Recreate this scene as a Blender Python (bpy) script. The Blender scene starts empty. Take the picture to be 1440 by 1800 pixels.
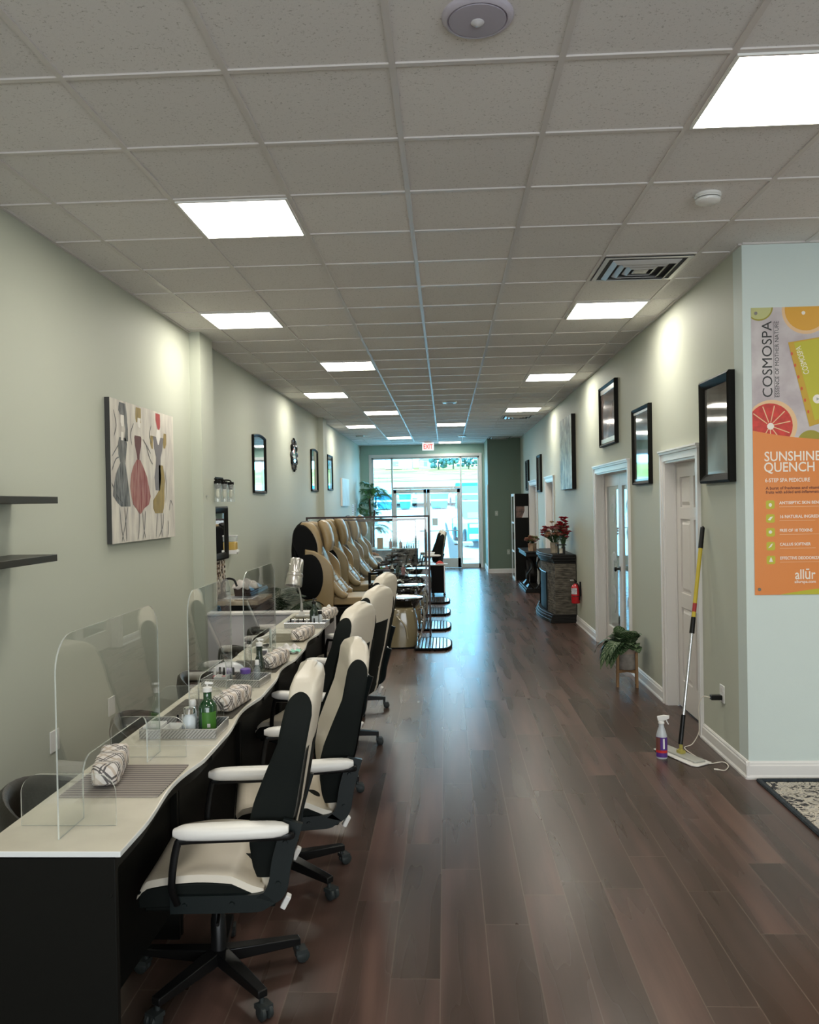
import bpy, bmesh, math, random
from mathutils import Vector, Matrix, Euler
random.seed(7)
C = bpy.context.scene.collection
PI = math.pi
R = math.radians

# ---------------------------------------------------------------- materials
MATS = {}
def mat(name, col, rough=0.5, metal=0.0, spec=0.5, bump=0.0, bscale=40.0, var=0.0, vscale=8.0, col2=None, coat=0.0, emit=0.0, trans=0.0, sheen=0.0, stretch=(1, 1, 1)):
    if name in MATS: return MATS[name]
    m = bpy.data.materials.new(name); m.use_nodes = True
    nt = m.node_tree; p = nt.nodes['Principled BSDF']
    p.inputs['Base Color'].default_value = (*col, 1)
    p.inputs['Roughness'].default_value = rough
    p.inputs['Metallic'].default_value = metal
    p.inputs['Specular IOR Level'].default_value = spec
    p.inputs['Coat Weight'].default_value = coat
    p.inputs['Coat Roughness'].default_value = 0.08
    p.inputs['Transmission Weight'].default_value = trans
    if emit:
        p.inputs['Emission Color'].default_value = (*col, 1); p.inputs['Emission Strength'].default_value = emit
    if var or bump:
        tc = nt.nodes.new('ShaderNodeTexCoord'); mp = nt.nodes.new('ShaderNodeMapping')
        mp.inputs['Scale'].default_value = stretch
        nt.links.new(tc.outputs['Object'], mp.inputs['Vector'])
    if var:
        n = nt.nodes.new('ShaderNodeTexNoise'); n.inputs['Scale'].default_value = vscale; n.inputs['Detail'].default_value = 6
        nt.links.new(mp.outputs['Vector'], n.inputs['Vector'])
        r = nt.nodes.new('ShaderNodeValToRGB')
        c2 = col2 or tuple(max(0, c * (1 - var)) for c in col)
        r.color_ramp.elements[0].position = 0.35; r.color_ramp.elements[1].position = 0.65
        r.color_ramp.elements[0].color = (*c2, 1); r.color_ramp.elements[1].color = (*col, 1)
        nt.links.new(n.outputs['Fac'], r.inputs['Fac']); nt.links.new(r.outputs['Color'], p.inputs['Base Color'])
    if bump:
        n = nt.nodes.new('ShaderNodeTexNoise'); n.inputs['Scale'].default_value = bscale; n.inputs['Detail'].default_value = 4
        nt.links.new(mp.outputs['Vector'], n.inputs['Vector'])
        b = nt.nodes.new('ShaderNodeBump'); b.inputs['Strength'].default_value = bump; b.inputs['Distance'].default_value = 0.01
        nt.links.new(n.outputs['Fac'], b.inputs['Height']); nt.links.new(b.outputs['Normal'], p.inputs['Normal'])
    MATS[name] = m
    return m

def clear_mat(name, tint=(1, 1, 1), ior=1.45, rough=0.0, haze=0.0, hazecol=(0.8, 0.85, 0.85)):
    if name in MATS: return MATS[name]
    m = bpy.data.materials.new(name); m.use_nodes = True
    nt = m.node_tree; nt.nodes.remove(nt.nodes['Principled BSDF'])
    out = [n for n in nt.nodes if n.type == 'OUTPUT_MATERIAL'][0]
    t = nt.nodes.new('ShaderNodeBsdfTransparent'); t.inputs['Color'].default_value = (*tint, 1)
    g = nt.nodes.new('ShaderNodeBsdfGlossy'); g.inputs['Roughness'].default_value = rough
    g.inputs['Color'].default_value = (1, 1, 1, 1)
    ge = nt.nodes.new('ShaderNodeNewGeometry'); dp = nt.nodes.new('ShaderNodeVectorMath'); dp.operation = 'DOT_PRODUCT'
    nt.links.new(ge.outputs['Normal'], dp.inputs[0]); nt.links.new(ge.outputs['Incoming'], dp.inputs[1])
    def mth(op, x, y=None):
        q = nt.nodes.new('ShaderNodeMath'); q.operation = op
        for i, v in enumerate((x, y)):
            if v is None: continue
            if isinstance(v, (int, float)): q.inputs[i].default_value = v
            else: nt.links.new(v, q.inputs[i])
        return q.outputs[0]
    F0 = ((ior - 1) / (ior + 1)) ** 2
    f5 = mth('POWER', mth('SUBTRACT', 1.0, mth('ABSOLUTE', dp.outputs['Value'])), 5.0)
    fo = mth('MINIMUM', mth('ADD', F0, mth('MULTIPLY', f5, 1 - F0)), 1.0)
    mx = nt.nodes.new('ShaderNodeMixShader')
    nt.links.new(fo, mx.inputs[0]); nt.links.new(t.outputs[0], mx.inputs[1]); nt.links.new(g.outputs[0], mx.inputs[2])
    last = mx
    if haze:
        d = nt.nodes.new('ShaderNodeBsdfDiffuse'); d.inputs['Color'].default_value = (*hazecol, 1)
        m2 = nt.nodes.new('ShaderNodeMixShader'); m2.inputs[0].default_value = haze
        nt.links.new(mx.outputs[0], m2.inputs[1]); nt.links.new(d.outputs[0], m2.inputs[2]); last = m2
    nt.links.new(last.outputs[0], out.inputs['Surface'])
    MATS[name] = m
    return m

class NT:
    """tiny node helper"""
    def __init__(s, m): s.nt = m.node_tree; s.p = s.nt.nodes.get('Principled BSDF')
    def n(s, t, **k):
        x = s.nt.nodes.new(t)
        for a, v in k.items():
            if a.startswith('i_'): x.inputs[a[2:].replace('_', ' ')].default_value = v
            else: setattr(x, a, v)
        return x
    def l(s, a, b): s.nt.links.new(a, b)
    def math(s, op, a, b=None):
        x = s.n('ShaderNodeMath', operation=op)
        for i, v in enumerate((a, b)):
            if v is None: continue
            if isinstance(v, (int, float)): x.inputs[i].default_value = v
            else: s.l(v, x.inputs[i])
        return x.outputs[0]

# ---------------------------------------------------------------- mesh builder
class MB:
    def __init__(s): s.b = bmesh.new(); s.mi = 0
    def _f(s, vs):
        try:
            f = s.b.faces.new(vs); f.material_index = s.mi; return f
        except ValueError: return None
    def box(s, x0, x1, y0, y1, z0, z1, M=None):
        v = [Vector((x, y, z)) for x in (x0, x1) for y in (y0, y1) for z in (z0, z1)]
        if M is not None: v = [M @ a for a in v]
        v = [s.b.verts.new(a) for a in v]
        for q in ((0, 1, 3, 2), (4, 6, 7, 5), (0, 4, 5, 1), (2, 3, 7, 6), (0, 2, 6, 4), (1, 5, 7, 3)): s._f([v[i] for i in q])
        return s
    def cbox(s, c, d, rot=(0, 0, 0)):
        M = Matrix.Translation(c) @ Euler(rot).to_matrix().to_4x4()
        return s.box(-d[0] / 2, d[0] / 2, -d[1] / 2, d[1] / 2, -d[2] / 2, d[2] / 2, M)
    def rings(s, rs, closed=True, cap=True, loop=False):
        """rs: list of rings (lists of points), same count"""
        V = [[s.b.verts.new(p) for p in r] for r in rs]
        n = len(V[0]); m = len(V)
        for i in range(m if loop else m - 1):
            a, b = V[i], V[(i + 1) % m]
            for j in range(n if closed else n - 1):
                s._f([a[j], a[(j + 1) % n], b[(j + 1) % n], b[j]])
        if cap and closed and not loop:
            s._f(list(reversed(V[0]))); s._f(V[-1])
        return s
    def tube(s, pts, r, seg=8, cap=True, loop=False, flat=1.0, up=None):
        pts = [Vector(p) for p in pts]
        if not isinstance(r, (list, tuple)): r = [r] * len(pts)
        rs = []; prev = None; n = len(pts)
        for i, p in enumerate(pts):
            if loop: t = pts[(i + 1) % n] - pts[i - 1]
            else: t = pts[min(i + 1, n - 1)] - pts[max(i - 1, 0)]
            t.normalize()
            if prev is None:
                u = Vector(up) if up else (Vector((0, 0, 1)) if abs(t.z) < 0.9 else Vector((1, 0, 0)))
                u = (u - t * u.dot(t)).normalized()
            else:
                u = (prev - t * prev.dot(t)).normalized()
            prev = u; w = t.cross(u)
            rs.append([p + (u * math.cos(2 * PI * k / seg) + w * flat * math.sin(2 * PI * k / seg)) * r[i] for k in range(seg)])
        return s.rings(rs, cap=cap, loop=loop)
    def cyl(s, p0, p1, r0, r1=None, seg=16): return s.tube([p0, p1], [r0, r0 if r1 is None else r1], seg)
    def lathe(s, prof, c=(0, 0, 0), seg=24, sx=1, sy=1, M=None):
        rs = []
        for r, z in prof:
            ring = [Vector((c[0] + r * sx * math.cos(2 * PI * k / seg), c[1] + r * sy * math.sin(2 * PI * k / seg), c[2] + z)) for k in range(seg)]
            if M is not None: ring = [M @ q for q in ring]
            rs.append(ring)
        return s.rings(rs)
    def ball(s, c, r, seg=12, n=8, M=None):
        r = (r, r, r) if isinstance(r, (int, float)) else r
        rs = []
        for i in range(n + 1):
            a = -PI / 2 + PI * i / n; ca = max(math.cos(a), 0.02)
            ring = [Vector((r[0] * ca * math.cos(2 * PI * k / seg), r[1] * ca * math.sin(2 * PI * k / seg), r[2] * math.sin(a))) for k in range(seg)]
            if M is not None: ring = [M @ q for q in ring]
            rs.append([q + Vector(c) for q in ring])
        return s.rings(rs)
    def prism(s, poly, ax, a0, a1):
        """poly 2d points; ax = axis of extrusion; for x: (y,z) y: (x,z) z: (x,y)"""
        def P(p, a): return {'x': (a, p[0], p[1]), 'y': (p[0], a, p[1]), 'z': (p[0], p[1], a)}[ax]
        return s.rings([[P(p, a0) for p in poly], [P(p, a1) for p in poly]])
    def grid(s, fn, nu, nv):
        V = [[s.b.verts.new(fn(i / nu, j / nv)) for j in range(nv + 1)] for i in range(nu + 1)]
        for i in range(nu):
            for j in range(nv): s._f([V[i][j], V[i + 1][j], V[i + 1][j + 1], V[i][j + 1]])
        return s
    def xf(s, M): bmesh.ops.transform(s.b, matrix=M, verts=s.b.verts); return s
    def build(s, name, mats, parent=None, smooth=40, bevel=0.0, bseg=2, solid=0.0, sub=0, loc=None, tri=False):
        bmesh.ops.recalc_face_normals(s.b, faces=s.b.faces)
        me = bpy.data.meshes.new(name); s.b.to_mesh(me); s.b.free()
        for m in (mats if isinstance(mats, (list, tuple)) else [mats]): me.materials.append(m)
        if smooth:
            me.shade_smooth(); me.set_sharp_from_angle(angle=R(smooth))
        o = bpy.data.objects.new(name, me); C.objects.link(o)
        if parent is not None: o.parent = parent
        if loc: o.location = loc
        if solid:
            md = o.modifiers.new('s', 'SOLIDIFY'); md.thickness = solid; md.offset = 0
        if sub:
            md = o.modifiers.new('u', 'SUBSURF'); md.levels = sub; md.render_levels = sub
        if bevel:
            md = o.modifiers.new('b', 'BEVEL'); md.width = bevel; md.segments = bseg; md.limit_method = 'ANGLE'; md.angle_limit = R(35)
            md.harden_normals = False
        return o

def thing(name, label, cat, loc=(0, 0, 0), rz=0.0, group=None):
    o = bpy.data.objects.new(name, None); C.objects.link(o)
    o.location = loc; o.rotation_euler = (0, 0, rz); o.empty_display_size = 0.1
    o['label'] = label; o['category'] = cat
    if group: o['group'] = group
    return o
def tag(o, label, cat, group=None, kind=None):
    o['label'] = label; o['category'] = cat
    if group: o['group'] = group
    if kind: o['kind'] = kind
    return o
def struct(o, label=None):
    o['kind'] = 'structure'
    if label: o['label'] = label
    return o
def kids(o): return [c for c in bpy.data.objects if c.parent == o]
def dup(root, loc=None, rz=None, label=None, group=None, scale=None):
    def cp(o, par):
        c = o.copy(); C.objects.link(c)
        if par is not None: c.parent = par
        for ch in kids(o):
            cp(ch, c)
        return c
    r = cp(root, None)
    if loc is not None: r.location = loc
    if rz is not None: r.rotation_euler = (0, 0, rz)
    if label: r['label'] = label
    if group: r['group'] = group
    if scale: r.scale = (scale,) * 3
    return r
def rrect(x0, x1, z0, z1, r, n=6, corners=(1, 1, 1, 1)):
    """rounded rectangle polygon, corners order: bl, br, tr, tl"""
    P = []
    for (cx, cz, a0, on) in ((x0 + r, z0 + r, PI, corners[0]), (x1 - r, z0 + r, 1.5 * PI, corners[1]), (x1 - r, z1 - r, 0, corners[2]), (x0 + r, z1 - r, .5 * PI, corners[3])):
        if on:
            for k in range(n + 1):
                a = a0 + .5 * PI * k / n; P.append((cx + r * math.cos(a), cz + r * math.sin(a)))
        else:
            P.append((x0 if cx < (x0 + x1) / 2 else x1, z0 if cz < (z0 + z1) / 2 else z1))
    return P
def bez(p, n=12):
    """catmull-rom through points"""
    p = [Vector(q) for q in p]; P = [p[0] * 2 - p[1]] + p + [p[-1] * 2 - p[-2]]; out = []
    for i in range(1, len(P) - 2):
        for k in range(n):
            t = k / n; a, b, c, d = P[i - 1:i + 3]
            out.append(0.5 * ((2 * b) + (c - a) * t + (2 * a - 5 * b + 4 * c - d) * t * t + (3 * b - a - 3 * c + d) * t ** 3))
    out.append(p[-1]); return out
def text_mesh(name, body, size, m, parent, M, align='LEFT', width=None, spacing=1.0, extrude=0.0004, bold=0.0):
    cu = bpy.data.curves.new(name, 'FONT'); cu.body = body; cu.size = size; cu.align_x = align; cu.extrude = extrude
    cu.space_character = spacing; cu.offset = bold; cu.resolution_u = 3
    t = bpy.data.objects.new(name + '_c', cu); C.objects.link(t)
    bpy.context.view_layer.update()
    dg = bpy.context.evaluated_depsgraph_get()
    me = bpy.data.meshes.new_from_object(t.evaluated_get(dg)); me.name = name
    bpy.data.objects.remove(t)
    if width and len(me.vertices):
        xs = [v.co.x for v in me.vertices]; w = max(xs) - min(xs)
        me.transform(Matrix.Scale(width / w, 4, (1, 0, 0)))
    me.transform(M); me.materials.clear(); me.materials.append(m)
    o = bpy.data.objects.new(name, me); C.objects.link(o); o.parent = parent
    return o
SKY, BACKL, EXPO, PANEL = 8.0, 170.0, 0.62, 16.0
# ================================================================ SETTING
XL, XR, ZC, YE, YF = -2.3, 1.88, 3.36, 22.4, 5.27
GX, GY, S = -0.165, 2.993, 0.61

def floor_mat():
    m = mat('plank_floor', (0.1, 0.06, 0.045), rough=0.33, spec=0.24)
    h = NT(m); tc = h.n('ShaderNodeTexCoord'); sx = h.n('ShaderNodeSeparateXYZ'); h.l(tc.outputs['Object'], sx.inputs[0])
    W, L = 0.185, 1.22
    xs = h.math('DIVIDE', h.math('ADD', sx.outputs[0], 20.03), W); row = h.math('FLOOR', xs); fx = h.math('FRACT', xs)
    wn = h.n('ShaderNodeTexWhiteNoise', noise_dimensions='1D'); h.l(row, wn.inputs['W'])
    ys = h.math('ADD', h.math('DIVIDE', h.math('ADD', sx.outputs[1], 40.0), L), wn.outputs['Value'])
    idn = h.math('FLOOR', ys); fy = h.math('FRACT', ys)
    w2 = h.n('ShaderNodeTexWhiteNoise', noise_dimensions='2D'); cb = h.n('ShaderNodeCombineXYZ'); h.l(row, cb.inputs[0]); h.l(idn, cb.inputs[1]); h.l(cb.outputs[0], w2.inputs['Vector'])
    # grain
    cg = h.n('ShaderNodeCombineXYZ'); h.l(h.math('MULTIPLY', sx.outputs[0], 11.0), cg.inputs[0]); h.l(h.math('MULTIPLY', sx.outputs[1], 0.9), cg.inputs[1]); h.l(h.math('MULTIPLY', w2.outputs['Value'], 40.0), cg.inputs[2])
    ns = h.n('ShaderNodeTexNoise'); ns.inputs['Scale'].default_value = 1.0; ns.inputs['Detail'].default_value = 1.0; ns.inputs['Roughness'].default_value = .4; h.l(cg.outputs[0], ns.inputs['Vector'])
    cg2 = h.n('ShaderNodeCombineXYZ'); h.l(h.math('MULTIPLY', sx.outputs[0], 130.0), cg2.inputs[0]); h.l(h.math('MULTIPLY', sx.outputs[1], 5.0), cg2.inputs[1]); h.l(w2.outputs['Value'], cg2.inputs[2])
    nf = h.n('ShaderNodeTexNoise'); nf.inputs['Scale'].default_value = 1.0; nf.inputs['Detail'].default_value = 3; h.l(cg2.outputs[0], nf.inputs['Vector'])
    r = h.n('ShaderNodeValToRGB'); r.color_ramp.interpolation = 'B_SPLINE'; e = r.color_ramp.elements
    e[0].position = 0.15; e[0].color = (0.036, 0.024, 0.018, 1)
    e[1].position = 0.80; e[1].color = (0.165, 0.100, 0.076, 1)
    x = e.new(0.44); x.color = (0.066, 0.042, 0.033, 1)
    x = e.new(0.60); x.color = (0.108, 0.060, 0.050, 1)
    f = h.math('ADD', h.math('MULTIPLY', ns.outputs['Fac'], 0.62), h.math('ADD', h.math('MULTIPLY', w2.outputs['Value'], 0.24), h.math('MULTIPLY', nf.outputs['Fac'], 0.09)))
    h.l(h.math('SUBTRACT', f, 0.015), r.inputs['Fac'])
    # seams
    dx = h.math('MINIMUM', fx, h.math('SUBTRACT', 1.0, fx)); dy = h.math('MINIMUM', fy, h.math('SUBTRACT', 1.0, fy))
    sxm = h.math('LESS_THAN', dx, 0.012); sym = h.math('LESS_THAN', dy, 0.0018); seam = h.math('MAXIMUM', sxm, sym)
    mx = h.n('ShaderNodeMix', data_type='RGBA'); h.l(seam, mx.inputs['Factor']); h.l(r.outputs[0], mx.inputs[6]); mx.inputs[7].default_value = (0.13, 0.095, 0.075, 1)
    mul = h.n('ShaderNodeMix', data_type='RGBA'); mul.inputs['Factor'].default_value = 0.8
    h.l(r.outputs[0], mul.inputs[6]); h.l(mx.outputs[2], mul.inputs[7]); h.l(mul.outputs[2], h.p.inputs['Base Color'])
    bp = h.n('ShaderNodeBump'); bp.inputs['Strength'].default_value = 0.10; bp.inputs['Distance'].default_value = 0.003
    hh = h.math('SUBTRACT', h.math('MULTIPLY', nf.outputs['Fac'], 0.15), h.math('MULTIPLY', seam, 0.6)); h.l(hh, bp.inputs['Height']); h.l(bp.outputs[0], h.p.inputs['Normal'])
    rr = h.math('ADD', 0.24, h.math('MULTIPLY', ns.outputs['Fac'], 0.08)); h.l(rr, h.p.inputs['Roughness'])
    return m
M_floor = floor_mat()
SAGE = (0.50, 0.52, 0.44)
M_wall = mat('sage_wall_paint', SAGE, rough=0.62, spec=0.3, bump=0.06, bscale=220)
M_wallf = mat('sage_wall_in_daylight', (0.62, 0.70, 0.675), rough=0.6, spec=0.3, bump=0.06, bscale=220)  # sage wall lightened and cooled: daylight on it is put into the colour
M_walle = mat('sage_wall_teal_cast', (0.36, 0.52, 0.46), rough=0.62, spec=0.3, bump=0.06, bscale=220)  # same sage paint, with the teal cast of the window end in its colour
M_walld = mat('sage_wall_in_shade', (0.17, 0.22, 0.175), rough=0.62, spec=0.3, bump=0.06, bscale=220)  # same sage paint; the shade on the jut wall is painted in as darker tone
M_trim = mat('white_trim_paint', (0.74, 0.72, 0.70), rough=0.35)
M_white = mat('white_plastic', (0.80, 0.79, 0.77), rough=0.35)
M_black = mat('black_wood', (0.007, 0.007, 0.006), rough=0.5, spec=0.1)
M_blackm = mat('black_metal', (0.006, 0.006, 0.006), rough=0.32, spec=0.25)
M_chrome = mat('chrome', (0.75, 0.75, 0.76), rough=0.12, metal=1.0)
M_steel = mat('brushed_steel', (0.55, 0.55, 0.54), rough=0.32, metal=1.0)
M_darkg = mat('dark_grey', (0.04, 0.04, 0.04), rough=0.5)
M_acr = clear_mat('clear_acrylic', tint=(0.955, 0.965, 0.96), ior=1.55)
M_acre = mat('acrylic_edge', (0.72, 0.76, 0.72), rough=0.15, trans=0.5)
M_glass = clear_mat('window_glass', tint=(0.93, 0.98, 0.975), ior=1.45)

# floor
b = MB(); b.box(XL - .2, 6.2, -4.2, YE + .1, -0.1, 0.0); struct(b.build('floor', M_floor))
# ceiling tiles
def ceil_mat():
    m = mat('ceiling_tile', (0.55, 0.53, 0.50), rough=0.9, spec=0.15); h = NT(m)
    tc = h.n('ShaderNodeTexCoord'); n = h.n('ShaderNodeTexNoise'); n.inputs['Scale'].default_value = 90; n.inputs['Detail'].default_value = 4; n.inputs['Roughness'].default_value = .7
    h.l(tc.outputs['Object'], n.inputs['Vector'])
    r = h.n('ShaderNodeValToRGB'); r.color_ramp.elements[0].position = .30; r.color_ramp.elements[0].color = (.40, .375, .35, 1); r.color_ramp.elements[1].position = .42; r.color_ramp.elements[1].color = (.76, .73, .715, 1)
    h.l(n.outputs['Fac'], r.inputs['Fac'])
    sx = h.n('ShaderNodeSeparateXYZ'); h.l(tc.outputs['Object'], sx.inputs[0])
    cx = h.math('FLOOR', h.math('DIVIDE', h.math('SUBTRACT', sx.outputs[0], GX), S)); cy = h.math('FLOOR', h.math('DIVIDE', h.math('SUBTRACT', sx.outputs[1], GY), S))
    cb = h.n('ShaderNodeCombineXYZ'); h.l(cx, cb.inputs[0]); h.l(cy, cb.inputs[1]); w = h.n('ShaderNodeTexWhiteNoise', noise_dimensions='2D'); h.l(cb.outputs[0], w.inputs['Vector'])
    hv = h.n('ShaderNodeHueSaturation'); h.l(r.outputs[0], hv.inputs['Color']); h.l(h.math('ADD', 0.93, h.math('MULTIPLY', w.outputs['Value'], 0.12)), hv.inputs['Value'])
    h.l(hv.outputs[0], h.p.inputs['Base Color'])
    bp = h.n('ShaderNodeBump'); bp.inputs['Strength'].default_value = .25; bp.inputs['Distance'].default_value = .004; h.l(n.outputs['Fac'], bp.inputs['Height']); h.l(bp.outputs[0], h.p.inputs['Normal'])
    return m
b = MB(); b.box(XL - .2, 6.2, -4.2, YE + .1, ZC, ZC + .15); struct(b.build('ceiling', ceil_mat()))
M_tbar = mat('ceiling_tee_white', (0.66, 0.62, 0.60), rough=0.42)
b = MB()
k = -4
xs = [GX + S * i for i in range(-3, 11)]
for x in xs:
    y1 = YE if x < 1.0 else (20.6 if x < XR else YF)
    if x < XR or x < 6: b.box(x - .012, x + .012, -4.0, y1, ZC - .007, ZC + .01)
j = -11
while GY + S * j < YE:
    y = GY + S * j
    x1 = 6.0 if y < YF else (XR if y < 20.6 else 1.06)
    b.box(XL, x1, y - .012, y + .012, ZC - .0068, ZC + .01); j += 1
# wall angle at the edges
b.box(XL, XL + .02, -4, YE, ZC - .009, ZC); b.box(XR - .02, XR, YF, 20.6, ZC - .009, ZC); b.box(XR, 6, YF - .02, YF, ZC - .009, ZC)
struct(b.build('trim_1', M_tbar, smooth=0))

# walls
b = MB(); b.box(XL - .2, XL, -4.2, YE + .1, 0, ZC); struct(b.build('wall_left', M_wall))
DOORS = [(6.24, 7.16, 2.09), (8.56, 10.36, 2.10), (14.4, 15.45, 2.13), (17.0, 18.4, 2.13)]
b = MB(); y = YF + .16
WT = .16
for (a, c, hh) in DOORS:
    b.box(XR, XR + WT, y, a, 0, ZC); b.box(XR, XR + WT, a, c, hh, ZC); y = c
b.box(XR, XR + WT, y, 20.6, 0, ZC)
struct(b.build('wall_right', M_wall, smooth=0))
b = MB(); b.box(XR, 6.2, YF, YF + .16, 0, ZC); struct(b.build('wall_front_right', M_wallf, smooth=0))
b = MB(); b.box(6.0, 6.2, -4.2, YF, 0, ZC); struct(b.build('wall_reception', M_wallf, smooth=0))
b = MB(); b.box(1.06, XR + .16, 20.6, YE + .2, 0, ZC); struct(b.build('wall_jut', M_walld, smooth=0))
# end wall around the storefront opening
WX0, WX1, WZ1 = -2.0, 0.93, 3.03
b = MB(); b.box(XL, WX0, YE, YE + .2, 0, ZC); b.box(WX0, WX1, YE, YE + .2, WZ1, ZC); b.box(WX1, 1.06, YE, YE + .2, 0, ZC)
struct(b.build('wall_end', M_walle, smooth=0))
b = MB(); b.box(XL - .2, 6.2, -4.2, -4.0, 0, ZC)
struct(b.build('wall_back', M_wall, smooth=0))
# pilasters on left wall
for n, (y0, y1) in enumerate(((7.40, 7.80), (14.9, 15.35))):
    b = MB(); b.box(XL, XL + .10, y0, y1, 0, ZC); struct(b.build('wall_pilaster_%d' % (n + 1), M_wall, smooth=0))
# storefront casing (trim) and window / door
M_al = mat('white_aluminium', (0.62, 0.66, 0.66), rough=0.35)
b = MB()
b.box(WX0 - .07, WX0, YE - .02, YE + .02, 0, WZ1 + .08); b.box(WX1, WX1 + .07, YE - .02, YE + .02, 0, WZ1 + .08); b.box(WX0, WX1, YE - .02, YE + .02, WZ1, WZ1 + .08)
struct(b.build('trim_2', M_trim, bevel=.006))
def bars(b, L, y0, y1):
    for x0, x1, z0, z1 in L: b.box(x0, x1, y0, y1, z0, z1)
b = MB(); y0, y1 = YE + .03, YE + .12
bars(b, [(WX0, WX0 + .05, 0, WZ1), (WX1 - .05, WX1, 0, WZ1), (WX0, WX1, WZ1 - .05, WZ1), (WX0, -1.47, 0.0, .12), (.45, WX1, 0, .12),
         (-1.47, -1.42, 0, WZ1), (.40, .45, 0, WZ1), (-1.42, .40, 2.16, 2.22)], y0, y1)
wf = struct(b.build('window_1', M_al, bevel=.004))
b = MB(); b.box(WX0 + .04, -1.46, YE + .07, YE + .078, .1, WZ1 - .04); b.build('window_pane', M_glass, wf, smooth=0)
b = MB(); b.box(.44, WX1 - .04, YE + .07, YE + .078, .1, WZ1 - .04); b.build('window_pane', M_glass, wf, smooth=0)
b = MB(); b.box(-1.43, .41, YE + .07, YE + .078, 2.2, WZ1 - .04); b.build('window_pane', M_glass, wf, smooth=0)
for n, (x0, x1, hs) in enumerate(((-1.418, -.512, 1), (-.508, .398, -1))):
    b = MB(); bars(b, [(x0, x0 + .085, .01, 2.155), (x1 - .085, x1, .01, 2.155), (x0, x1, 2.05, 2.155), (x0, x1, .01, .27)], YE + .045, YE + .09)
    d = struct(b.build('door_%d' % (n + 1), M_al, bevel=.004))
    b = MB(); b.box(x0 + .08, x1 - .08, YE + .065, YE + .072, .25, 2.06); b.build('door_pane', M_glass, d, smooth=0)
    b = MB(); b.tube([(x0 + .05, YE - .02, 1.02), (x1 - .05, YE - .02, 1.02)], .013); b.cyl((x0 + .05, YE - .02, 1.02), (x0 + .05, YE + .05, 1.02), .012); b.cyl((x1 - .05, YE - .02, 1.02), (x1 - .05, YE + .05, 1.02), .012)
    b.build('push_bar', M_al, d)
    xc = x0 + .35 if n == 0 else x1 - .35
    b = MB(); b.cbox((xc, YE + .01, 2.10), (.26, .06, .06)); b.tube([(xc, YE - .02, 2.13), (xc + .12, YE - .12, 2.15), (xc + .2, YE + .02, 2.19)], .008)
    b.build('door_closer', M_al, d, bevel=.004)
# sticker on right door pane
dd = bpy.data.objects['door_2']
b = MB(); b.box(-.37, -.22, YE + .058, YE + .0595, 1.16, 1.36); b.build('door_notice', mat('notice_paper', (.75, .85, .85), rough=.5), dd, smooth=0)

# baseboards
def bboard(name, p0, p1, nrm):
    """p0->p1 along wall on the floor, nrm = direction out of the wall"""
    p0, p1, n = Vector((*p0, 0)), Vector((*p1, 0)), Vector((*nrm, 0))
    prof = [(0, 0), (.026, 0), (.026, .012), (.018, .026), (.018, .030), (.016, .082), (.011, .090), (.011, .098), (.005, .108), (0, .11)]
    b = MB(); b.rings([[p0 + n * a + Vector((0, 0, z)) for a, z in prof], [p1 + n * a + Vector((0, 0, z)) for a, z in prof]])
    return struct(b.build(name, M_trim, smooth=25))
CW = .075
ys = [YF - .02] + [v for a, c, h in DOORS for v in (a - CW, c + CW)] + [20.6]
k = 1
for i in range(0, len(ys), 2):
    bboard('baseboard_right_%d' % k, (XR, ys[i]), (XR, ys[i + 1]), (-1, 0)); k += 1
bboard('baseboard_front', (XR - .02, YF), (6.0, YF), (0, -1))
bboard('baseboard_left_1', (XL, -4), (XL, 7.4), (1, 0)); bboard('baseboard_left_2', (XL, 7.8), (XL, 14.9), (1, 0)); bboard('baseboard_left_3', (XL, 15.35), (XL, YE), (1, 0))
bboard('baseboard_jut', (1.06, 20.6), (XR, 20.6), (0, -1))

# door casings, reveals and leaves on the right wall
M_door = mat('white_door_paint', (0.70, 0.675, 0.65), rough=0.4)
def casing(n, a, c, hh):
    b = MB(); x = XR
    def leg(y0, y1, z0, z1):
        b.box(x - .018, x, y0, y1, z0, z1)
    leg(a - CW, a, 0, hh + .054); leg(c, c + CW, 0, hh + .054); leg(a + .0005, c - .0005, hh, hh + .054)
    b.box(x - .026, x, a - CW - .0015, a - CW + .02, 0, hh + .0545); b.box(x - .026, x, c + CW - .02, c + CW + .0015, 0, hh + .0545)
    b.box(x - .03, x, a - CW - .008, c + CW + .008, hh + .055, hh + .075); b.box(x - .04, x, a - CW - .014, c + CW + .014, hh + .075, hh + .09)
    # jambs
    b.box(x - .005, x + WT, a + .0007, a + .018, 0, hh - .0005); b.box(x - .005, x + WT, c - .018, c - .0007, 0, hh - .0005); b.box(x - .005, x + WT, a + .018, c - .018, hh - .018, hh)
    b.box(x + .075, x + .088, a + .018, a + .03, 0, hh - .018); b.box(x + .075, x + .088, c - .03, c - .018, 0, hh - .018)
    return struct(b.build('trim_%d' % n, M_trim, smooth=0))
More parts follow.
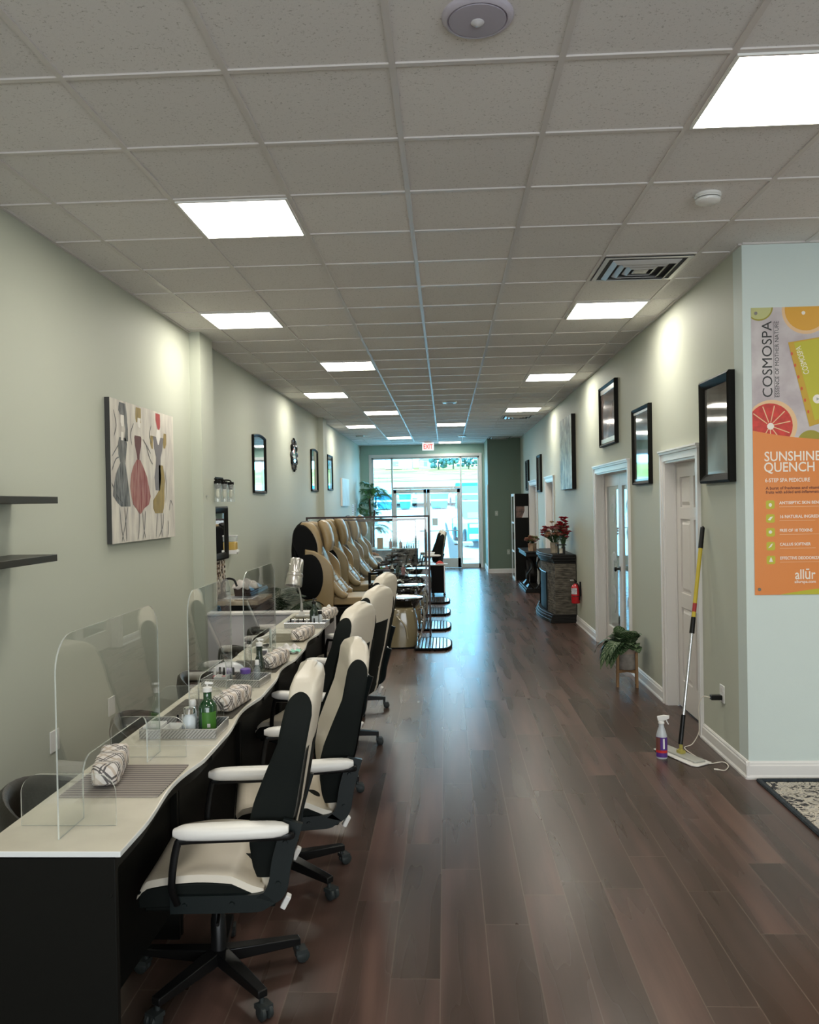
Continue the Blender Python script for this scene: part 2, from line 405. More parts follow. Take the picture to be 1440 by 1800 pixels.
def panel_leaf(n, y0, y1, z1, x):
    """six panel door leaf at plane x (front face), thickness .035"""
    b = MB(); b.box(x + .016, x + .035, y0, y1, .012, z1)
    w = y1 - y0; st = .115; mid = .10
    cols = [(y0 + st, y0 + w / 2 - mid / 2), (y0 + w / 2 + mid / 2, y1 - st)]
    rows = [(.24, .86), (.98, 1.60), (1.70, z1 - .12)]
    # stiles, rails
    b.box(x, x + .018, y0, y0 + st, .012, z1); b.box(x, x + .018, y1 - st, y1, .012, z1); 
    for r0_, r1_ in rows: b.box(x, x + .0175, y0 + w / 2 - mid / 2, y0 + w / 2 + mid / 2, r0_, r1_)
    zz = [.012] + [v for r in rows for v in r] + [z1]
    for i in range(0, len(zz), 2): b.box(x + .0004, x + .0176, y0 + st, y1 - st, zz[i], zz[i + 1])
    for (a, c) in cols:
        for (p, q) in rows:
            e = .045
            b.rings([[(x + .0175, a + .012, p + .012), (x + .0175, c - .012, p + .012), (x + .0175, c - .012, q - .012), (x + .0175, a + .012, q - .012)], [(x + .002, a + e, p + e), (x + .002, c - e, p + e), (x + .002, c - e, q - e), (x + .002, a + e, q - e)]])
    return struct(b.build('door_%d' % n, M_door, smooth=0))
casing(3, *DOORS[0]); d3 = panel_leaf(3, DOORS[0][0] + .019, DOORS[0][1] - .019, DOORS[0][2] - .019, XR + .09)
casing(4, *DOORS[1]); casing(5, *DOORS[2]); casing(6, *DOORS[3])
panel_leaf(5, DOORS[2][0] + .02, DOORS[2][1] - .02, 2.1, XR + .10); panel_leaf(6, DOORS[3][0] + .02, DOORS[3][1] - .02, 2.1, XR + .10)
# french doors
a, c, hh = DOORS[1]; mid = (a + c) / 2
M_frost = mat('frosted_swirl_film', (0.62, 0.66, 0.68), rough=0.5, trans=0.2)
for n, (y0, y1) in enumerate(((a + .02, mid - .002), (mid + .002, c - .02))):
    b = MB(); x = XR + .10; st = .10
    for q in ((y0, y0 + st, .012, 2.07), (y1 - st, y1, .012, 2.07), (y0 + st, y1 - st, .012, .24), (y0 + st, y1 - st, 1.93, 2.07)): b.box(x, x + .035, *q)
    d = struct(b.build('door_%d' % (7 + n), M_door, bevel=.003))
    b = MB(); b.box(x + .014, x + .019, y0 + st - .005, y1 - st + .005, .235, 1.935); b.build('door_pane', M_glass, d, smooth=0)
    b = MB(); yc = (y0 + y1) / 2
    for (zc, s) in ((.55, 1), (.95, -1), (1.62, 1)):
        for q in range(3):
            r0 = .22 - .06 * q
            pts = [(x + .011, yc + s * r0 * math.cos(t * .5) * (1 - t * .1), zc + r0 * math.sin(t * .5) * (1 - t * .05) + q * .02) for t in range(0, 10)]
            b.tube(pts, [.006 + .02 * math.sin(PI * i / 9) for i in range(10)], 6, flat=.15, up=(0, 0, 1))
    b.build('frosted_swirl', M_frost, d)
    yk = y1 - .05 if n == 0 else y0 + .05
    if n == 1:
        b = MB(); b.cyl((x, yk, .98), (x - .05, yk, .98), .012); b.lathe([(0.001, 0), (.026, .002), (.030, .012), (.024, .026), (.001, .03)], seg=14, M=Matrix.Translation((x - .04, yk, .98)) @ Matrix.Rotation(-PI / 2, 4, 'Y'))
        b.lathe([(.001, 0), (.03, 0), (.03, .006), (.001, .008)], seg=14, M=Matrix.Translation((x, yk, .98)) @ Matrix.Rotation(-PI / 2, 4, 'Y'))
        b.build('door_knob', M_blackm, d)
# treatment room behind the french doors
b = MB()
b.box(XR + WT + 2.2, XR + WT + 2.3, 7.4, 12.0, 0, 2.9); b.box(XR + WT, XR + WT + 2.3, 7.3, 7.4, 0, 2.9); b.box(XR + WT, XR + WT + 2.3, 12.0, 12.1, 0, 2.9)
b.box(XR + WT, XR + WT + 2.3, 7.3, 12.1, 2.9, 2.95); b.box(XR + WT, XR + WT + 2.3, 7.3, 12.1, -.05, 0.0)
struct(b.build('wall_treatment_room', mat('pale_room_paint', (.62, .66, .58), rough=.6), smooth=0))
b = MB(); b.cbox((XR + WT + 1.1, 10.5, 2.85), (.6, 1.2, .05))
EM_panel = mat('light_panel_diffuser', (1.0, 0.955, 0.84), emit=PANEL)
EM_room = mat('treatment_room_diffuser', (0.92, 0.98, 1.0), emit=5.0)
EM_room.cycles.emission_sampling = 'NONE'
tag(b.build('treatment_room_light', EM_room), 'ceiling light of the room behind the glazed double doors', 'ceiling light')
# door 3 knob shadow side hinge plates not visible; knob
# reception rug
def rug_mat():
    m = mat('patterned_rug', (.5, .45, .38), rough=.95, spec=.1); h = NT(m); tc = h.n('ShaderNodeTexCoord')
    v = h.n('ShaderNodeTexVoronoi', feature='DISTANCE_TO_EDGE'); v.inputs['Scale'].default_value = 9
    n = h.n('ShaderNodeTexNoise'); n.inputs['Scale'].default_value = 14; n.inputs['Detail'].default_value = 6; n.inputs['Distortion'].default_value = 2.5
    h.l(tc.outputs['Object'], n.inputs['Vector']); h.l(tc.outputs['Object'], v.inputs['Vector'])
    r = h.n('ShaderNodeValToRGB'); e = r.color_ramp.elements
    e[0].position = .44; e[0].color = (.05, .05, .055, 1); e[1].position = .50; e[1].color = (.55, .50, .42, 1)
    a = e.new(.56); a.color = (.58, .53, .45, 1); a = e.new(.60); a.color = (.25, .24, .24, 1); a = e.new(.66); a.color = (.56, .52, .46, 1)
    h.l(h.math('ADD', n.outputs['Fac'], h.math('MULTIPLY', v.outputs[0], .06)), r.inputs['Fac']); h.l(r.outputs[0], h.p.inputs['Base Color'])
    return m
rg = thing('area_rug', 'cream and black patterned rug with dark edge below the orange poster', 'rug', (1.9, YF - .05, 0))
b = MB(); b.prism(rrect(.045, 2.5, -3.2, -.05, .01), 'z', .001, .010); b.build('rug_field', rug_mat(), rg)
b = MB(); b.tube([(.02, -.02, .008), (2.53, -.02, .008), (2.53, -3.23, .008), (.02, -3.23, .008)], .014, 8, loop=True, flat=1.5, up=(0, 0, 1))
b.build('rug_binding', mat('navy_binding', (.02, .03, .04), rough=.8, bump=.5, bscale=60, var=.5, vscale=40), rg)
# ================================================================ CEILING THINGS
def cell(i, j): return GX + S * i + S / 2, GY + S * j + S / 2
M_lf = mat('light_frame_white', (.8, .8, .78), rough=.4)
L0 = thing('ceiling_light', '', 'ceiling light', (0, 0, ZC))
b = MB(); e = .292
for q in ((-e, e, -e, -e + .012), (-e, e, e - .012, e), (-e, -e + .012, -e + .012, e - .012), (e - .012, e, -e + .012, e - .012)): b.box(*q, -.012, 0)
b.build('light_frame', M_lf, L0)
b = MB(); b._f([b.b.verts.new(v) for v in ((-.28, -.28, -.005), (-.28, .28, -.005), (.28, .28, -.005), (.28, -.28, -.005))])
me_ = bpy.data.meshes.new('diffuser'); b.b.normal_update(); b.b.to_mesh(me_); me_.materials.append(EM_panel); EM_panel.cycles.emission_sampling = 'FRONT'
o_ = bpy.data.objects.new('diffuser', me_); C.objects.link(o_); o_.parent = L0
print('DIFFUSER NORMAL', me_.polygons[0].normal[:])
LL = [(-2, 2, 'square ceiling light nearest the camera on the left side, above the first salon chair'),
      (-3, 6, 'ceiling light beside the first wall pilaster, second from the camera on the left'),
      (-2, 10, 'square ceiling light third from the camera on the left side'),
      (-3, 14, 'ceiling light fourth from the camera on the left, near the sunburst mirror'),
      (-2, 18, 'ceiling light fifth from the camera on the left side'),
      (-3, 22, 'ceiling light sixth from the camera on the left, near the second pilaster'),
      (-2, 27, 'small far ceiling light on the left, last before the storefront'),
      (2, 0, 'large bright ceiling light at the top right corner above the smoke detector'),
      (2, 6, 'ceiling light on the right just beyond the square air vent'),
      (2, 12, 'ceiling light on the right above the framed picture over the glazed doors'),
      (2, 18, 'far right ceiling light beside the second air vent'),
      (0, 22, 'ceiling light in the middle of the far ceiling'),
      (0, 30, 'ceiling light nearest the exit sign'),
      (-2, -4, 'ceiling light behind the camera on the left side'), (2, -6, 'ceiling light behind the camera on the right side'), (6, 0, 'ceiling light over the reception area')]
for n, (i, j, lb) in enumerate(LL):
    x, y = cell(i, j)
    if n == 0: L0.location = (x, y, ZC - .003); L0['label'] = lb; L0['group'] = 'square ceiling lights'
    else: dup(L0, (x, y, ZC - .003), 0, lb, 'square ceiling lights')
# vents
M_vent = mat('vent_white_metal', (.62, .61, .60), rough=.35, metal=.2); M_vd = mat('vent_dark_inside', (.05, .05, .05), rough=.8)
def vent(x, y, lb):
    t = thing('ceiling_vent', lb, 'air vent', (x, y, ZC - .004), 0, 'square ceiling vents')
    b = MB(); b.box(-.285, .285, -.285, .285, -.004, 0); b.build('vent_back', M_vd, t, smooth=0)
    for k, h in enumerate((.285, .225, .165, .105)):
        b = MB(); w = .03
        o = [(-h, -h), (h, -h), (h, h), (-h, h)]; i_ = [(-h + w, -h + w), (h - w, -h + w), (h - w, h - w), (-h + w, h - w)]
        z0, z1 = -.008, -.030
        if k == 0: z1 = -.010
        rs = [[(*p, z0) for p in o], [(*p, z1) for p in o] if k == 0 else [(p[0] * .99, p[1] * .99, z0 - .004) for p in o], [(*p, z1) for p in i_], [(*p, z1 + .004) for p in i_]]
        b.rings(rs, loop=True, cap=False); b.build('vent_louver', M_vent, t, smooth=0)
    b = MB(); b.box(-.05, .05, -.05, .05, -.026, -.02); b.build('vent_center', M_vent, t, bevel=.003)
    return t
vent(*cell(2, 4), 'square ceiling air vent above the right wall, nearest the camera')
vent(*cell(2, 20), 'ceiling air vent beyond the far right ceiling light')
vent(*cell(2, 28), 'ceiling air vent against the shade-darkened sage wall corner')
# speaker
t = thing('ceiling_speaker', 'round pale lilac ceiling speaker with central dome at the top of the picture', 'speaker', (.132, 2.72, ZC))
M_sp = mat('speaker_lilac', (.50, .46, .53), rough=.5)
b = MB(); b.lathe([(.001, 0), (.118, 0), (.118, -.006), (.112, -.014), (.1, -.018), (.096, -.012), (.001, -.012)], seg=48); b.build('speaker_rim', M_sp, t)
b = MB(); b.lathe([(.001, -.011), (.094, -.011), (.093, -.019), (.06, -.022), (.001, -.022)], seg=48); b.build('speaker_grille', mat('speaker_lilac_dark', (.42, .39, .46), rough=.6), t)
b = MB(); b.lathe([(.001, -.02), (.022, -.02), (.022, -.024), (.014, -.031), (.001, -.034)], seg=24); b.build('dome', mat('dome_grey', (.62, .6, .62), rough=.3), t)
# smoke detector
t = thing('smoke_detector', 'round white smoke detector on the ceiling tile near the right wall', 'smoke detector', (1.40, 4.40, ZC))
b = MB(); b.lathe([(.001, 0), (.066, 0), (.068, -.012), (.062, -.016), (.062, -.02), (.001, -.02)], seg=36); b.build('detector_base', M_white, t)
b = MB(); b.lathe([(.001, -.024), (.060, -.024), (.064, -.028), (.062, -.038), (.05, -.046), (.001, -.048)], seg=36); b.build('detector_cover', M_white, t)
b = MB(); b.lathe([(.001, -.019), (.056, -.019), (.056, -.025), (.001, -.025)], seg=36); b.build('detector_slot', M_darkg, t)
# small round diffuser + small devices far
t = thing('ceiling_diffuser', 'small round metal ceiling diffuser in the middle of the far ceiling', 'air vent', (.09, 13.0, ZC))
b = MB(); b.lathe([(.001, 0), (.12, 0), (.11, -.02), (.06, -.03), (.055, -.02), (.001, -.02)], seg=24); b.build('diffuser_cone', M_steel, t)
for x, y, lb in ((-1.95, 19.0, 'small grey ceiling device near the left wall in front of the storefront'), (.42, 19.6, 'small grey ceiling device to the right of the exit sign')):
    b = MB(); b.lathe([(.001, 0), (.10, 0), (.09, -.03), (.001, -.034)], c=(0, 0, 0), seg=20)
    tag(b.build('ceiling_sensor', M_steel, loc=(x, y, ZC)), lb, 'ceiling sensor', 'grey ceiling sensors')
# exit sign
t = thing('exit_sign', 'white exit sign with red letters hanging from the ceiling before the storefront', 'exit sign', (-.43, 21.4, ZC))
b = MB(); b.cbox((0, 0, -.12), (.30, .05, .20)); b.build('sign_box', mat('exit_sign_face', (.85, .80, .78), rough=.4, emit=.6), t, bevel=.008)
b = MB(); b.cbox((0, 0, -.012), (.18, .04, .022)); b.build('sign_mount', M_white, t, bevel=.004)
for q_ in ('exit_sign_face',): MATS[q_].cycles.emission_sampling = 'NONE'
text_mesh('sign_lettering', 'EXIT', .17, mat('exit_red', (.8, .06, .04), emit=.8), t, Matrix.Translation((0, -.027, -.182)) @ Matrix.Rotation(PI / 2, 4, 'X'), 'CENTER', width=.235, bold=.003)
MATS['exit_red'].cycles.emission_sampling = 'NONE'
# ================================================================ SALON CHAIRS
M_leath = mat('ivory_leather', (0.66, 0.60, 0.50), rough=0.38, bump=.06, bscale=60)
M_leathw = mat('white_arm_leather', (0.80, 0.78, 0.74), rough=0.35)
M_bfab = mat('black_upholstery', (0.006, 0.008, 0.007), rough=0.7, spec=.15)
M_bpl = mat('black_plastic', (0.008, 0.012, 0.012), rough=0.35, spec=.3)
M_rub = mat('caster_rubber', (.02, .025, .025), rough=.5)

def salon_chair():
    t = thing('salon_chair', '', 'chair')
    # back: rear/front profile in local (x,z), origin at column
    F = [(.40, .215), (.46, .200), (.52, .180), (.60, .170), (.68, .172), (.75, .190), (.85, .232), (.95, .276), (1.05, .298), (1.13, .306), (1.165, .320), (1.185, .345)]
    Bk = [(.38, .262), (.44, .280), (.57, .302), (.73, .342), (.92, .376), (1.05, .402), (1.12, .412), (1.16, .408), (1.18, .385)]
    W = [(.38, .205), (.55, .225), (.75, .24), (.90, .25), (.98, .250), (1.03, .243), (1.08, .226), (1.12, .203), (1.15, .172), (1.17, .138), (1.185, .09)]
    def interp(T, z):
        if z <= T[0][0]: return T[0][1]
        for (a, p), (c, q) in zip(T, T[1:]):
            if z <= c: return p + (q - p) * (z - a) / (c - a)
        return T[-1][1]
    NZ, NA = 44, 56
    def surf(z, a, off=0.0, ex=.36):
        f, k = interp(F, z), interp(Bk, z); w = interp(W, z); cx, d = (f + k) / 2, (k - f) / 2
        ca, sa = math.cos(a), math.sin(a)
        X = math.copysign(abs(ca) ** ex, ca); Y = math.copysign(abs(sa) ** ex, sa)
        dz = -.012 * (Y * Y) * max(0, (z - .95) / .235) ** 2
        wrap = -.016 * (Y * Y)
        return Vector((cx + (d + off) * X + wrap, (w + off) * Y, z + dz))
    zs = [.39 + (1.185 - .39) * math.sin(i / NZ * PI / 2) ** .9 for i in range(NZ + 1)]
    b = MB(); rs = [[surf(z, 2 * PI * j / NA) for j in range(NA)] for z in zs]
    top = rs[-1]; cen = sum(top, Vector()) / NA
    rs.append([cen + (p - cen) * .6 + Vector((0, 0, .009)) for p in top]); rs.append([cen + (p - cen) * .2 + Vector((0, 0, .012)) for p in top])
    b.rings(rs); b.build('back_cover', M_leath, t, smooth=60)
    # black side panels with a rounded top, and the black rear below the cover
    for s in (-1, 1):
        b = MB()
        def side(u, v, s=s):
            q = -1 + 2 * u; z = .48 + (1.045 + .080 * math.sqrt(max(0, 1 - q * q)) - .48) * v
            f, k = interp(F, z), interp(Bk, z); cx, d = (f + k) / 2, (k - f) / 2; dd = .95
            p = surf(z, s * PI / 2); x = cx - .010 + d * dd * q
            dz = -.012 * max(0, (z - .95) / .235) ** 2
            return Vector((x - .008, s * (interp(W, z) + .003 - .006 * q ** 6), z + dz))
        b.grid(side, 22, 30); b.build('back_shell', M_bfab, t, smooth=60)
    b = MB()
    def rear(u, v):
        a = -.9 + 1.8 * u; Y = math.sin(a * PI / 2 / .9); z = .395 + (.93 - .395) * v
        k = interp(Bk, z); w = interp(W, z) * .985
        return Vector((k + .0025 - .013 * abs(Y) ** 3 - .004 * Y * Y, w * (2 * u - 1), z))
    b.grid(rear, 16, 24); b.build('back_shell', M_bfab, t, smooth=60)
    # seat cushion: dished top
    def seat(u, v, top=True):
        x = -.215 + .43 * u; y = -.255 + .51 * v
        return x, y
    b = MB()
    sec = []
    for i in range(25):
        u = i / 24; x = -.225 + .43 * u
        edge = .495 + .022 * math.sin(PI * min(1, u * 1.1)) - .035 * max(0, (u - .75) / .25)
        fr = 1 - max(0, (.10 - u) / .10) ** 2
        ring = []
        for k in range(15):
            v = -1 + 2 * k / 14; y = .25 * v
            z = edge - .028 * (1 - v * v) * min(1, u * 5) + (fr - 1) * .045
            if abs(v) == 1: z -= .006
            ring.append((x, y, z))
        ring += [(x, .255, edge - .03 + (fr - 1) * .03), (x, -.255, edge - .03 + (fr - 1) * .03)]
        sec.append(ring)
    b.rings(sec); b.build('seat', M_leath, t, smooth=60)
    b = MB(); sec = []
    for i in range(21):
        u = i / 20; x = -.222 + .44 * u
        edge = .462 + .022 * math.sin(PI * min(1, u * 1.1)) - .035 * max(0, (u - .75) / .25)
        sec.append([(x, .2545, edge), (x, .250, .40), (x, -.250, .40), (x, -.2545, edge)])
    b.rings(sec); b.box(-.21, .24, -.22, .22, .375, .402); b.build('seat_base', M_bfab, t, bevel=.006)
    # side plates
    for s in (-1, 1):
        b = MB(); y = .262 * s
        path = bez([(-.11, .418), (.10, .414), (.205, .418), (.255, .46), (.275, .56), (.315, .69)], 6)
        b.rings([[(p[0], y - .008, p[1] + .03), (p[0], y + .010, p[1] + .03), (p[0], y + .010, p[1] - .03), (p[0], y - .008, p[1] - .03)] if i < 13 else
                 [(p[0] - .035, y - .008, p[1] + .01), (p[0] - .035, y + .010, p[1] + .01), (p[0] + .03, y + .010, p[1] - .01), (p[0] + .03, y - .008, p[1] - .01)] for i, p in enumerate(path)])
        for (x, z) in ((-.06, .416), (.10, .416), (.258, .48), (.285, .62)): b.cyl((x, y, z), (x, y + s * .016, z), .010, .008, 10)
        b.build('side_frame', M_bpl, t, smooth=50)
        b = MB(); ya = .30 * s
        pts = bez([(-.085, .27 * s, .42), (-.095, ya, .50), (-.075, ya, .63), (-.045, ya, .648), (.10, ya, .650), (.29, ya, .652), (.31, .27 * s, .645)], 6)
        b.tube(pts, .013, 8, flat=.7); b.build('arm_bar', M_blackm, t)
        b = MB(); sec = []
        for i in range(17):
            u = i / 16; x = -.085 + .385 * u; e = max(.5, math.sqrt(max(0, 1 - (2 * u - 1) ** 10))); wd = .036 * e * (.85 + .3 * math.sin(PI * u)); hh = .024 * e
            sec.append([(x, ya + wd * math.copysign(abs(math.cos(a)) ** .6, math.cos(a)), .678 + hh * math.copysign(abs(math.sin(a)) ** .7, math.sin(a))) for a in [2 * PI * k / 14 for k in range(14)]])
        b.rings(sec); b.build('arm_pad', M_leathw, t, smooth=60)
    b = MB(); b.lathe([(.001, .30), (.018, .30), (.018, .39), (.001, .39)], seg=16); b.lathe([(.001, .07), (.03, .07), (.028, .24), (.024, .245), (.024, .31), (.001, .31)], seg=18)
    b.cbox((0, 0, .372), (.16, .14, .02)); b.build('gas_column', M_blackm, t)
    b = MB(); b.cyl((.02, -.02, .36), (.05, -.27, .345), .006); b.build('height_lever', M_blackm, t)
    for s in (-1, 1):
        b = MB(); b.cbox((.275, .20 * s, .385), (.02, .03, .05), (0, .5, 0)); b.build('cover_tie', M_leathw, t, bevel=.004)
    for k in range(5):
        a = R(21) + k * 2 * PI / 5; M = Matrix.Rotation(a, 4, 'Z')
        b = MB(); b.rings([[(.02, -.028, .125), (.02, .028, .125), (.02, .028, .075), (.02, -.028, .075)], [(.31, -.019, .098), (.31, .019, .098), (.31, .019, .070), (.31, -.019, .070)]])
        b.xf(M); b.build('base_leg', M_blackm, t, bevel=.004)
        b = MB(); b.cyl((.30, 0, .085), (.30, 0, .045), .009)
        for s in (-1, 1): b.lathe([(.001, -.010), (.020, -.010), (.026, -.006), (.026, .006), (.020, .010), (.001, .010)], seg=16, M=Matrix.Translation((.318, s * .014, .027)) @ Matrix.Rotation(PI / 2, 4, 'X'))
        b.cbox((.312, 0, .045), (.045, .05, .016)); b.xf(M); b.build('caster', M_rub, t)
    return t
c0 = salon_chair()
CH = [(-.875, 3.03, 5, 'white and black salon chair nearest the camera, beside the near end of the long table'),
      (-.79, 3.86, 13, 'second salon chair from the camera, turned so its white front shows'),
      (-.87, 5.0, -13, 'third salon chair from the camera, its ivory headrest cover ending in a slant'),
      (-.83, 6.02, -17, 'fourth salon chair from the camera, standing farthest out into the aisle'),
      (-.86, 7.1, -14, 'fifth salon chair, mostly hidden behind the others beside the gold pedicure tub')]
for n, (x, y, a, lb) in enumerate(CH):
    if n == 0: c0.location = (x, y, 0); c0.rotation_euler = (0, 0, R(a)); c0['label'] = lb; c0['group'] = 'salon chairs along the aisle side of the long table'
    else:
        c = dup(c0, (x, y, 0), R(a), lb, 'salon chairs along the aisle side of the long table')
        if n == 1:      # this one is lowered on its gas spring
            for q in kids(c):
                if not q.name.startswith(('base_leg', 'caster', 'gas_column')): q.location.z -= .055

# low round-backed technician chairs (face +x)
M_tub = mat('charcoal_leather', (.022, .019, .014), rough=.42, spec=.3, bump=.1, bscale=80)
def tub_chair():
    t = thing('tub_chair', '', 'chair')
    b = MB()
    def arc(rad, z, th, n=22, a0=R(62)): return [(rad * math.cos(a) * 1.0, rad * math.sin(a), z) for a in [a0 + (2 * PI - 2 * a0) * i / n for i in range(n + 1)]]
    n = 24; V = []
    for i in range(n + 1):
        u = i / n; a = R(58) + (2 * PI - 2 * R(58)) * u
        zt = .56 + .155 * math.sin(PI * u) ** 1.3
        c, s = math.cos(a), math.sin(a)
        prof = [(.245, .40), (.262, .46), (.285, zt - .05), (.278, zt), (.262, zt + .012), (.245, zt), (.235, zt - .05), (.215, .46), (.215, .40)]
        V.append([(r * c, r * s, z) for r, z in prof])
    b.rings(V); b.build('backrest', M_tub, t, smooth=60)
    b = MB(); b.lathe([(.001, .38), (.20, .38), (.235, .40), (.24, .45), (.22, .475), (.001, .485)], seg=28); b.build('seat', M_tub, t, smooth=60)
    b = MB(); b.cyl((0, 0, .06), (0, 0, .39), .028, .028); b.lathe([(.001, 0), (.20, 0), (.20, .012), (.05, .03), (.001, .035)], seg=28); b.build('pedestal', M_blackm, t)
    return t
t0 = tub_chair()
for n, (x, y, a, lb) in enumerate(((-1.43, 3.10, 4, 'charcoal low-back chair cut by the left picture edge, tucked behind the nearest table'),
        (-1.43, 4.13, 0, 'charcoal low-back chair seen behind the nearest tray, on the wall side'),
        (-1.43, 5.16, 0, 'charcoal low-back chair on the wall side behind the second acrylic screen'),
        (-1.43, 6.10, -4, 'charcoal low-back chair behind the black tablet on the wall side'),
        (-1.44, 7.02, -6, 'charcoal low-back chair nearest the white half wall'))):
    if n == 0: t0.location = (x, y, 0); t0.rotation_euler = (0, 0, R(a)); t0['label'] = lb; t0['group'] = 'low-back chairs on the wall side of the table'
    else: dup(t0, (x, y, 0), R(a), lb, 'low-back chairs on the wall side of the table')

# ================================================================ MANICURE TABLES
M_top = mat('cream_laminate', (0.66, 0.62, 0.52), rough=0.22, var=.12, vscale=5, col2=(.58, .54, .45))
M_topw = mat('white_table_edge', (0.72, 0.74, 0.74), rough=0.25)
DZ = .79; PIT = 1.035; Y0 = 2.31
def fx(y):
    k = (y - Y0) / PIT; u = k - math.floor(k)
    base = -.947 - .011 * (y - Y0)
    dip = 0 if (u < .16 or u > .84) else math.sin(((u - .16) / .68) ** 1.35 * PI) ** 1.4
    return base - .032 * dip
for n in range(5):
    ya, yb = Y0 + PIT * n, Y0 + PIT * (n + 1) - .003
    pos = ['nearest the camera', 'second from the camera, behind the nearest tray', 'third from the camera, middle of the row', 'fourth from the camera, with the black tablet', 'farthest from the camera, against the white half wall']
    t = thing('manicure_table', 'black manicure table with wavy cream top, ' + pos[n], 'table', (-1.17, ya, 0), 0, 'manicure tables joined in one row')
    xb = -1.375 - .008 * (ya - Y0)
    b = MB(); poly = [(xb + 1.17, 0)] + [(fx(ya + (yb - ya) * i / 30 + 1e-4) + 1.17, (yb - ya) * i / 30) for i in range(31)] + [(xb + 1.17, yb - ya)]
    if n == 0: poly[1] = (poly[1][0], 0)
    b.prism(poly, 'z', DZ - .018, DZ); o = b.build('tabletop', [M_top, M_topw], t, smooth=0, bevel=.003)
    for f in o.data.polygons:
        if abs(f.normal.z) < .5: f.material_index = 1
    L = yb - ya
    # end panels follow the top; modesty panel; drawers on the wall side
    for nm, q in (('side_panel', (0, .03)), ('side_panel', (L - .03, L))):
        b = MB(); xe = .205 if (n == 0 and q[0] == 0) else .05; b.box(xb + 1.19, xe, q[0] + .004, q[1] - .004, 0, DZ - .022); b.cyl((xe - .015, q[0], .66), (xe - .015, q[0] + .01, .66), .006); b.build(nm, M_black, t, bevel=.002)
    b = MB(); b.box(.005, .025, .03, L - .03, .12, DZ - .02); b.build('modesty_panel', M_black, t)
    b = MB(); b.box(xb + 1.20, .004, .032, .36, .02, DZ - .02); b.build('drawer_unit', M_black, t, bevel=.002)
    for k in range(3):
        b = MB(); b.box(xb + 1.185, xb + 1.20, .04, .352, .05 + .235 * k, .27 + .235 * k); b.box(xb + 1.17, xb + 1.185, .15, .24, .16 + .235 * k, .17 + .235 * k); b.build('drawer', M_black, t, bevel=.002)
    b = MB(); b.prism([(poly[i][0] - .03, poly[i][1]) for i in range(2, 31)] + [(poly[i][0] - .045, poly[i][1]) for i in range(30, 1, -1)], 'z', DZ - .07, DZ - .019); b.build('apron', M_black, t, smooth=30)

# acrylic screens
def screen():
    t = thing('acrylic_screen', '', 'sneeze guard', (0, 0, 0))
    H, L, r = .600, .87, .11
    out = [(0, 0)]; hy0, hy1, hh = .17, .73, .19
    # outline with arched hand opening
    def arcp(cy, cz, rr, a0, a1, n=8): return [(cy + rr * math.cos(R(a0 + (a1 - a0) * i / n)), cz + rr * math.sin(R(a0 + (a1 - a0) * i / n))) for i in range(n + 1)]
    P = [(0, 0), (hy0, 0)] + arcp(hy0 + .06, hh - .06, .06, 180, 90) + arcp(hy1 - .06, hh - .06, .06, 90, 0) + [(hy1, 0), (L, 0)] + arcp(L - r, H - r, r, 0, 90, 12) + arcp(r, H - r, r, 90, 180, 12)
    b = MB(); b.prism(P, 'x', -.0025, .0025)
    o = b.build('main_sheet', [M_acr, M_acre], t, smooth=0)
    for f in o.data.polygons:
        if abs(f.normal.x) < .5: f.material_index = 1
    for y in (.11, .80):
        Q = [(-.17, 0), (-.17, .10)] + arcp(-.17 + .06, .10, .06, 180, 90) + arcp(.13 - .06, .10, .06, 90, 0) + [(.13, 0)]
        b = MB(); b.prism(Q, 'y', y - .0025, y + .0025); o = b.build('foot', [M_acr, M_acre], t, smooth=0)
        for f in o.data.polygons:
            if abs(f.normal.y) < .5: f.material_index = 1
    return t
s0 = screen()
SC = [(-1.165, 2.39, 'clear acrylic screen with rounded corners nearest the camera'),
      (-1.165, 3.645, 'second clear acrylic screen, standing behind the first green bottle'),
      (-1.165, 4.66, 'third clear acrylic screen, seen in front of the sink vanity')]
for n, (x, y, lb) in enumerate(SC):
    if n == 0: s0.location = (x, y, DZ + .001); s0['label'] = lb; s0['group'] = 'clear acrylic screens on the manicure tables'
    else:
        c = dup(s0, (x, y, DZ + .001), 0, lb, 'clear acrylic screens on the manicure tables')
        if n == 1: c.scale = (1, .85, 1)

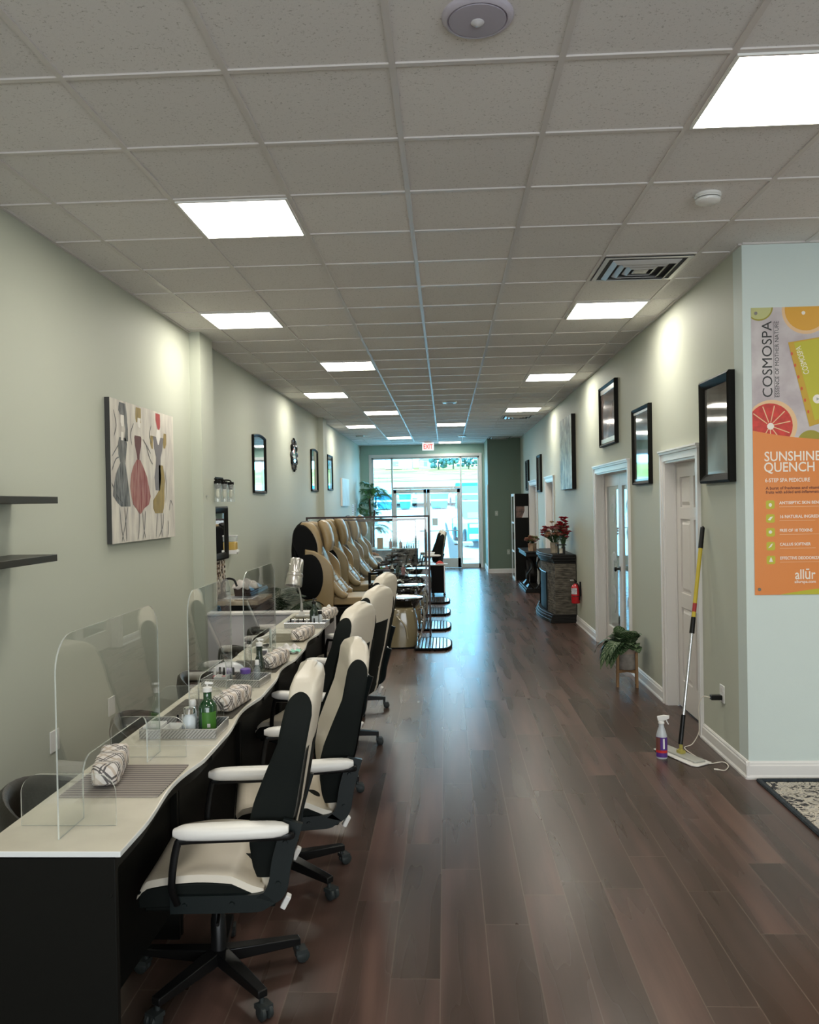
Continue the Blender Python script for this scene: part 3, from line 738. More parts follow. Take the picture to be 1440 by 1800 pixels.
# plaid hand rests (wrapped cushions)
def plaid():
    m = mat('plaid_wrap', (.7, .66, .62), rough=.6); h = NT(m); tc = h.n('ShaderNodeTexCoord'); sx = h.n('ShaderNodeSeparateXYZ'); h.l(tc.outputs['Object'], sx.inputs[0])
    u = h.math('MULTIPLY', h.math('ADD', h.math('ADD', sx.outputs[0], sx.outputs[1]), h.math('MULTIPLY', sx.outputs[2], .6)), 11.0)
    v = h.math('MULTIPLY', h.math('ADD', h.math('SUBTRACT', sx.outputs[0], sx.outputs[1]), sx.outputs[2]), 11.0)
    def lines(w, offs, th):
        f = h.math('FRACT', h.math('ADD', w, 40.0)); acc = None
        for o in offs:
            q = h.math('LESS_THAN', h.math('ABSOLUTE', h.math('SUBTRACT', f, o)), th); acc = q if acc is None else h.math('MAXIMUM', acc, q)
        return acc
    dark = h.math('MAXIMUM', lines(u, (.42, .58), .038), lines(v, (.42, .58), .038))
    tan = h.math('MAXIMUM', lines(u, (.02, .97), .06), lines(v, (.02, .97), .06))
    m1 = h.n('ShaderNodeMix', data_type='RGBA'); h.l(h.math('MULTIPLY', tan, .7), m1.inputs['Factor']); m1.inputs[6].default_value = (.74, .69, .66, 1); m1.inputs[7].default_value = (.48, .38, .29, 1)
    m2 = h.n('ShaderNodeMix', data_type='RGBA'); h.l(h.math('MULTIPLY', dark, .88), m2.inputs['Factor']); h.l(m1.outputs[2], m2.inputs[6]); m2.inputs[7].default_value = (.03, .025, .03, 1)
    h.l(m2.outputs[2], h.p.inputs['Base Color']); return m
M_plaid = plaid()
def handrest(name='hand_rest'):
    b = MB(); sec = []
    n = 18
    for i in range(n + 1):
        u = -1 + 2 * i / n; y = .17 * u; e = (1 - abs(u) ** 9) ** .5 if abs(u) < 1 else .30
        e = max(e, .55); wob = .004 * math.sin(i * 1.9)
        sec.append([((.050 + wob * .5) * e * math.copysign(abs(math.cos(a)) ** .30, math.cos(a)), y + .003 * math.sin(3 * a), .040 + (.040) * e * math.copysign(abs(math.sin(a)) ** .6, math.sin(a)) + (0 if math.sin(a) < 0 else .004 * math.sin(i))) for a in [2 * PI * k / 20 for k in range(20)]])
    b.rings(sec); return b.build(name, M_plaid, smooth=45)
HR = [(-1.243, 2.965, 14, 'plaid wrapped hand rest on the nearest table, beside the striped mat'),
      (-1.058, 3.985, -8, 'plaid wrapped hand rest beside the first green pump bottle'),
      (-1.06, 5.0, -9, 'plaid wrapped hand rest beside the crumpled white paper'),
      (-1.06, 6.0, -9, 'plaid wrapped hand rest beside the olive mat'),
      (-1.03, 7.08, -8, 'farthest plaid wrapped hand rest, at the half wall end')]
h0 = handrest()
for n, (x, y, a, lb) in enumerate(HR):
    o = h0 if n == 0 else h0.copy()
    if n: C.objects.link(o)
    o.location = (x, y, DZ + .006 + (.0)); o.rotation_euler = (0, 0, R(a)); tag(o, lb, 'hand rest', 'plaid hand rests along the tables')
# striped woven mats under the rests
def matmat(name, c1, c2):
    m = mat(name, c1, rough=.85); h = NT(m); tc = h.n('ShaderNodeTexCoord'); w = h.n('ShaderNodeTexWave'); w.bands_direction = 'Y'; w.inputs['Scale'].default_value = 14; w.inputs['Distortion'].default_value = .6
    h.l(tc.outputs['Object'], w.inputs['Vector']); r = h.n('ShaderNodeValToRGB'); r.color_ramp.elements[0].color = (*c2, 1); r.color_ramp.elements[1].color = (*c1, 1); h.l(w.outputs['Fac'], r.inputs['Fac']); h.l(r.outputs[0], h.p.inputs['Base Color'])
    bp = h.n('ShaderNodeBump'); bp.inputs['Strength'].default_value = .5; bp.inputs['Distance'].default_value = .003; h.l(w.outputs['Fac'], bp.inputs['Height']); h.l(bp.outputs[0], h.p.inputs['Normal']); return m
M_m1 = matmat('taupe_striped_mat', (.34, .30, .27), (.15, .13, .12)); M_m2 = matmat('olive_mat', (.20, .18, .12), (.12, .11, .075)); M_m3 = matmat('dark_mat', (.08, .07, .055), (.04, .035, .03))
for x0, x1, y0, y1, m, lb in ((-1.335, -.992, 2.742, 3.085, M_m1, 'taupe striped mat on the nearest manicure table'), (-1.34, -1.002, 3.76, 4.14, M_m3, 'dark mat under the second plaid hand rest'),
        (-1.34, -1.015, 4.80, 5.17, M_m3, 'dark mat under the third plaid hand rest'), (-1.36, -1.03, 5.86, 6.25, M_m2, 'olive mat beside the glass jar on the fourth table'), (-1.36, -1.0, 6.9, 7.25, M_m2, 'olive mat under the farthest hand rest')):
    b = MB(); cx, cy = (x0 + x1) / 2, (y0 + y1) / 2; b.prism(rrect(x0 - cx, x1 - cx, y0 - cy, y1 - cy, .004, 2), 'z', 0, .0035)
    tag(b.build('table_mat', m, loc=(cx, cy, DZ + .001), smooth=0), lb, 'table mat', 'mats on the manicure tables')

# perforated metal trays
def perf():
    m = mat('perforated_silver', (.60, .60, .60), rough=.3, metal=.8); h = NT(m); tc = h.n('ShaderNodeTexCoord'); mp = h.n('ShaderNodeMapping'); mp.inputs['Rotation'].default_value = (0, R(45), R(45)); mp.inputs['Scale'].default_value = (1, 1, 1)
    h.l(tc.outputs['Object'], mp.inputs['Vector']); v = h.n('ShaderNodeTexChecker'); v.inputs['Scale'].default_value = 190; h.l(mp.outputs[0], v.inputs['Vector'])
    v.inputs['Color1'].default_value = (.62, .62, .63, 1); v.inputs['Color2'].default_value = (.28, .28, .28, 1); h.l(v.outputs['Color'], h.p.inputs['Base Color']); return m
M_perf = perf(); M_silv = mat('silver_tray_rim', (.68, .68, .68), rough=.25, metal=.9)
def tray(w, d, h=.04):
    t = thing('organizer_tray', '', 'tray')
    b = MB(); b.box(-w / 2, w / 2, -d / 2, d / 2, 0, .003); b.build('tray_floor', M_silv, t)
    for q in ((-w / 2, w / 2, -d / 2, -d / 2 + .003), (-w / 2, w / 2, d / 2 - .003, d / 2), (-w / 2, -w / 2 + .003, -d / 2, d / 2), (w / 2 - .003, w / 2, -d / 2, d / 2)):
        b = MB(); b.box(*q, .003, h); b.build('tray_wall', M_perf, t, smooth=0)
    b = MB(); b.tube([(-w / 2, -d / 2, h), (w / 2, -d / 2, h), (w / 2, d / 2, h), (-w / 2, d / 2, h)], .003, 6, loop=True); b.build('tray_rim', M_silv, t)
    return t
T1 = tray(.33, .20)
T1.location = (-1.150, 3.535, DZ + .001); T1['label'] = 'silver perforated tray holding the first green pump bottle'; T1['group'] = 'silver trays on the manicure tables'
dup(T1, (-1.175, 4.515, DZ + .001), R(-6), 'silver perforated tray holding the purple-capped jar')
dup(T1, (-1.135, 6.62, DZ + .001), R(-2), 'silver tray crowded with nail polish near the lamp')

# bottles
M_grn = mat('green_bottle', (.008, .055, .015), rough=.08, spec=.6, coat=.5); M_dgrn = mat('dark_green_bottle', (.006, .022, .012), rough=.12, coat=.4)
M_lblg = mat('green_label', (.06, .19, .025), rough=.4); M_clearb = clear_mat('clear_bottle_plastic', tint=(.90, .93, .93), ior=1.4, haze=.25, hazecol=(.7, .75, .75))
M_milk = mat('milky_bottle', (.66, .72, .76), rough=.3); M_purp = mat('purple_cap', (.16, .08, .42), rough=.4); M_redp = mat('red_plastic', (.55, .03, .03), rough=.3)
def bottle(name, loc, r, h, neck, body, label, cat='bottle', cap=M_white, pump=True, shoulder=.75, lab=None, sx=1, z0=None, rz=0, group=None, taper=1.0):
    t = thing(name, label, cat, loc, rz, group)
    hb = h
    prof = [(.001, 0), (r * .96, 0), (r, .006), (r * taper, hb * shoulder), (r * taper * .8, hb * (shoulder + .1)), (neck, hb * (shoulder + .18)), (neck, hb), (.001, hb)]
    b = MB(); b.lathe(prof, seg=24, sx=sx); b.build('bottle_body', body, t, smooth=50)
    b = MB()
    if pump == 'spray':
        b.lathe([(.001, hb), (neck * 1.25, hb), (neck * 1.2, hb + .02), (neck * .5, hb + .03), (.001, hb + .03)], seg=16)
        b.rings([[(x, y, z) for x, y, z in ((-.012, -.008, hb + .028), (-.012, .008, hb + .028), (-.018, .008, hb + .055), (-.018, -.008, hb + .055))], [(.05, -.007, hb + .045), (.05, .007, hb + .045), (.05, .007, hb + .057), (.05, -.007, hb + .057)]])
    elif pump:
        b.lathe([(.001, hb), (neck * 1.12, hb), (neck * 1.12, hb + .018), (neck * .5, hb + .022), (.004, hb + .024), (.004, hb + .036), (.001, hb + .036)], seg=16)
        b.rings([[(-.009, -.007, hb + .034), (-.009, .007, hb + .034), (-.009, .006, hb + .043), (-.009, -.006, hb + .043)], [(.026, -.005, hb + .033), (.026, .005, hb + .033), (.026, .004, hb + .040), (.026, -.004, hb + .040)]])
    else:
        b.lathe([(.001, hb - .002), (neck * 1.3, hb - .002), (neck * 1.3, hb + .02), (neck * 1.1, hb + .024), (.001, hb + .024)], seg=18)
    b.build('cap', cap, t, smooth=40)
    if lab:
        z0_, z1_, m = lab
        b = MB(); seg = 14; a0, a1 = -PI * .62, -PI * .08
        b.grid(lambda u, v: Vector(((r * taper + .0007) * sx * math.cos(a0 + (a1 - a0) * u), (r * taper ** .5 + .0009) * math.sin(a0 + (a1 - a0) * u), z0_ + (z1_ - z0_) * v)), seg, 1); b.build('label_sticker', m, t, smooth=60)
    return t
TZ = DZ + .0045
t = bottle('pump_bottle', (-1.058, 3.565, TZ), .040, .168, .018, M_grn, 'large green glass pump bottle with bright green label in the nearest tray', lab=(.01, .085, M_lblg), shoulder=.62)
b = MB(); b.box(.002, .022, -.0400, -.0392, .020, .036); b.build('barcode_patch', M_white, t, smooth=0)
bottle('jar', (-1.128, 3.525, TZ), .027, .085, .019, M_milk, 'white milky bottle with chrome shaker cap in the nearest tray', cap=M_chrome, pump=False, shoulder=.72)
bottle('spray_bottle', (-1.135, 3.60, TZ), .018, .10, .011, M_milk, 'slim white bottle with nozzle cap behind the milky bottle', cap=M_white, pump=False, shoulder=.7)
bottle('pump_bottle', (-1.115, 4.82, DZ + .001), .036, .155, .018, M_dgrn, 'dark green pump bottle by the third plaid hand rest', shoulder=.45, taper=.75)
bottle('spray_bottle', (-1.06, 4.52, TZ), .018, .10, .009, M_clearb, 'clear spray bottle with white nozzle in the second tray', pump=False, shoulder=.72)
bottle('jar', (-1.118, 4.49, TZ), .026, .06, .022, M_clearb, 'small clear jar with purple cap in the second tray', cap=M_purp, pump=False, shoulder=.8)
bottle('pump_bottle', (-1.085, 6.66, TZ), .036, .175, .016, M_dgrn, 'green pump bottle with black pump in the farthest tray', cap=M_blackm, shoulder=.62, lab=(.01, .08, M_milk))
bottle('jar', (-1.04, 6.69, TZ), .017, .09, .012, M_milk, 'slim white bottle with black cap at the corner of the farthest tray', cap=M_blackm, pump=False)
# white little boxes / polish bottles in trays
def openbox(loc, w, d, h, label, m=M_white, rz=0, grp=None):
    t = MB(); th = .003
    t.box(-w / 2, w / 2, -d / 2, d / 2, 0, th); t.box(-w / 2, w / 2, -d / 2, -d / 2 + th, th, h); t.box(-w / 2, w / 2, d / 2 - th, d / 2, th, h); t.box(-w / 2, -w / 2 + th, -d / 2 + th, d / 2 - th, th, h); t.box(w / 2 - th, w / 2, -d / 2 + th, d / 2 - th, th, h)
    o = t.build('small_box', m, smooth=0, loc=loc); o.rotation_euler = (0, 0, rz); return tag(o, label, 'box', grp)
openbox((-1.27, 3.50, TZ), .075, .09, .045, 'white box at the left end of the nearest tray')
openbox((-1.19, 3.505, TZ), .07, .10, .035, 'white box in the middle of the nearest tray, beside the milky bottle')
openbox((-1.25, 4.49, TZ), .07, .08, .045, 'white box in the second tray holding tools')
openbox((-1.24, 6.56, TZ), .07, .05, .03, 'left white box in the farthest tray'); openbox((-1.165, 6.56, TZ), .06, .05, .03, 'right white box in the farthest tray')
pc = [(.02, .02, .02), (.3, .02, .05), (.05, .05, .06), (.5, .3, .3), (.02, .02, .03), (.35, .3, .25)]
def polish(x, y, z, k, lb, grp, sc=1.0):
    t = thing('nail_polish', lb, 'nail polish', (x, y, z), 0, grp)
    b = MB(); b.lathe([(.001, 0), (.010 * sc, 0), (.011 * sc, .004), (.011 * sc, .024 * sc), (.005 * sc, .030 * sc), (.001, .030 * sc)], seg=12); b.build('polish_glass', mat('polish_%d' % k, pc[k % 6], rough=.1, coat=.5), t)
    b = MB(); b.lathe([(.001, .029 * sc), (.006 * sc, .029 * sc), (.005 * sc, .062 * sc), (.001, .064 * sc)], seg=10); b.build('cap', [M_blackm, M_white, M_darkg][k % 3], t)
for k in range(7): polish(-1.265 + .03 * k + (.01 if k > 2 else 0), 6.60 + .015 * (k % 2), TZ + .003, k, 'small nail polish bottle standing in the farthest tray', 'nail polish bottles in the farthest tray')
for k in range(5): polish(-1.30 + .026 * k, 4.53 + .012 * (k % 2), TZ + .004, k + 1, 'small dark bottle standing in the second tray', 'small bottles in the second tray', 1.25)
for k in range(4): polish(-1.20 + .022 * k, 3.59, TZ + .004, k + 3, 'small bottle behind the white boxes in the nearest tray', 'small bottles in the nearest tray', .9)
# white gel lamp behind second tray, tablet, paper, jar, box
t = thing('nail_lamp', 'white rounded nail lamp beside the dark green bottle', 'nail lamp', (-1.285, 4.75, DZ + .001), R(-10))
b = MB(); sec = []
for i in range(13):
    y = -.09 + .18 * i / 12; s = math.sin(PI * (i + 1.5) / 15) ** .35
    sec.append([(.10 * s * math.cos(a), y, .075 * s * math.sin(a)) for a in [PI * k / 14 for k in range(15)]])
b.rings(sec); b.build('lamp_housing', mat('pale_lilac_plastic', (.62, .61, .66), rough=.25), t, smooth=60)
b = MB(); b.box(-.075, .075, -.092, -.085, .002, .035); b.build('lamp_opening', M_darkg, t)
t = thing('tablet', 'black tablet with white edge leaning above the third table', 'tablet', (-1.30, 5.62, DZ + .001), R(-18))
b = MB(); b.cbox((0, 0, .05), (.11, .20, .008), (0, R(-42), 0)); b.build('tablet_body', M_white, t, bevel=.003)
b = MB(); b.cbox((.0032, 0, .0538), (.098, .185, .002), (0, R(-42), 0)); b.build('screen', mat('dark_screen', (.01, .01, .012), rough=.08), t)
b = MB(); b.cbox((.028, 0, .014), (.02, .14, .022)); b.build('tablet_stand', M_darkg, t, bevel=.003)
t = thing('phone_charger', 'small white device with dark screen beside the third hand rest', 'phone', (-1.15, 5.10, DZ + .02), R(12))
b = MB(); b.cbox((0, 0, .03), (.045, .10, .009), (R(38), 0, 0)); b.build('phone_body', M_white, t, bevel=.003)
b = MB(); b.cbox((0, -.004, .036), (.036, .06, .002), (R(38), 0, 0)); b.build('phone_screen', M_darkg, t)
b = MB(); random.seed(3)
def crumple(u, v):
    x = (u - .5) * .15; y = (v - .5) * .22
    return Vector((x, y, .003 + .045 * abs(math.sin(7 * u + 3 * v) * math.cos(5 * v - 2 * u)) * math.sin(PI * u) ** .5 * math.sin(PI * v) ** .5 + .012 * random.random()))
b.grid(crumple, 14, 18); tag(b.build('paper_towel', mat('crumpled_paper', (.78, .74, .74), rough=.7), smooth=25, solid=.0015, loc=(-1.08, 5.50, DZ + .002)), 'crumpled white paper towel with pastel marks beside the fourth hand rest', 'paper towel')
b = MB(); b.grid(lambda u, v: Vector(((u - .5) * .09, (v - .5) * .08, .010 + .014 * abs(math.sin(6 * u + 4 * v)))), 8, 8)
tag(b.build('mint_wipe', mat('mint_tissue', (.35, .72, .58), rough=.7), smooth=30, solid=.0015, loc=(-1.02, 5.42, DZ + .001)), 'mint green tissue in front of the crumpled paper', 'tissue')
b = MB(); b.lathe([(.001, 0), (.022, 0), (.023, .005), (.023, .125), (.021, .125), (.020, .006), (.001, .006)], seg=24)
tag(b.build('glass_jar', M_clearb, loc=(-1.215, 5.66, DZ + .001), smooth=50), 'tall clear glass jar beside the crumpled paper', 'jar')
for x, y, a, lb in ((-1.195, 5.70, 0, 'plain'),):
    pass
b = MB(); b.box(-.06, .06, -.05, .05, 0, .06); t = thing('tissue_box', 'white tissue box with plaid side at the far end of the last table', 'tissue box', (-1.055, 7.30, DZ + .001), R(-5))
b.build('box', M_plaid, t, bevel=.003); b = MB(); b.box(-.055, .055, -.045, .045, .06, .066); b.grid(lambda u, v: Vector(((u - .5) * .05, (v - .5) * .03, .066 + .03 * math.sin(PI * u) * math.sin(PI * v))), 6, 6); b.build('tissue', M_white, t)
# desk lamp with ribbed metal head
t = thing('desk_lamp', 'gooseneck desk lamp with ribbed silver head on the farthest table', 'lamp', (-1.285, 7.22, DZ + .001))
b = MB(); b.prism(rrect(-.05, .07, -.04, .04, .012), 'z', 0, .018); b.cbox((0, 0, .03), (.05, .045, .03)); b.build('lamp_base', M_white, t, bevel=.004)
b = MB(); b.cyl((0, 0, .04), (0, 0, .12), .013); b.build('lamp_stem', M_steel, t)
b = MB(); pts = bez([(0, 0, .11), (-.012, -.01, .22), (-.045, -.04, .33), (-.075, -.07, .42), (-.07, -.11, .475)], 8); b.tube(pts, .008, 10); b.build('gooseneck', M_steel, t)
M = Matrix.Translation((-.045, -.13, .285)) @ Euler((R(-18), R(6), 0)).to_matrix().to_4x4()
b = MB(); rs = []
for r, z, rib in ((.050, .24, 1), (.055, .232, 1), (.063, .12, 1), (.064, .112, 0), (.070, .105, 0), (.072, .085, 0), (.068, .078, 0), (.072, .060, 0), (.074, .02, 0), (.072, 0, 0), (.066, 0, 0), (.066, .02, 0)):
    rs.append([M @ Vector(((r + (.0025 if (k % 2 and rib) else 0)) * math.cos(2 * PI * k / 64), (r + (.0025 if (k % 2 and rib) else 0)) * math.sin(2 * PI * k / 64), z)) for k in range(64)])
b.rings(rs); b.build('lamp_shade', mat('lamp_aluminium', (.62, .60, .58), rough=.28, metal=.95), t, smooth=30)
b = MB(); b.lathe([(.001, .012), (.062, .012), (.062, .005), (.052, .004), (.050, .010), (.036, .010), (.034, .003), (.026, .003), (.024, .009), (.012, .009), (.010, 0), (.001, -.004)], seg=40, M=M); b.build('lamp_reflector', mat('lamp_rings', (.30, .30, .30), rough=.3, metal=.8), t)
# half wall
b = MB(); b.box(XL, -1.03, 7.47, 7.57, 0, .775); o = b.build('wall_half', mat('white_half_wall', (.62, .60, .62), rough=.45), smooth=0); struct(o)
b = MB(); b.box(XL, -1.01, 7.45, 7.59, .775, .80); struct(b.build('trim_7', M_trim, bevel=.005))
# ================================================================ LEFT WALL THINGS
def onleft(name, label, cat, y, z, group=None):   # local: x out of wall, y along, z up
    return thing(name, label, cat, (XL, y, z), 0, group)
# floating shelves
M_shelf = mat('espresso_shelf', (.022, .019, .013), rough=.42)
for z, lb, y1 in ((1.822, 'upper dark floating shelf at the left picture edge', 4.28), (1.519, 'lower dark floating shelf at the left picture edge', 4.26)):
    b = MB(); b.box(0, .25, -1.0, 0, -.018, .018)
    tag(b.build('floating_shelf', M_shelf, bevel=.002, loc=(XL + .001, y1, z)), lb, 'shelf', 'dark floating shelves')
# canvas painting with three painted dresses
t = onleft('canvas_painting', 'unframed canvas with three sketched figures in black, red and grey-gold dresses', 'painting', 5.50, 1.53)
M_canvas = mat('painted_canvas', (.70, .66, .58), rough=.6, var=.35, vscale=5, col2=(.50, .46, .42), stretch=(1, 3, .7), bump=.15, bscale=60)
CWd, CHt = 1.30, 1.00
b = MB(); b.box(.002, .036, 0, CWd, 0, CHt); b.build('canvas_wrap', M_darkg, t); b = MB(); b.box(.036, .0385, .001, CWd - .001, .001, CHt - .001); b.build('canvas_face', M_canvas, t, smooth=0)
Pk = mat('paint_black', (.03, .03, .032), rough=.5, var=.7, vscale=14, col2=(.22, .22, .21), stretch=(1, 4, .6)); Pr = mat('paint_red', (.22, .025, .025), rough=.5, var=.5, vscale=12, col2=(.40, .20, .16), stretch=(1, 4, .5)); Pdr = mat('paint_maroon', (.10, .02, .02), rough=.5)
Pg = mat('paint_grey', (.17, .15, .155), rough=.5); Po = mat('paint_ochre', (.36, .25, .06), rough=.5, var=.4, vscale=14, stretch=(1, 4, .5)); Pw = mat('paint_white', (.80, .76, .70), rough=.6)
def blob(prof, yc, m, nm, d=.0395):
    """prof: list (z, left, right) offsets from yc"""
    b = MB(); b.rings([[(d, yc + l, z), (d, yc + r, z)] for z, l, r in prof], closed=False, cap=False); o = b.build(nm, m, t, smooth=0)
def strokes(L, m, nm, w=.004, d=.040):
    for pts in L:
        b = MB(); b.tube([(d, p[0], p[1]) for p in bez([(q[0], q[1]) + (0,) for q in pts], 5)], [w * .4] + [w] * (5 * (len(pts) - 1) - 1) + [w * .3], 6, flat=1, up=(1, 0, 0))
        b.xf(Matrix.Translation((d, 0, 0)) @ Matrix.Diagonal((.12, 1, 1, 1)) @ Matrix.Translation((-d, 0, 0))); b.build(nm, m, t)
blob([(.985, .02, .13), (.93, .0, .15), (.88, .05, .16), (.86, .10, .16), (.80, .12, .17), (.72, .10, .17)], .14, Pk, 'painted_hair'); blob([(.90, .04, .10), (.85, .035, .10), (.82, .05, .09)], .14, Pw, 'painted_face', .040)
blob([(.74, .01, .13), (.70, -.01, .15), (.62, -.01, .13), (.56, .02, .11), (.48, -.06, .14), (.40, -.10, .16), (.33, -.12, .18), (.28, -.04, .19), (.255, .02, .19)], .14, Pk, 'painted_dress')
blob([(.78, .04, .09), (.72, .04, .08)], .14, Pw, 'painted_chest', .040)
blob([(.985, -.05, .05), (.93, -.06, .05), (.90, -.06, .045), (.875, -.05, .05)], .52, Po, 'painted_hair'); blob([(.91, -.02, .04), (.87, -.025, .035), (.84, -.01, .03)], .52, Pw, 'painted_face', .040)
blob([(.775, -.06, .06), (.76, -.07, .07), (.70, -.06, .06), (.64, -.03, .03), (.60, -.02, .025)], .50, Pdr, 'painted_bodice')
blob([(.60, -.03, .04), (.55, -.10, .10), (.48, -.15, .17), (.40, -.17, .21), (.33, -.15, .24), (.27, -.12, .20), (.24, -.06, .10), (.20, .0, .03)], .50, Pr, 'painted_skirt')
blob([(.985, -.05, .05), (.93, -.05, .055), (.88, -.02, .05), (.86, 0, .03)], .93, mat('paint_scarlet', (.40, .03, .03), rough=.5), 'painted_hair')
blob([(.80, -.13, .13), (.76, -.10, .11), (.70, -.09, .09), (.64, -.05, .05), (.56, -.07, .04), (.48, -.10, .05), (.38, -.08, .02)], .93, Pg, 'painted_dress'); blob([(.86, -.03, .04), (.80, -.05, .05), (.74, -.01, .01)], .93, Pw, 'painted_chest', .040)
blob([(.80, -.17, -.11), (.74, -.18, -.12), (.70, -.15, -.12)], .93, Po, 'painted_sleeve'); blob([(.84, .13, .19), (.76, .11, .19), (.72, .12, .16)], .93, Po, 'painted_sleeve'); blob([(.58, .0, .10), (.46, .0, .14), (.38, .0, .12), (.30, -.14, .12), (.24, -.14, .10), (.20, -.10, .07)], .93, Po, 'painted_hem')
strokes([[(.13, .25), (.16, .10), (.20, .01)], [(.28, .25), (.22, .12), (.16, .01)], [(.22, .25), (.24, .12), (.25, .01)], [(.0, .42), (.10, .33), (.20, .28)], [(.02, .60), (.10, .66), (.16, .70)], [(.01, .50), (.08, .58), (.14, .60)], [(.50, .22), (.49, .10), (.46, .01)], [(.56, .22), (.58, .10), (.62, .01)], [(.62, .22), (.60, .1), (.56, .01)],
         [(.88, .20), (.86, .10), (.84, .01)], [(.96, .20), (.97, .1), (.98, .01)], [(1.02, .20), (1.0, .1), (.90, .01)], [(.66, .72), (.74, .62), (.80, .58)], [(.60, .76), (.70, .70), (.76, .66)], [(.42, .86), (.36, .78), (.38, .70)], [(.78, .88), (.74, .80), (.78, .74)], [(1.16, .22), (1.2, .30), (1.24, .26)], [(1.12, .02), (1.13, .08), (1.12, .14)], [(.06, .92), (.10, .82), (.06, .74)], [(1.07, .54), (1.10, .44), (1.08, .28)]], Pk, 'brush_line', .005)
# outlets on left wall
for y, lb in ((4.69, 'white blank wall plate low on the left wall, nearer the camera'), (5.51, 'white blank wall plate low on the left wall, seen through the first acrylic screen')):
    b = MB(); b.prism(rrect(-.055, .055, -.062, .062, .004), 'x', 0, .006)
    tag(b.build('wall_plate', M_white, bevel=.002, loc=(XL, y, .428)), lb, 'wall plate', 'blank wall plates on the left wall')
b = MB(); b.box(0, .012, 0, .03, 0, .008); tag(b.build('door_chime_clip', M_steel, loc=(XL + .1, 7.50, 1.87)), 'tiny metal clip on the face of the nearest pilaster', 'clip')
# mirror-like frames
M_mirror = mat('mirror_glass', (.80, .82, .82), rough=.03, metal=1.0); M_gloss = mat('picture_gloss', (.30, .29, .28), rough=.06, coat=.8, var=.5, vscale=3, col2=(.12, .10, .09))
def frame(name, label, cat, side, y0, y1, z0, z1, fw, inner, depth=.03, fm=None, group=None, arch=False, innername='mirror_glass', sill=None):
    fm = fm or M_black
    s = 1 if side == 'L' else -1; X = XL if side == 'L' else XR
    t = thing(name, label, cat, (X, (y0 + y1) / 2, (z0 + z1) / 2), 0, group)
    w, h = (y1 - y0) / 2, (z1 - z0) / 2
    def outline(e, bow=arch):
        if not bow: return [(-w + e, -h + e), (w - e, -h + e), (w - e, h - e), (-w + e, h - e)]
        P = [(-w + e, -h + e), (w - e, -h + e)]
        for i in range(9):
            q = 1 - i / 4; P.append(((w - e) * q, h - e - .03 * q * q))
        return P
    prof = [(0, 0), (0, depth * .8), (fw * .25, depth), (fw * .7, depth * .75), (fw, depth * .45), (fw, 0)]
    b = MB(); rs = [[(s * d, p[0], p[1]) for p in outline(e)] for e, d in prof]
    b.rings(rs, cap=False, loop=True); b.build('frame', fm, t, smooth=30)
    b = MB(); b.rings([[(s * .002, *p) for p in outline(fw * .9)], [(s * depth * .4, *p) for p in outline(fw * .95)]]); b.build(innername, inner, t, smooth=0)
    if sill:
        e = fw
        for q in ((-w + e, w - e, h - e - sill, h - e), (-w + e, w - e, -h + e, -h + e + sill)):
            b = MB(); b.box(min(s * depth * .4, s * depth * .55), max(s * depth * .4, s * depth * .55), *q); b.build('silver_lip', M_steel, t, smooth=0)
    return t
frame('wall_mirror', 'tall arched-top mirror in thin black frame, nearest one on the left wall', 'mirror', 'L', 9.76, 10.44, 1.93, 2.66, .035, M_mirror, arch=True, group=None)
frame('wall_mirror', 'tall mirror in thin black frame just before the second pilaster', 'mirror', 'L', 14.03, 14.75, 2.01, 2.76, .035, M_mirror, arch=True)
frame('wall_mirror', 'tall mirror in thin dark frame beyond the second pilaster on the left wall', 'mirror', 'L', 15.98, 16.68, 2.06, 2.76, .035, M_mirror)
# sunburst mirror
t = onleft('sunburst_mirror', 'round mirror with dark scalloped petals on the left wall', 'mirror', 12.45, 2.54)
b = MB(); b.lathe([(.001, 0), (.15, 0), (.15, .012), (.13, .018), (.001, .018)], seg=32, M=Matrix.Rotation(PI / 2, 4, 'Y')); b.build('mirror_backing', M_black, t)
b = MB(); b.lathe([(.001, .019), (.12, .019), (.118, .024), (.001, .026)], seg=32, M=Matrix.Rotation(PI / 2, 4, 'Y')); b.build('mirror_glass', M_mirror, t)
for k in range(12):
    a = 2 * PI * k / 12; b = MB(); M = Matrix.Rotation(a, 4, 'X')
    b.rings([[M @ Vector((.02 + .012 * math.cos(q), .20 + .062 * math.cos(q2), .042 * math.sin(q2))) if 0 else M @ Vector((.016 + dx, .195 + r * math.cos(q2), r * .75 * math.sin(q2))) for q2 in [2 * PI * j / 14 for j in range(14)]] for r, dx in ((.062, -.012), (.064, .0), (.05, .014), (.03, .006), (.02, .004))])
    b.build('petal', M_black if k % 2 else mat('dark_glass_petal', (.05, .05, .055), rough=.1, coat=.6), t)
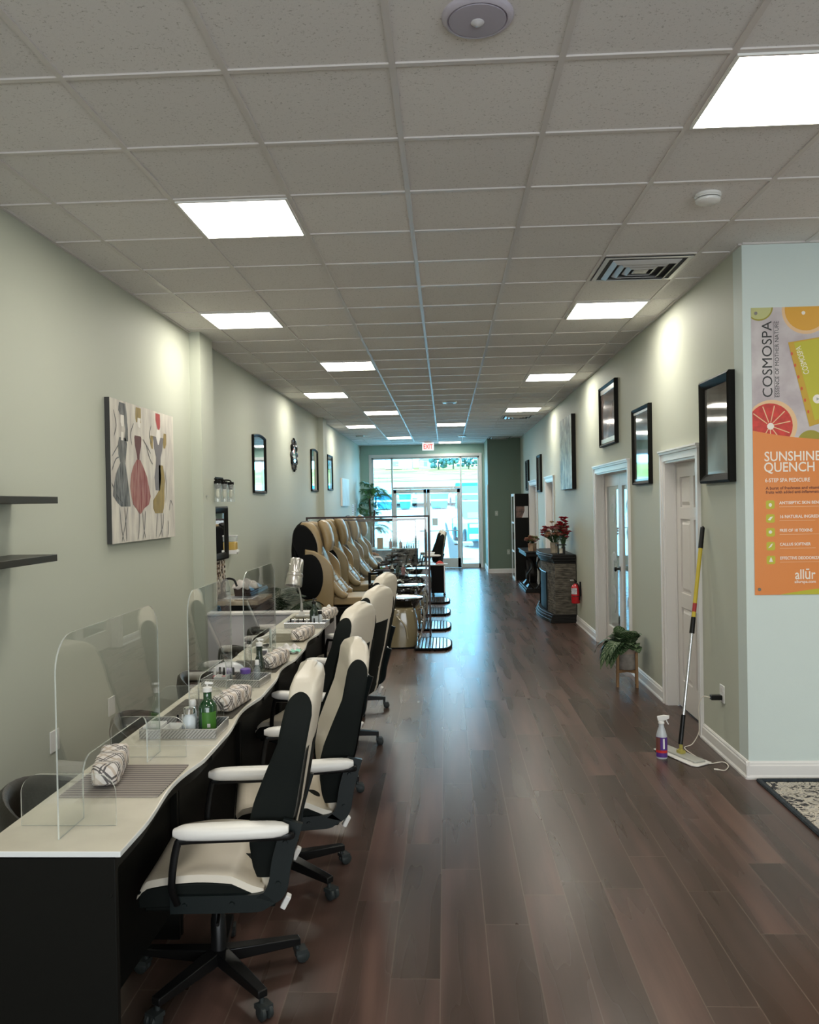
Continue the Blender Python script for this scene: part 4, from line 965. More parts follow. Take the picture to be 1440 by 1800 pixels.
# far canvases / posters
b = MB(); b.box(0, .035, -.65, .65, -.31, .31); t = onleft('pale_canvas', 'pale blue-white canvas far along the left wall', 'painting', 18.72, 2.05); b.build('canvas_wrap', M_white, t, bevel=.003)
b = MB(); b.box(.035, .037, -.64, .64, -.30, .30); b.build('canvas_face', mat('pale_canvas_paint', (.62, .74, .74), rough=.5, var=.15, vscale=3), t, smooth=0)
for y, w, z0, z1, lb in ((20.35, .30, 1.50, 1.78, 'white printed notice nearest on the far left wall beside the palm'), (20.95, .22, 1.58, 1.80, 'smaller white printed notice next to the palm')):
    t = onleft('wall_notice', lb, 'notice', y, (z0 + z1) / 2, 'notices on the far left wall'); h = (z1 - z0) / 2
    b = MB(); b.box(0, .004, -w / 2, w / 2, -h, h); b.build('notice_sheet', M_white, t, smooth=0)
    b = MB()
    for k in range(5): b.box(.004, .0048, -w * .38, w * (.3 if k % 2 else .1), h * (.7 - .33 * k) - .012, h * (.7 - .33 * k) + .008)
    b.build('print_lines', mat('notice_ink', (.25, .08, .12), rough=.6), t, smooth=0)

# vanity light over the sink
t = onleft('vanity_light', 'black three-arm wall light with clear glass shades above the sink', 'wall light', 8.02, 2.02)
b = MB(); b.box(0, .03, -.34, .34, -.05, .05); b.build('back_bar', M_black, t, bevel=.003)
for k in range(3):
    y = -.24 + .24 * k
    b = MB(); b.tube(bez([(.02, y, .01), (.08, y, .02), (.13, y, .01), (.13, y, -.03)], 5), .008, 8); b.lathe([(.001, 0), (.032, 0), (.034, -.02), (.022, -.05), (.018, -.075), (.001, -.075)], c=(.13, y, -.0), seg=18); b.build('lamp_socket', M_black, t)
    b = MB(); b.lathe([(.030, -.02), (.036, -.05), (.038, -.20), (.0385, -.20), (.0365, -.05), (.0305, -.02)], c=(.13, y, 0), seg=20); b.build('glass_shade', clear_mat('lamp_glass', tint=(.92, .93, .92), ior=1.5, haze=.12), t, smooth=50)
    b = MB(); b.lathe([(.001, -.075), (.010, -.08), (.018, -.12), (.016, -.15), (.001, -.165)], c=(.13, y, 0), seg=14); b.build('bulb', mat('bulb_glass', (.75, .70, .55), rough=.15), t)
frame('framed_mirror', 'black-framed mirror above the mosaic tiles, half hidden by the pilaster', 'mirror', 'L', 7.95, 8.50, 1.235, 1.775, .07, M_mirror, depth=.04)
# mosaic backsplash
def mosaic():
    m = mat('mosaic_tiles', (.3, .25, .2), rough=.2); h = NT(m); tc = h.n('ShaderNodeTexCoord'); sx = h.n('ShaderNodeSeparateXYZ'); h.l(tc.outputs['Object'], sx.inputs[0])
    k = 40.0; u = h.math('MULTIPLY', sx.outputs[1], k); v = h.math('MULTIPLY', sx.outputs[2], k)
    cb = h.n('ShaderNodeCombineXYZ'); h.l(h.math('FLOOR', u), cb.inputs[0]); h.l(h.math('FLOOR', v), cb.inputs[1]); w = h.n('ShaderNodeTexWhiteNoise', noise_dimensions='2D'); h.l(cb.outputs[0], w.inputs['Vector'])
    r = h.n('ShaderNodeValToRGB'); r.color_ramp.interpolation = 'CONSTANT'; e = r.color_ramp.elements; e[0].position = 0; e[0].color = (.055, .03, .02, 1); e[1].position = .3; e[1].color = (.55, .48, .38, 1)
    a = e.new(.55); a.color = (.22, .14, .09, 1); a = e.new(.75); a.color = (.72, .68, .6, 1); h.l(w.outputs['Value'], r.inputs['Fac'])
    g = h.math('MAXIMUM', h.math('LESS_THAN', h.math('FRACT', u), .09), h.math('LESS_THAN', h.math('FRACT', v), .09))
    mx = h.n('ShaderNodeMix', data_type='RGBA'); h.l(g, mx.inputs['Factor']); h.l(r.outputs[0], mx.inputs[6]); mx.inputs[7].default_value = (.4, .37, .33, 1); h.l(mx.outputs[2], h.p.inputs['Base Color']); return m
b = MB(); b.box(0, .010, -.60, .0, 0, .36); tag(b.build('mosaic_backsplash', mosaic(), smooth=0, loc=(XL, 8.44, .865)), 'brown and cream mosaic tile strip behind the black faucet', 'backsplash')
t = onleft('soap_dispenser', 'wall soap dispenser with amber liquid beside the framed mirror', 'soap dispenser', 8.64, 1.27)
b = MB(); b.box(0, .09, -.05, .05, 0, .045); b.cbox((.095, 0, .03), (.02, .05, .025)); b.build('dispenser_base', M_white, t, bevel=.006)
b = MB(); b.box(.005, .082, -.045, .045, .045, .13); b.build('soap_liquid', mat('amber_soap', (.62, .42, .12), rough=.15), t, bevel=.008)
b = MB(); b.box(.004, .084, -.046, .046, .132, .185); b.build('clear_tank', clear_mat('tank_plastic', ior=1.4, haze=.35), t, bevel=.006); b = MB(); b.box(0, .088, -.05, .05, .186, .2); b.build('dispenser_lid', M_white, t, bevel=.003)
# sink vanity
t = thing('sink_vanity', 'black sink cabinet with beige stone counter behind the white half wall', 'vanity', (XL + .004, 8.0, 0))
b = MB(); b.box(.02, .44, -.15, .47, .05, .82); b.build('cabinet_body', M_black, t, bevel=.003)
for q in ((-.14, .155), (.165, .46)):
    b = MB(); b.box(.44, .458, q[0], q[1], .08, .62); d = b.build('cabinet_door', M_black, t, bevel=.003); b = MB(); yy = q[1] - .03 if q[0] < 0 else q[0] + .03; b.tube([(.458, yy, .48), (.475, yy, .48), (.475, yy, .58), (.458, yy, .58)], .004, 6); b.build('door_handle', M_chrome, d)
b = MB(); b.box(.44, .458, -.14, .46, .64, .80); d = b.build('drawer', M_black, t, bevel=.003); b = MB(); b.tube([(.458, .12, .72), (.475, .12, .72), (.475, .20, .72), (.458, .20, .72)], .004, 6); b.build('drawer_handle', M_chrome, d)
M_stone = mat('beige_counter', (.42, .36, .27), rough=.2, var=.4, vscale=9, col2=(.25, .20, .14))
b = MB(); W = [(0, -.17), (.48, -.17), (.48, .50), (0, .50)]; I = [(.08, .02), (.38, .02), (.38, .32), (.08, .32)]
b.rings([[(*p, .82) for p in W], [(*p, .86) for p in W], [(*p, .86) for p in I], [(*p, .82) for p in I]], cap=False, loop=True); b.build('countertop', M_stone, t, bevel=.003)
b = MB(); b.rings([[(.08, .02, .862), (.38, .02, .862), (.38, .32, .862), (.08, .32, .862)], [(.09, .03, .862), (.37, .03, .862), (.37, .31, .862), (.09, .31, .862)], [(.12, .06, .74), (.34, .06, .74), (.34, .28, .74), (.12, .28, .74)]], cap=False); b._f(list(b.b.verts)[-4:]); b.build('sink_basin', M_white, t, solid=.004, smooth=30)
t = thing('faucet', 'black gooseneck faucet on the stone counter', 'faucet', (XL + .06, 8.12, .862))
b = MB(); b.lathe([(.001, 0), (.028, 0), (.028, .006), (.016, .016), (.013, .07), (.001, .07)], seg=18); b.build('faucet_base', M_blackm, t)
b = MB(); b.tube(bez([(0, 0, .06), (.0, 0, .14), (.05, .0, .19), (.12, .0, .18), (.15, .0, .115)], 8), [.011] * 32 + [.012], 12); b.build('spout', M_blackm, t)
for s in (-1, 1):
    b = MB(); b.lathe([(.001, 0), (.022, 0), (.020, .02), (.012, .05), (.001, .055)], c=(0, s * .09, 0), seg=14); b.cyl((0, s * .09, .045), (.05, s * .11, .06), .006, .005, 8); b.build('faucet_handle', M_blackm, t)
t = thing('towel_box', 'dark brown box stuffed with crumpled white cloth at the end of the sink counter', 'box', (XL + .24, 8.33, .863))
b = MB(); b.rings([[(-.09, -.07, 0), (.11, -.07, 0), (.11, .09, 0), (-.09, .09, 0)], [(-.10, -.08, .085), (.12, -.08, .085), (.12, .10, .085), (-.10, .10, .085)]]); b.build('box', mat('dark_brown_box', (.05, .03, .022), rough=.5), t, bevel=.003)
b = MB(); random.seed(5); b.grid(lambda u, v: Vector(((u - .48) * .26, (v - .45) * .19, .075 + .085 * math.sin(PI * u) ** .4 * math.sin(PI * v) ** .4 + .012 * math.sin(17 * u + 9 * v) * math.sin(PI * u) + .006 * random.random())), 22, 14); b.build('cloth', mat('white_cloth', (.72, .67, .63), rough=.9), t, smooth=60, solid=.003)

# palms
M_palm = mat('palm_leaf', (.010, .028, .008), rough=.45, var=.4, vscale=12); M_palm2 = mat('palm_leaf_bright', (.05, .18, .05), rough=.45, var=.4, vscale=10)
def palm(name, label, loc, h, n, L, m, seed, pot_r=.14, pot_h=.28, droop=.5, trunk=False, pm=None, clampx=None):
    random.seed(seed); t = thing(name, label, 'plant', loc)
    b = MB(); b.lathe([(.001, 0), (pot_r * .75, 0), (pot_r, pot_h), (pot_r * .9, pot_h), (pot_r * .88, pot_h - .03), (.001, pot_h - .03)], seg=24); b.build('pot', pm or M_black, t)
    if trunk:
        for k in range(3):
            a = 2 * PI * k / 3; b = MB(); b.tube(bez([(0.03 * math.cos(a), .03 * math.sin(a), pot_h - .05), (.05 * math.cos(a), .05 * math.sin(a), h * .5), (.08 * math.cos(a), .08 * math.sin(a), h * (.72 + .08 * k))], 6), .022, 8); b.build('trunk', mat('palm_trunk', (.10, .05, .03), rough=.8, bump=.4, bscale=30), t)
    for k in range(n):
        a = 2 * PI * k / n + random.uniform(-.3, .3); el = random.uniform(.35, 1.25); l = L * random.uniform(.75, 1.1)
        z0 = (h * random.uniform(.45, .95)) if trunk else pot_h - .02
        d = Vector((math.cos(a), math.sin(a), 0)); p0 = Vector((.02 * math.cos(a), .02 * math.sin(a), z0)); pts = []
        for i in range(11):
            u = i / 10; p = p0 + d * l * math.cos(el) * u ** .9 + Vector((0, 0, l * math.sin(el) * u - droop * l * u ** 2.3)); 
            if clampx is not None and p.x < clampx: p.x = clampx + .02 * random.random()
            pts.append(p)
        b = MB(); b.tube(pts, [.006 * (1 - .8 * i / 10) for i in range(11)], 5)
        for i in range(2, 11):
            for q in (0, .5):
                if i == 10 and q: continue
                p = pts[i].lerp(pts[min(i + 1, 10)], q); tg = (pts[min(i + 1, 10)] - pts[i - 1]).normalized(); sd = tg.cross(Vector((0, 0, 1))).normalized()
                for s in (-1, 1):
                    ll = .30 * l * math.sin(PI * min(1, (i + q - 1) / 9.6)) ** .6 + .04
                    dr = (sd * s * .8 + tg * .65 + Vector((0, 0, -.25))).normalized(); w = tg.cross(dr).cross(dr).normalized() * .008
                    m1 = p + dr * ll * .45; tip = p + dr * ll + Vector((0, 0, -.18 * ll))
                    if clampx is not None: m1.x = max(m1.x, clampx); tip.x = max(tip.x, clampx)
                    b._f([b.b.verts.new(v) for v in (p, m1 + w, tip, m1 - w)])
        b.build('frond', m, t, smooth=60)
    return t
palm('potted_palm', 'dark green palm in a black pot beside the first massage chair', (XL + .42, 9.05, 0), .9, 17, .62, M_palm, 11, pot_h=.52, droop=.45, clampx=-.38)
palm('potted_palm', 'tall bright green palm in the far left corner by the storefront', (XL + .38, 21.3, 0), 2.25, 52, .62, M_palm2, 4, pot_h=.35, droop=.6, trunk=True, pm=M_black, clampx=-.34)
# ================================================================ RIGHT SIDE THINGS
frame('framed_mirror', 'wide black-framed glossy picture on the right wall between the white door and the corner', 'picture', 'R', 5.42, 6.04, 1.875, 2.60, .062, mat('picture_gloss_mirror', (.42, .42, .40), rough=.04, metal=.7, var=.5, vscale=2.5, col2=(.18, .15, .13)), depth=.05)
frame('picture_frame', 'narrow black-framed picture on the right wall between the two white doors', 'picture', 'R', 7.56, 8.23, 1.91, 2.645, .036, mat('picture_gloss_b', (.55, .56, .54), rough=.05, metal=.75, var=.4, vscale=2, col2=(.26, .24, .23)), depth=.04, sill=.02)
frame('picture_frame', 'black-framed picture hung high above the glazed double doors', 'picture', 'R', 9.0, 9.91, 2.39, 3.09, .038, mat('picture_gloss_c', (.45, .36, .34), rough=.08, metal=.35, var=.5, vscale=2.5, col2=(.20, .16, .16)), depth=.045, sill=.05)
frame('picture_frame', 'slim black-framed picture just beyond the large green canvas', 'picture', 'R', 16.1, 16.74, 1.95, 2.685, .05, M_gloss, depth=.04)
frame('picture_frame', 'farthest slim black-framed picture above the black cabinet', 'picture', 'R', 18.48, 19.07, 2.02, 2.70, .05, M_gloss, depth=.04)
t = thing('abstract_canvas', 'large unframed canvas of pale green and black brushwork on the right wall', 'painting', (XR, 12.52, 2.45))
b = MB(); b.box(-.06, -.001, -.59, .59, -.51, .57); b.build('canvas_wrap', M_black, t, bevel=.003)
b = MB(); b.box(-.0625, -.060, -.585, .585, -.505, .565); b.build('canvas_face', mat('abstract_paint', (.62, .68, .58), rough=.5, var=.9, vscale=9, col2=(.05, .065, .05), stretch=(1, 1.5, .7)), t, smooth=0)

# poster on the front-right wall
PX, PZ = 1.932, 1.156
t = thing('wall_poster', 'orange and marble spa poster with citrus slices on the pale wall at the right edge', 'poster', (PX, YF, PZ))
PW, PH = .90, 1.80
def pz(py): return 1.80 - (py - 542) * .003570
def pxx(px): return (px - 1320) * .00357
def flat(poly, m, nm, d): b = MB(); b.prism([(p[0], p[1]) for p in poly], 'y', -d - .0006, -d); return b.build(nm, m, t, smooth=0)
M_or = mat('poster_orange', (.72, .24, .055), rough=.4); M_pmarb = mat('poster_marble', (.60, .55, .55), rough=.4, var=.22, vscale=6, col2=(.44, .38, .40))
M_pw = mat('poster_white', (.85, .78, .70), rough=.4); M_pk = mat('poster_black', (.02, .02, .02), rough=.4); M_pg = mat('poster_lime', (.50, .46, .03), rough=.4); M_pgd = mat('poster_olive', (.32, .28, .03), rough=.4)
M_pr = mat('poster_grapefruit', (.66, .05, .035), rough=.4, var=.3, vscale=25); M_ppeel = mat('poster_peel', (.75, .50, .28), rough=.4); M_por = mat('poster_orange_slice', (.70, .36, .04), rough=.4); M_pml = mat('poster_brown', (.16, .04, .02), rough=.4)
M_prd = mat('poster_red', (.62, .10, .03), rough=.4)
b = MB(); b.box(0, PW, -.002, 0, 0, PH); b.build('poster_sheet', M_pmarb, t, smooth=0)
cur = [(0, 0), (PW, 0)] + [(PW * (1 - i / 16), pz(768 + 14 * (1 - i / 16) - 11 * (2 * (1 - i / 16) - 1) ** 2 - 0 + (8 if 0 else 0))) for i in range(17)]
def circ(cx, cz, r, n=36, sx=1.0): return [(cx + r * sx * math.cos(2 * PI * i / n), cz + r * math.sin(2 * PI * i / n)) for i in range(n)]
def clipc(P): return [(min(max(x, 0.0), PW), min(max(z, 0), PH)) for x, z in P]
flat(clipc(circ(pxx(1334), pz(541), .085)), M_pgd, 'lime_slice', .002); flat(clipc(circ(pxx(1334), pz(541), .076)), mat('poster_lime_pale', (.50, .50, .22), rough=.4), 'lime_flesh', .0026)
flat(clipc(circ(pxx(1415), pz(548), .15)), M_ppeel, 'orange_slice', .002); flat(clipc(circ(pxx(1415), pz(547), .132)), M_por, 'orange_flesh', .0026)
flat(circ(pxx(1410), pz(553), .012, 8), M_pw, 'orange_core', .0032)
flat(clipc(circ(pxx(1353), pz(748), .158)), M_ppeel, 'grapefruit_slice', .002); flat(clipc(circ(pxx(1350), pz(749), .140)), M_pr, 'grapefruit_flesh', .0026); flat(circ(pxx(1351), pz(750), .022, 9), M_pw, 'grapefruit_core', .0032)
for k in range(11):
    a = 2 * PI * k / 11 + .2; c0_ = (pxx(1350), pz(749)); q = [(c0_[0] + r_ * math.cos(a + e_), c0_[1] + r_ * math.sin(a + e_)) for r_, e_ in ((.022, -.12), (.128, -.025), (.128, .025), (.022, .12))]
    if min(v[0] for v in q) > 0: flat(q, M_ppeel, 'grapefruit_membrane', .0030)
flat(circ(pxx(1420), pz(782), .085), M_pgd, 'lemon_slice', .002)
flat(cur, M_or, 'orange_field', .0034)
flat([(PW * .18 + PW * .82 * i / 20, .0) for i in (0, 20)] + [(PW * .18 + PW * .82 * (1 - i / 20), .045 * math.sin(PI * (1 - i / 20) * .9 + .05)) for i in range(21)], M_pg, 'green_arc', .004)
# product box drawn on poster
box = [(pxx(1383), pz(604)), (pxx(1440) + .30, pz(583)), (pxx(1440) + .42, pz(710)), (pxx(1418), pz(752))]
flat([(x + .0, z) for x, z in box], mat('poster_amber', (.55, .34, .03), rough=.4), 'printed_box_side', .0036); flat([(pxx(1393), pz(605)), (pxx(1440) + .30, pz(585)), (pxx(1440) + .41, pz(704)), (pxx(1427), pz(741))], M_pg, 'printed_box_front', .0042)
for k in range(6):
    u = k / 5; flat(circ(pxx(1389 + 27 * u), pz(624 + 102 * u), .011, 10, .6), M_prd, 'printed_ring', .0048)
flat(circ(pxx(1432), pz(704), .028, 20), M_pw, 'printed_seal', .0048); flat(circ(pxx(1432), pz(704), .012, 3), mat('poster_grey', (.35, .38, .35), rough=.4), 'printed_drop', .0055)
RX = Matrix.Rotation(PI / 2, 4, 'X')
def ptxt(nm, body, px, py, size, m, width=None, al='LEFT', rot=0, bold=0.0, d=.0048): text_mesh(nm, body, size, m, t, Matrix.Translation((pxx(px), -d, pz(py))) @ RX @ Matrix.Rotation(rot, 4, 'Z'), al, width=width, bold=bold, extrude=.0002)
ptxt('lettering', 'COSMOSPA', 1355, 700, .088, M_pk, width=.475, rot=PI / 2, d=.0026)
ptxt('lettering', 'ESSENCE OF MOTHER NATURE', 1367, 700, .036, M_pk, width=.475, rot=PI / 2, d=.0026)
flat([(pxx(1358.0), pz(700)), (pxx(1358.6), pz(700)), (pxx(1358.6), pz(567)), (pxx(1358.0), pz(567))], M_pk, 'lettering_rule', .0028)
ptxt('lettering', 'COSMOSPA', 1419, 659, .05, M_pw, width=.18, rot=R(107), d=.005)
ptxt('lettering', 'SUNSHINE', 1339, 811, .085, M_pw, width=.345, bold=.0008)
ptxt('lettering', 'QUENCH', 1338, 830, .085, M_pw, width=.310, bold=.0008)
ptxt('lettering', '6-STEP SPA PEDICURE', 1340, 848, .034, M_pw, width=.275, bold=.0004)
ptxt('lettering', 'A burst of freshness and vitamins from', 1341, 861, .026, M_pml, width=.41, bold=.0005)
ptxt('lettering', 'fruits with added anti-inflammatory', 1341, 868, .026, M_pml, width=.355, bold=.0005)
for k, (tx, w) in enumerate((('ANTISEPTIC SKIN BENEFITS', .30), ('16 NATURAL INGREDIENTS', .30), ('FREE OF 10 TOXINS', .20), ('CALLUS SOFTNER', .19), ('EFFECTIVE DEODORIZATION', .30))):
    py = 887 + 24.3 * k
    ptxt('lettering', tx, 1364, py, .026, M_pw, width=w, bold=.0005)
    flat([(pxx(1364), pz(py + 5.0)), (pxx(1364) + .26 - .04 * (k % 2), pz(py + 5.0)), (pxx(1364) + .26 - .04 * (k % 2), pz(py + 4.2)), (pxx(1364), pz(py + 4.2))], mat('poster_faint', (.78, .45, .25), rough=.4), 'fine_print', .004)
    flat(rrect(pxx(1341), pxx(1356), pz(py + 8), pz(py - 7), .012), M_pg, 'printed_icon', .0042)
    flat([circ(pxx(1348.5), pz(py + 1), .012, 12, .8), [(pxx(1344), pz(py + 3)), (pxx(1348), pz(py + 4)), (pxx(1353), pz(py - 3)), (pxx(1348), pz(py - 2))], circ(pxx(1348), pz(py), .012, 5), [(pxx(1344), pz(py + 4)), (pxx(1349), pz(py + 2)), (pxx(1352), pz(py - 4)), (pxx(1349), pz(py - 3))], [(pxx(1345), pz(py + 4)), (pxx(1352), pz(py + 4)), (pxx(1349), pz(py - 4)), (pxx(1348), pz(py - 4))]][k], M_pw, 'printed_glyph', .0049)
ptxt('lettering', 'all\u016br', 1407, 1019, .088, M_pw, al='CENTER', width=.125, bold=.001)
ptxt('lettering', 'allurspa.com', 1407, 1026, .026, M_pw, al='CENTER', width=.13, bold=.0004)
for z in (.035, PH - .035):
    b = MB(); b.lathe([(.005, 0), (.011, 0), (.010, .003), (.006, .003)], seg=16, M=Matrix.Translation((.028, -.0035, z)) @ Matrix.Rotation(PI / 2, 4, 'X')); b.build('grommet', M_chrome, t)

# mop leaning on the wall
t = thing('flat_mop', 'flat mop with silver and yellow handle leaning by the white door', 'mop', (1.585, 5.72, 0))
top = Vector((1.845 - 1.585, 6.02 - 5.72, 1.56)); bot = Vector((-.003, 0, .085)); ax = top - bot
def seg(a, c_, r0, r1, m, nm, s=14): b = MB(); b.cyl(bot + ax * a, bot + ax * c_, r0, r1, s); b.build(nm, m, t)
seg(0, .13, .017, .015, M_blackm, 'lower_grip'); seg(.12, .56, .0105, .0105, mat('mop_aluminium', (.68, .69, .72), rough=.25, metal=.9), 'lower_pole'); seg(.50, .575, .018, .016, M_blackm, 'twist_lock')
seg(.57, .93, .014, .014, mat('mop_yellow', (.55, .42, .03), rough=.35), 'upper_pole'); seg(.60, .64, .0146, .0146, mat('mop_label', (.35, .02, .02), rough=.4), 'pole_label'); seg(.90, 1.0, .017, .016, M_blackm, 'hand_grip'); seg(.998, 1.006, .014, .006, M_blackm, 'end_cap')
M = Matrix.Rotation(R(-66), 4, 'Z')
b = MB(); b.prism([(-.20, -.075), (.20, -.085), (.235, -.06), (.21, .08), (.0, .07), (-.20, .075)], 'z', .002, .012); b.xf(M); b.build('mop_pad', mat('microfibre_white', (.78, .76, .72), rough=.9, bump=.6, bscale=200), t, bevel=.004)
b = MB(); b.prism([(-.19, -.045), (.19, -.045), (.19, .045), (-.19, .045)], 'z', .012, .026); b.xf(M); b.build('mop_head', mat('mop_grey_plate', (.42, .42, .38), rough=.4), t, bevel=.005)
b = MB(); b.cbox((0, 0, .035), (.05, .04, .022)); b.cyl((-.02, 0, .045), (.02, 0, .045), .010); b.cbox((0, 0, .065), (.016, .02, .05)); b.xf(M); b.build('swivel_joint', mat('joint_yellow', (.42, .36, .08), rough=.4), t, bevel=.003)
# spray bottle
t = thing('cleaner_spray_bottle', 'cleaner spray bottle with purple and red label standing on the floor', 'spray bottle', (1.447, 5.69, 0), R(-20))
b = MB(); b.lathe([(.001, 0), (.034, 0), (.037, .008), (.037, .15), (.030, .18), (.018, .215), (.016, .235), (.001, .235)], seg=24, sy=.8); b.build('bottle_body', mat('bottle_grey', (.50, .53, .56), rough=.3), t, smooth=50)
def lab(u, v, z0, z1, m, nm, a0=-PI * .98, a1=PI * .05): b = MB(); b.grid(lambda p, q: Vector((.0378 * math.cos(a0 + (a1 - a0) * p), .0378 * .8 * math.sin(a0 + (a1 - a0) * p) - .0003, z0 + (z1 - z0) * q)), 14, 1); b.build(nm, m, t, smooth=60)
lab(0, 1, .012, .148, mat('label_purple', (.09, .03, .22), rough=.35), 'label_sticker'); 
def lab2(z0, z1, a0, a1, m, nm, off=.0006): b = MB(); b.grid(lambda p, q: Vector(((.0378 + off) * math.cos(a0 + (a1 - a0) * p), (.0378 + off) * .8 * math.sin(a0 + (a1 - a0) * p) - .0006, z0 + (z1 - z0) * q)), 8, 1); b.build(nm, m, t, smooth=60)
lab2(.055, .145, -PI * .95, -PI * .55, mat('label_brown', (.16, .06, .05), rough=.4), 'label_picture'); lab2(.042, .060, -PI * .95, -PI * .1, M_redp, 'label_band', .001); lab2(.07, .14, -PI * .40, -PI * .30, M_white, 'label_lettering_block', .001)
b = MB(); b.lathe([(.001, .235), (.020, .235), (.020, .25), (.014, .256), (.001, .256)], seg=18); b.rings([[(-.022, -.010, .255), (-.022, .010, .255), (-.028, .010, .285), (-.028, -.010, .285)], [(.015, -.012, .258), (.015, .012, .258), (.015, .012, .295), (.015, -.012, .295)], [(.052, -.009, .276), (.052, .009, .276), (.052, .009, .294), (.052, -.009, .294)]]); b.build('spray_head', M_white, t, bevel=.002)
b = MB(); b.tube([(.028, 0, .27), (.038, 0, .25), (.046, 0, .235)], .004, 6); b.build('trigger', M_white, t)
# outlet, adapter, cord
t = thing('wall_outlet', 'white wall outlet near the corner of the right wall', 'outlet', (XR, 5.745, .425))
b = MB(); b.prism(rrect(-.045, .045, -.06, .06, .004), 'x', -.006, 0); b.build('cover_plate', M_white, t, bevel=.002)
for z in (-.025, .025): b = MB(); b.prism(rrect(-.018, .018, z - .015, z + .015, .006), 'x', -.0075, -.006); b.build('socket', M_trim, t)
b = MB(); b.prism(rrect(-.022, .022, -.016, .016, .004), 'x', -.075, -.001); tag(b.build('power_adapter', M_blackm, bevel=.003, loc=(XR - .0078, 5.745, .40)), 'small black power adapter plugged into the outlet by the corner', 'power adapter')
cp = [(XR - .085, 5.745, .40), (XR - .12, 5.80, .39), (XR - .13, 5.86, .30), (XR - .10, 5.95, .12), (XR - .14, 5.98, .012), (XR - .22, 5.90, .006), (XR - .20, 5.70, .006), (XR - .17, 5.55, .006), (XR - .06, 5.58, .006), (XR - .05, 5.50, .006), (XR - .10, 5.41, .006), (XR - .14, 5.42, .006)]
b = MB(); b.tube(bez(cp, 8), .0032, 8); t = b.build('charging_cable', mat('cream_cable', (.78, .72, .62), rough=.4)); tag(t, 'thin cream charging cable trailing from the black adapter onto the floor', 'cable')
b = MB(); b.cyl((XR - .14, 5.42, .007), (XR - .165, 5.43, .007), .006, .005, 8); b.build('cable_plug', MATS['cream_cable'], t)
# potted plant on wooden stand
t = thing('plant_stand', 'light wooden plant stand with four round legs beside the glazed doors', 'plant stand', (1.70, 7.93, 0))
M_oak = mat('light_oak', (.36, .21, .10), rough=.5, var=.25, vscale=12, stretch=(1, 1, .2))
for k in range(4):
    a = R(35) + k * PI / 2; b = MB(); b.cyl((.125 * math.cos(a), .125 * math.sin(a), 0), (.12 * math.cos(a), .12 * math.sin(a), .33), .013, .014, 14); b.build('leg', M_oak, t)
for k in range(2):
    a = R(35) + k * PI / 2; b = MB(); b.cbox((0, 0, .145 + .0), (.24, .022, .028), (0, 0, a)); b.build('cross_bar', M_oak, t, bevel=.002)
t = thing('potted_plant', 'grey concrete pot with drooping white-veined green leaves on the wooden stand', 'plant', (1.70, 7.93, .162))
b = MB(); b.lathe([(.001, 0), (.088, 0), (.100, .02), (.104, .15), (.104, .205), (.094, .205), (.092, .17), (.001, .17)], seg=32); b.build('pot', mat('concrete_pot', (.34, .31, .28), rough=.8, var=.35, vscale=14, bump=.3, bscale=40), t)
b = MB(); b.lathe([(.1045, .152), (.1055, .152), (.1055, .205), (.1045, .205)], seg=32); b.build('pot_rim_band', mat('pot_band', (.40, .31, .26), rough=.7), t)
def leafmat():
    m = mat('veined_leaf', (.02, .06, .02), rough=.45, spec=.25); h = NT(m); uv = h.n('ShaderNodeUVMap'); sx = h.n('ShaderNodeSeparateXYZ'); h.l(uv.outputs[0], sx.inputs[0])
    ax_ = h.math('ABSOLUTE', h.math('SUBTRACT', sx.outputs[1], .5)); f = h.math('FRACT', h.math('SUBTRACT', h.math('MULTIPLY', sx.outputs[0], 6.0), h.math('MULTIPLY', ax_, 3.0)))
    v = h.math('MULTIPLY', h.math('LESS_THAN', h.math('ABSOLUTE', h.math('SUBTRACT', f, .5)), .07), h.math('LESS_THAN', ax_, .42)); v = h.math('MAXIMUM', v, h.math('LESS_THAN', ax_, .022))
    n = h.n('ShaderNodeTexNoise'); n.inputs['Scale'].default_value = 9; r = h.n('ShaderNodeValToRGB'); r.color_ramp.elements[0].position = .40; r.color_ramp.elements[0].color = (.012, .040, .014, 1); r.color_ramp.elements[1].position = .66; r.color_ramp.elements[1].color = (.06, .10, .04, 1); h.l(n.outputs['Fac'], r.inputs['Fac'])
    mx = h.n('ShaderNodeMix', data_type='RGBA'); h.l(h.math('MULTIPLY', v, .75), mx.inputs['Factor']); h.l(r.outputs[0], mx.inputs[6]); mx.inputs[7].default_value = (.34, .40, .26, 1); h.l(mx.outputs[2], h.p.inputs['Base Color']); return m
M_leaf = leafmat(); random.seed(21)
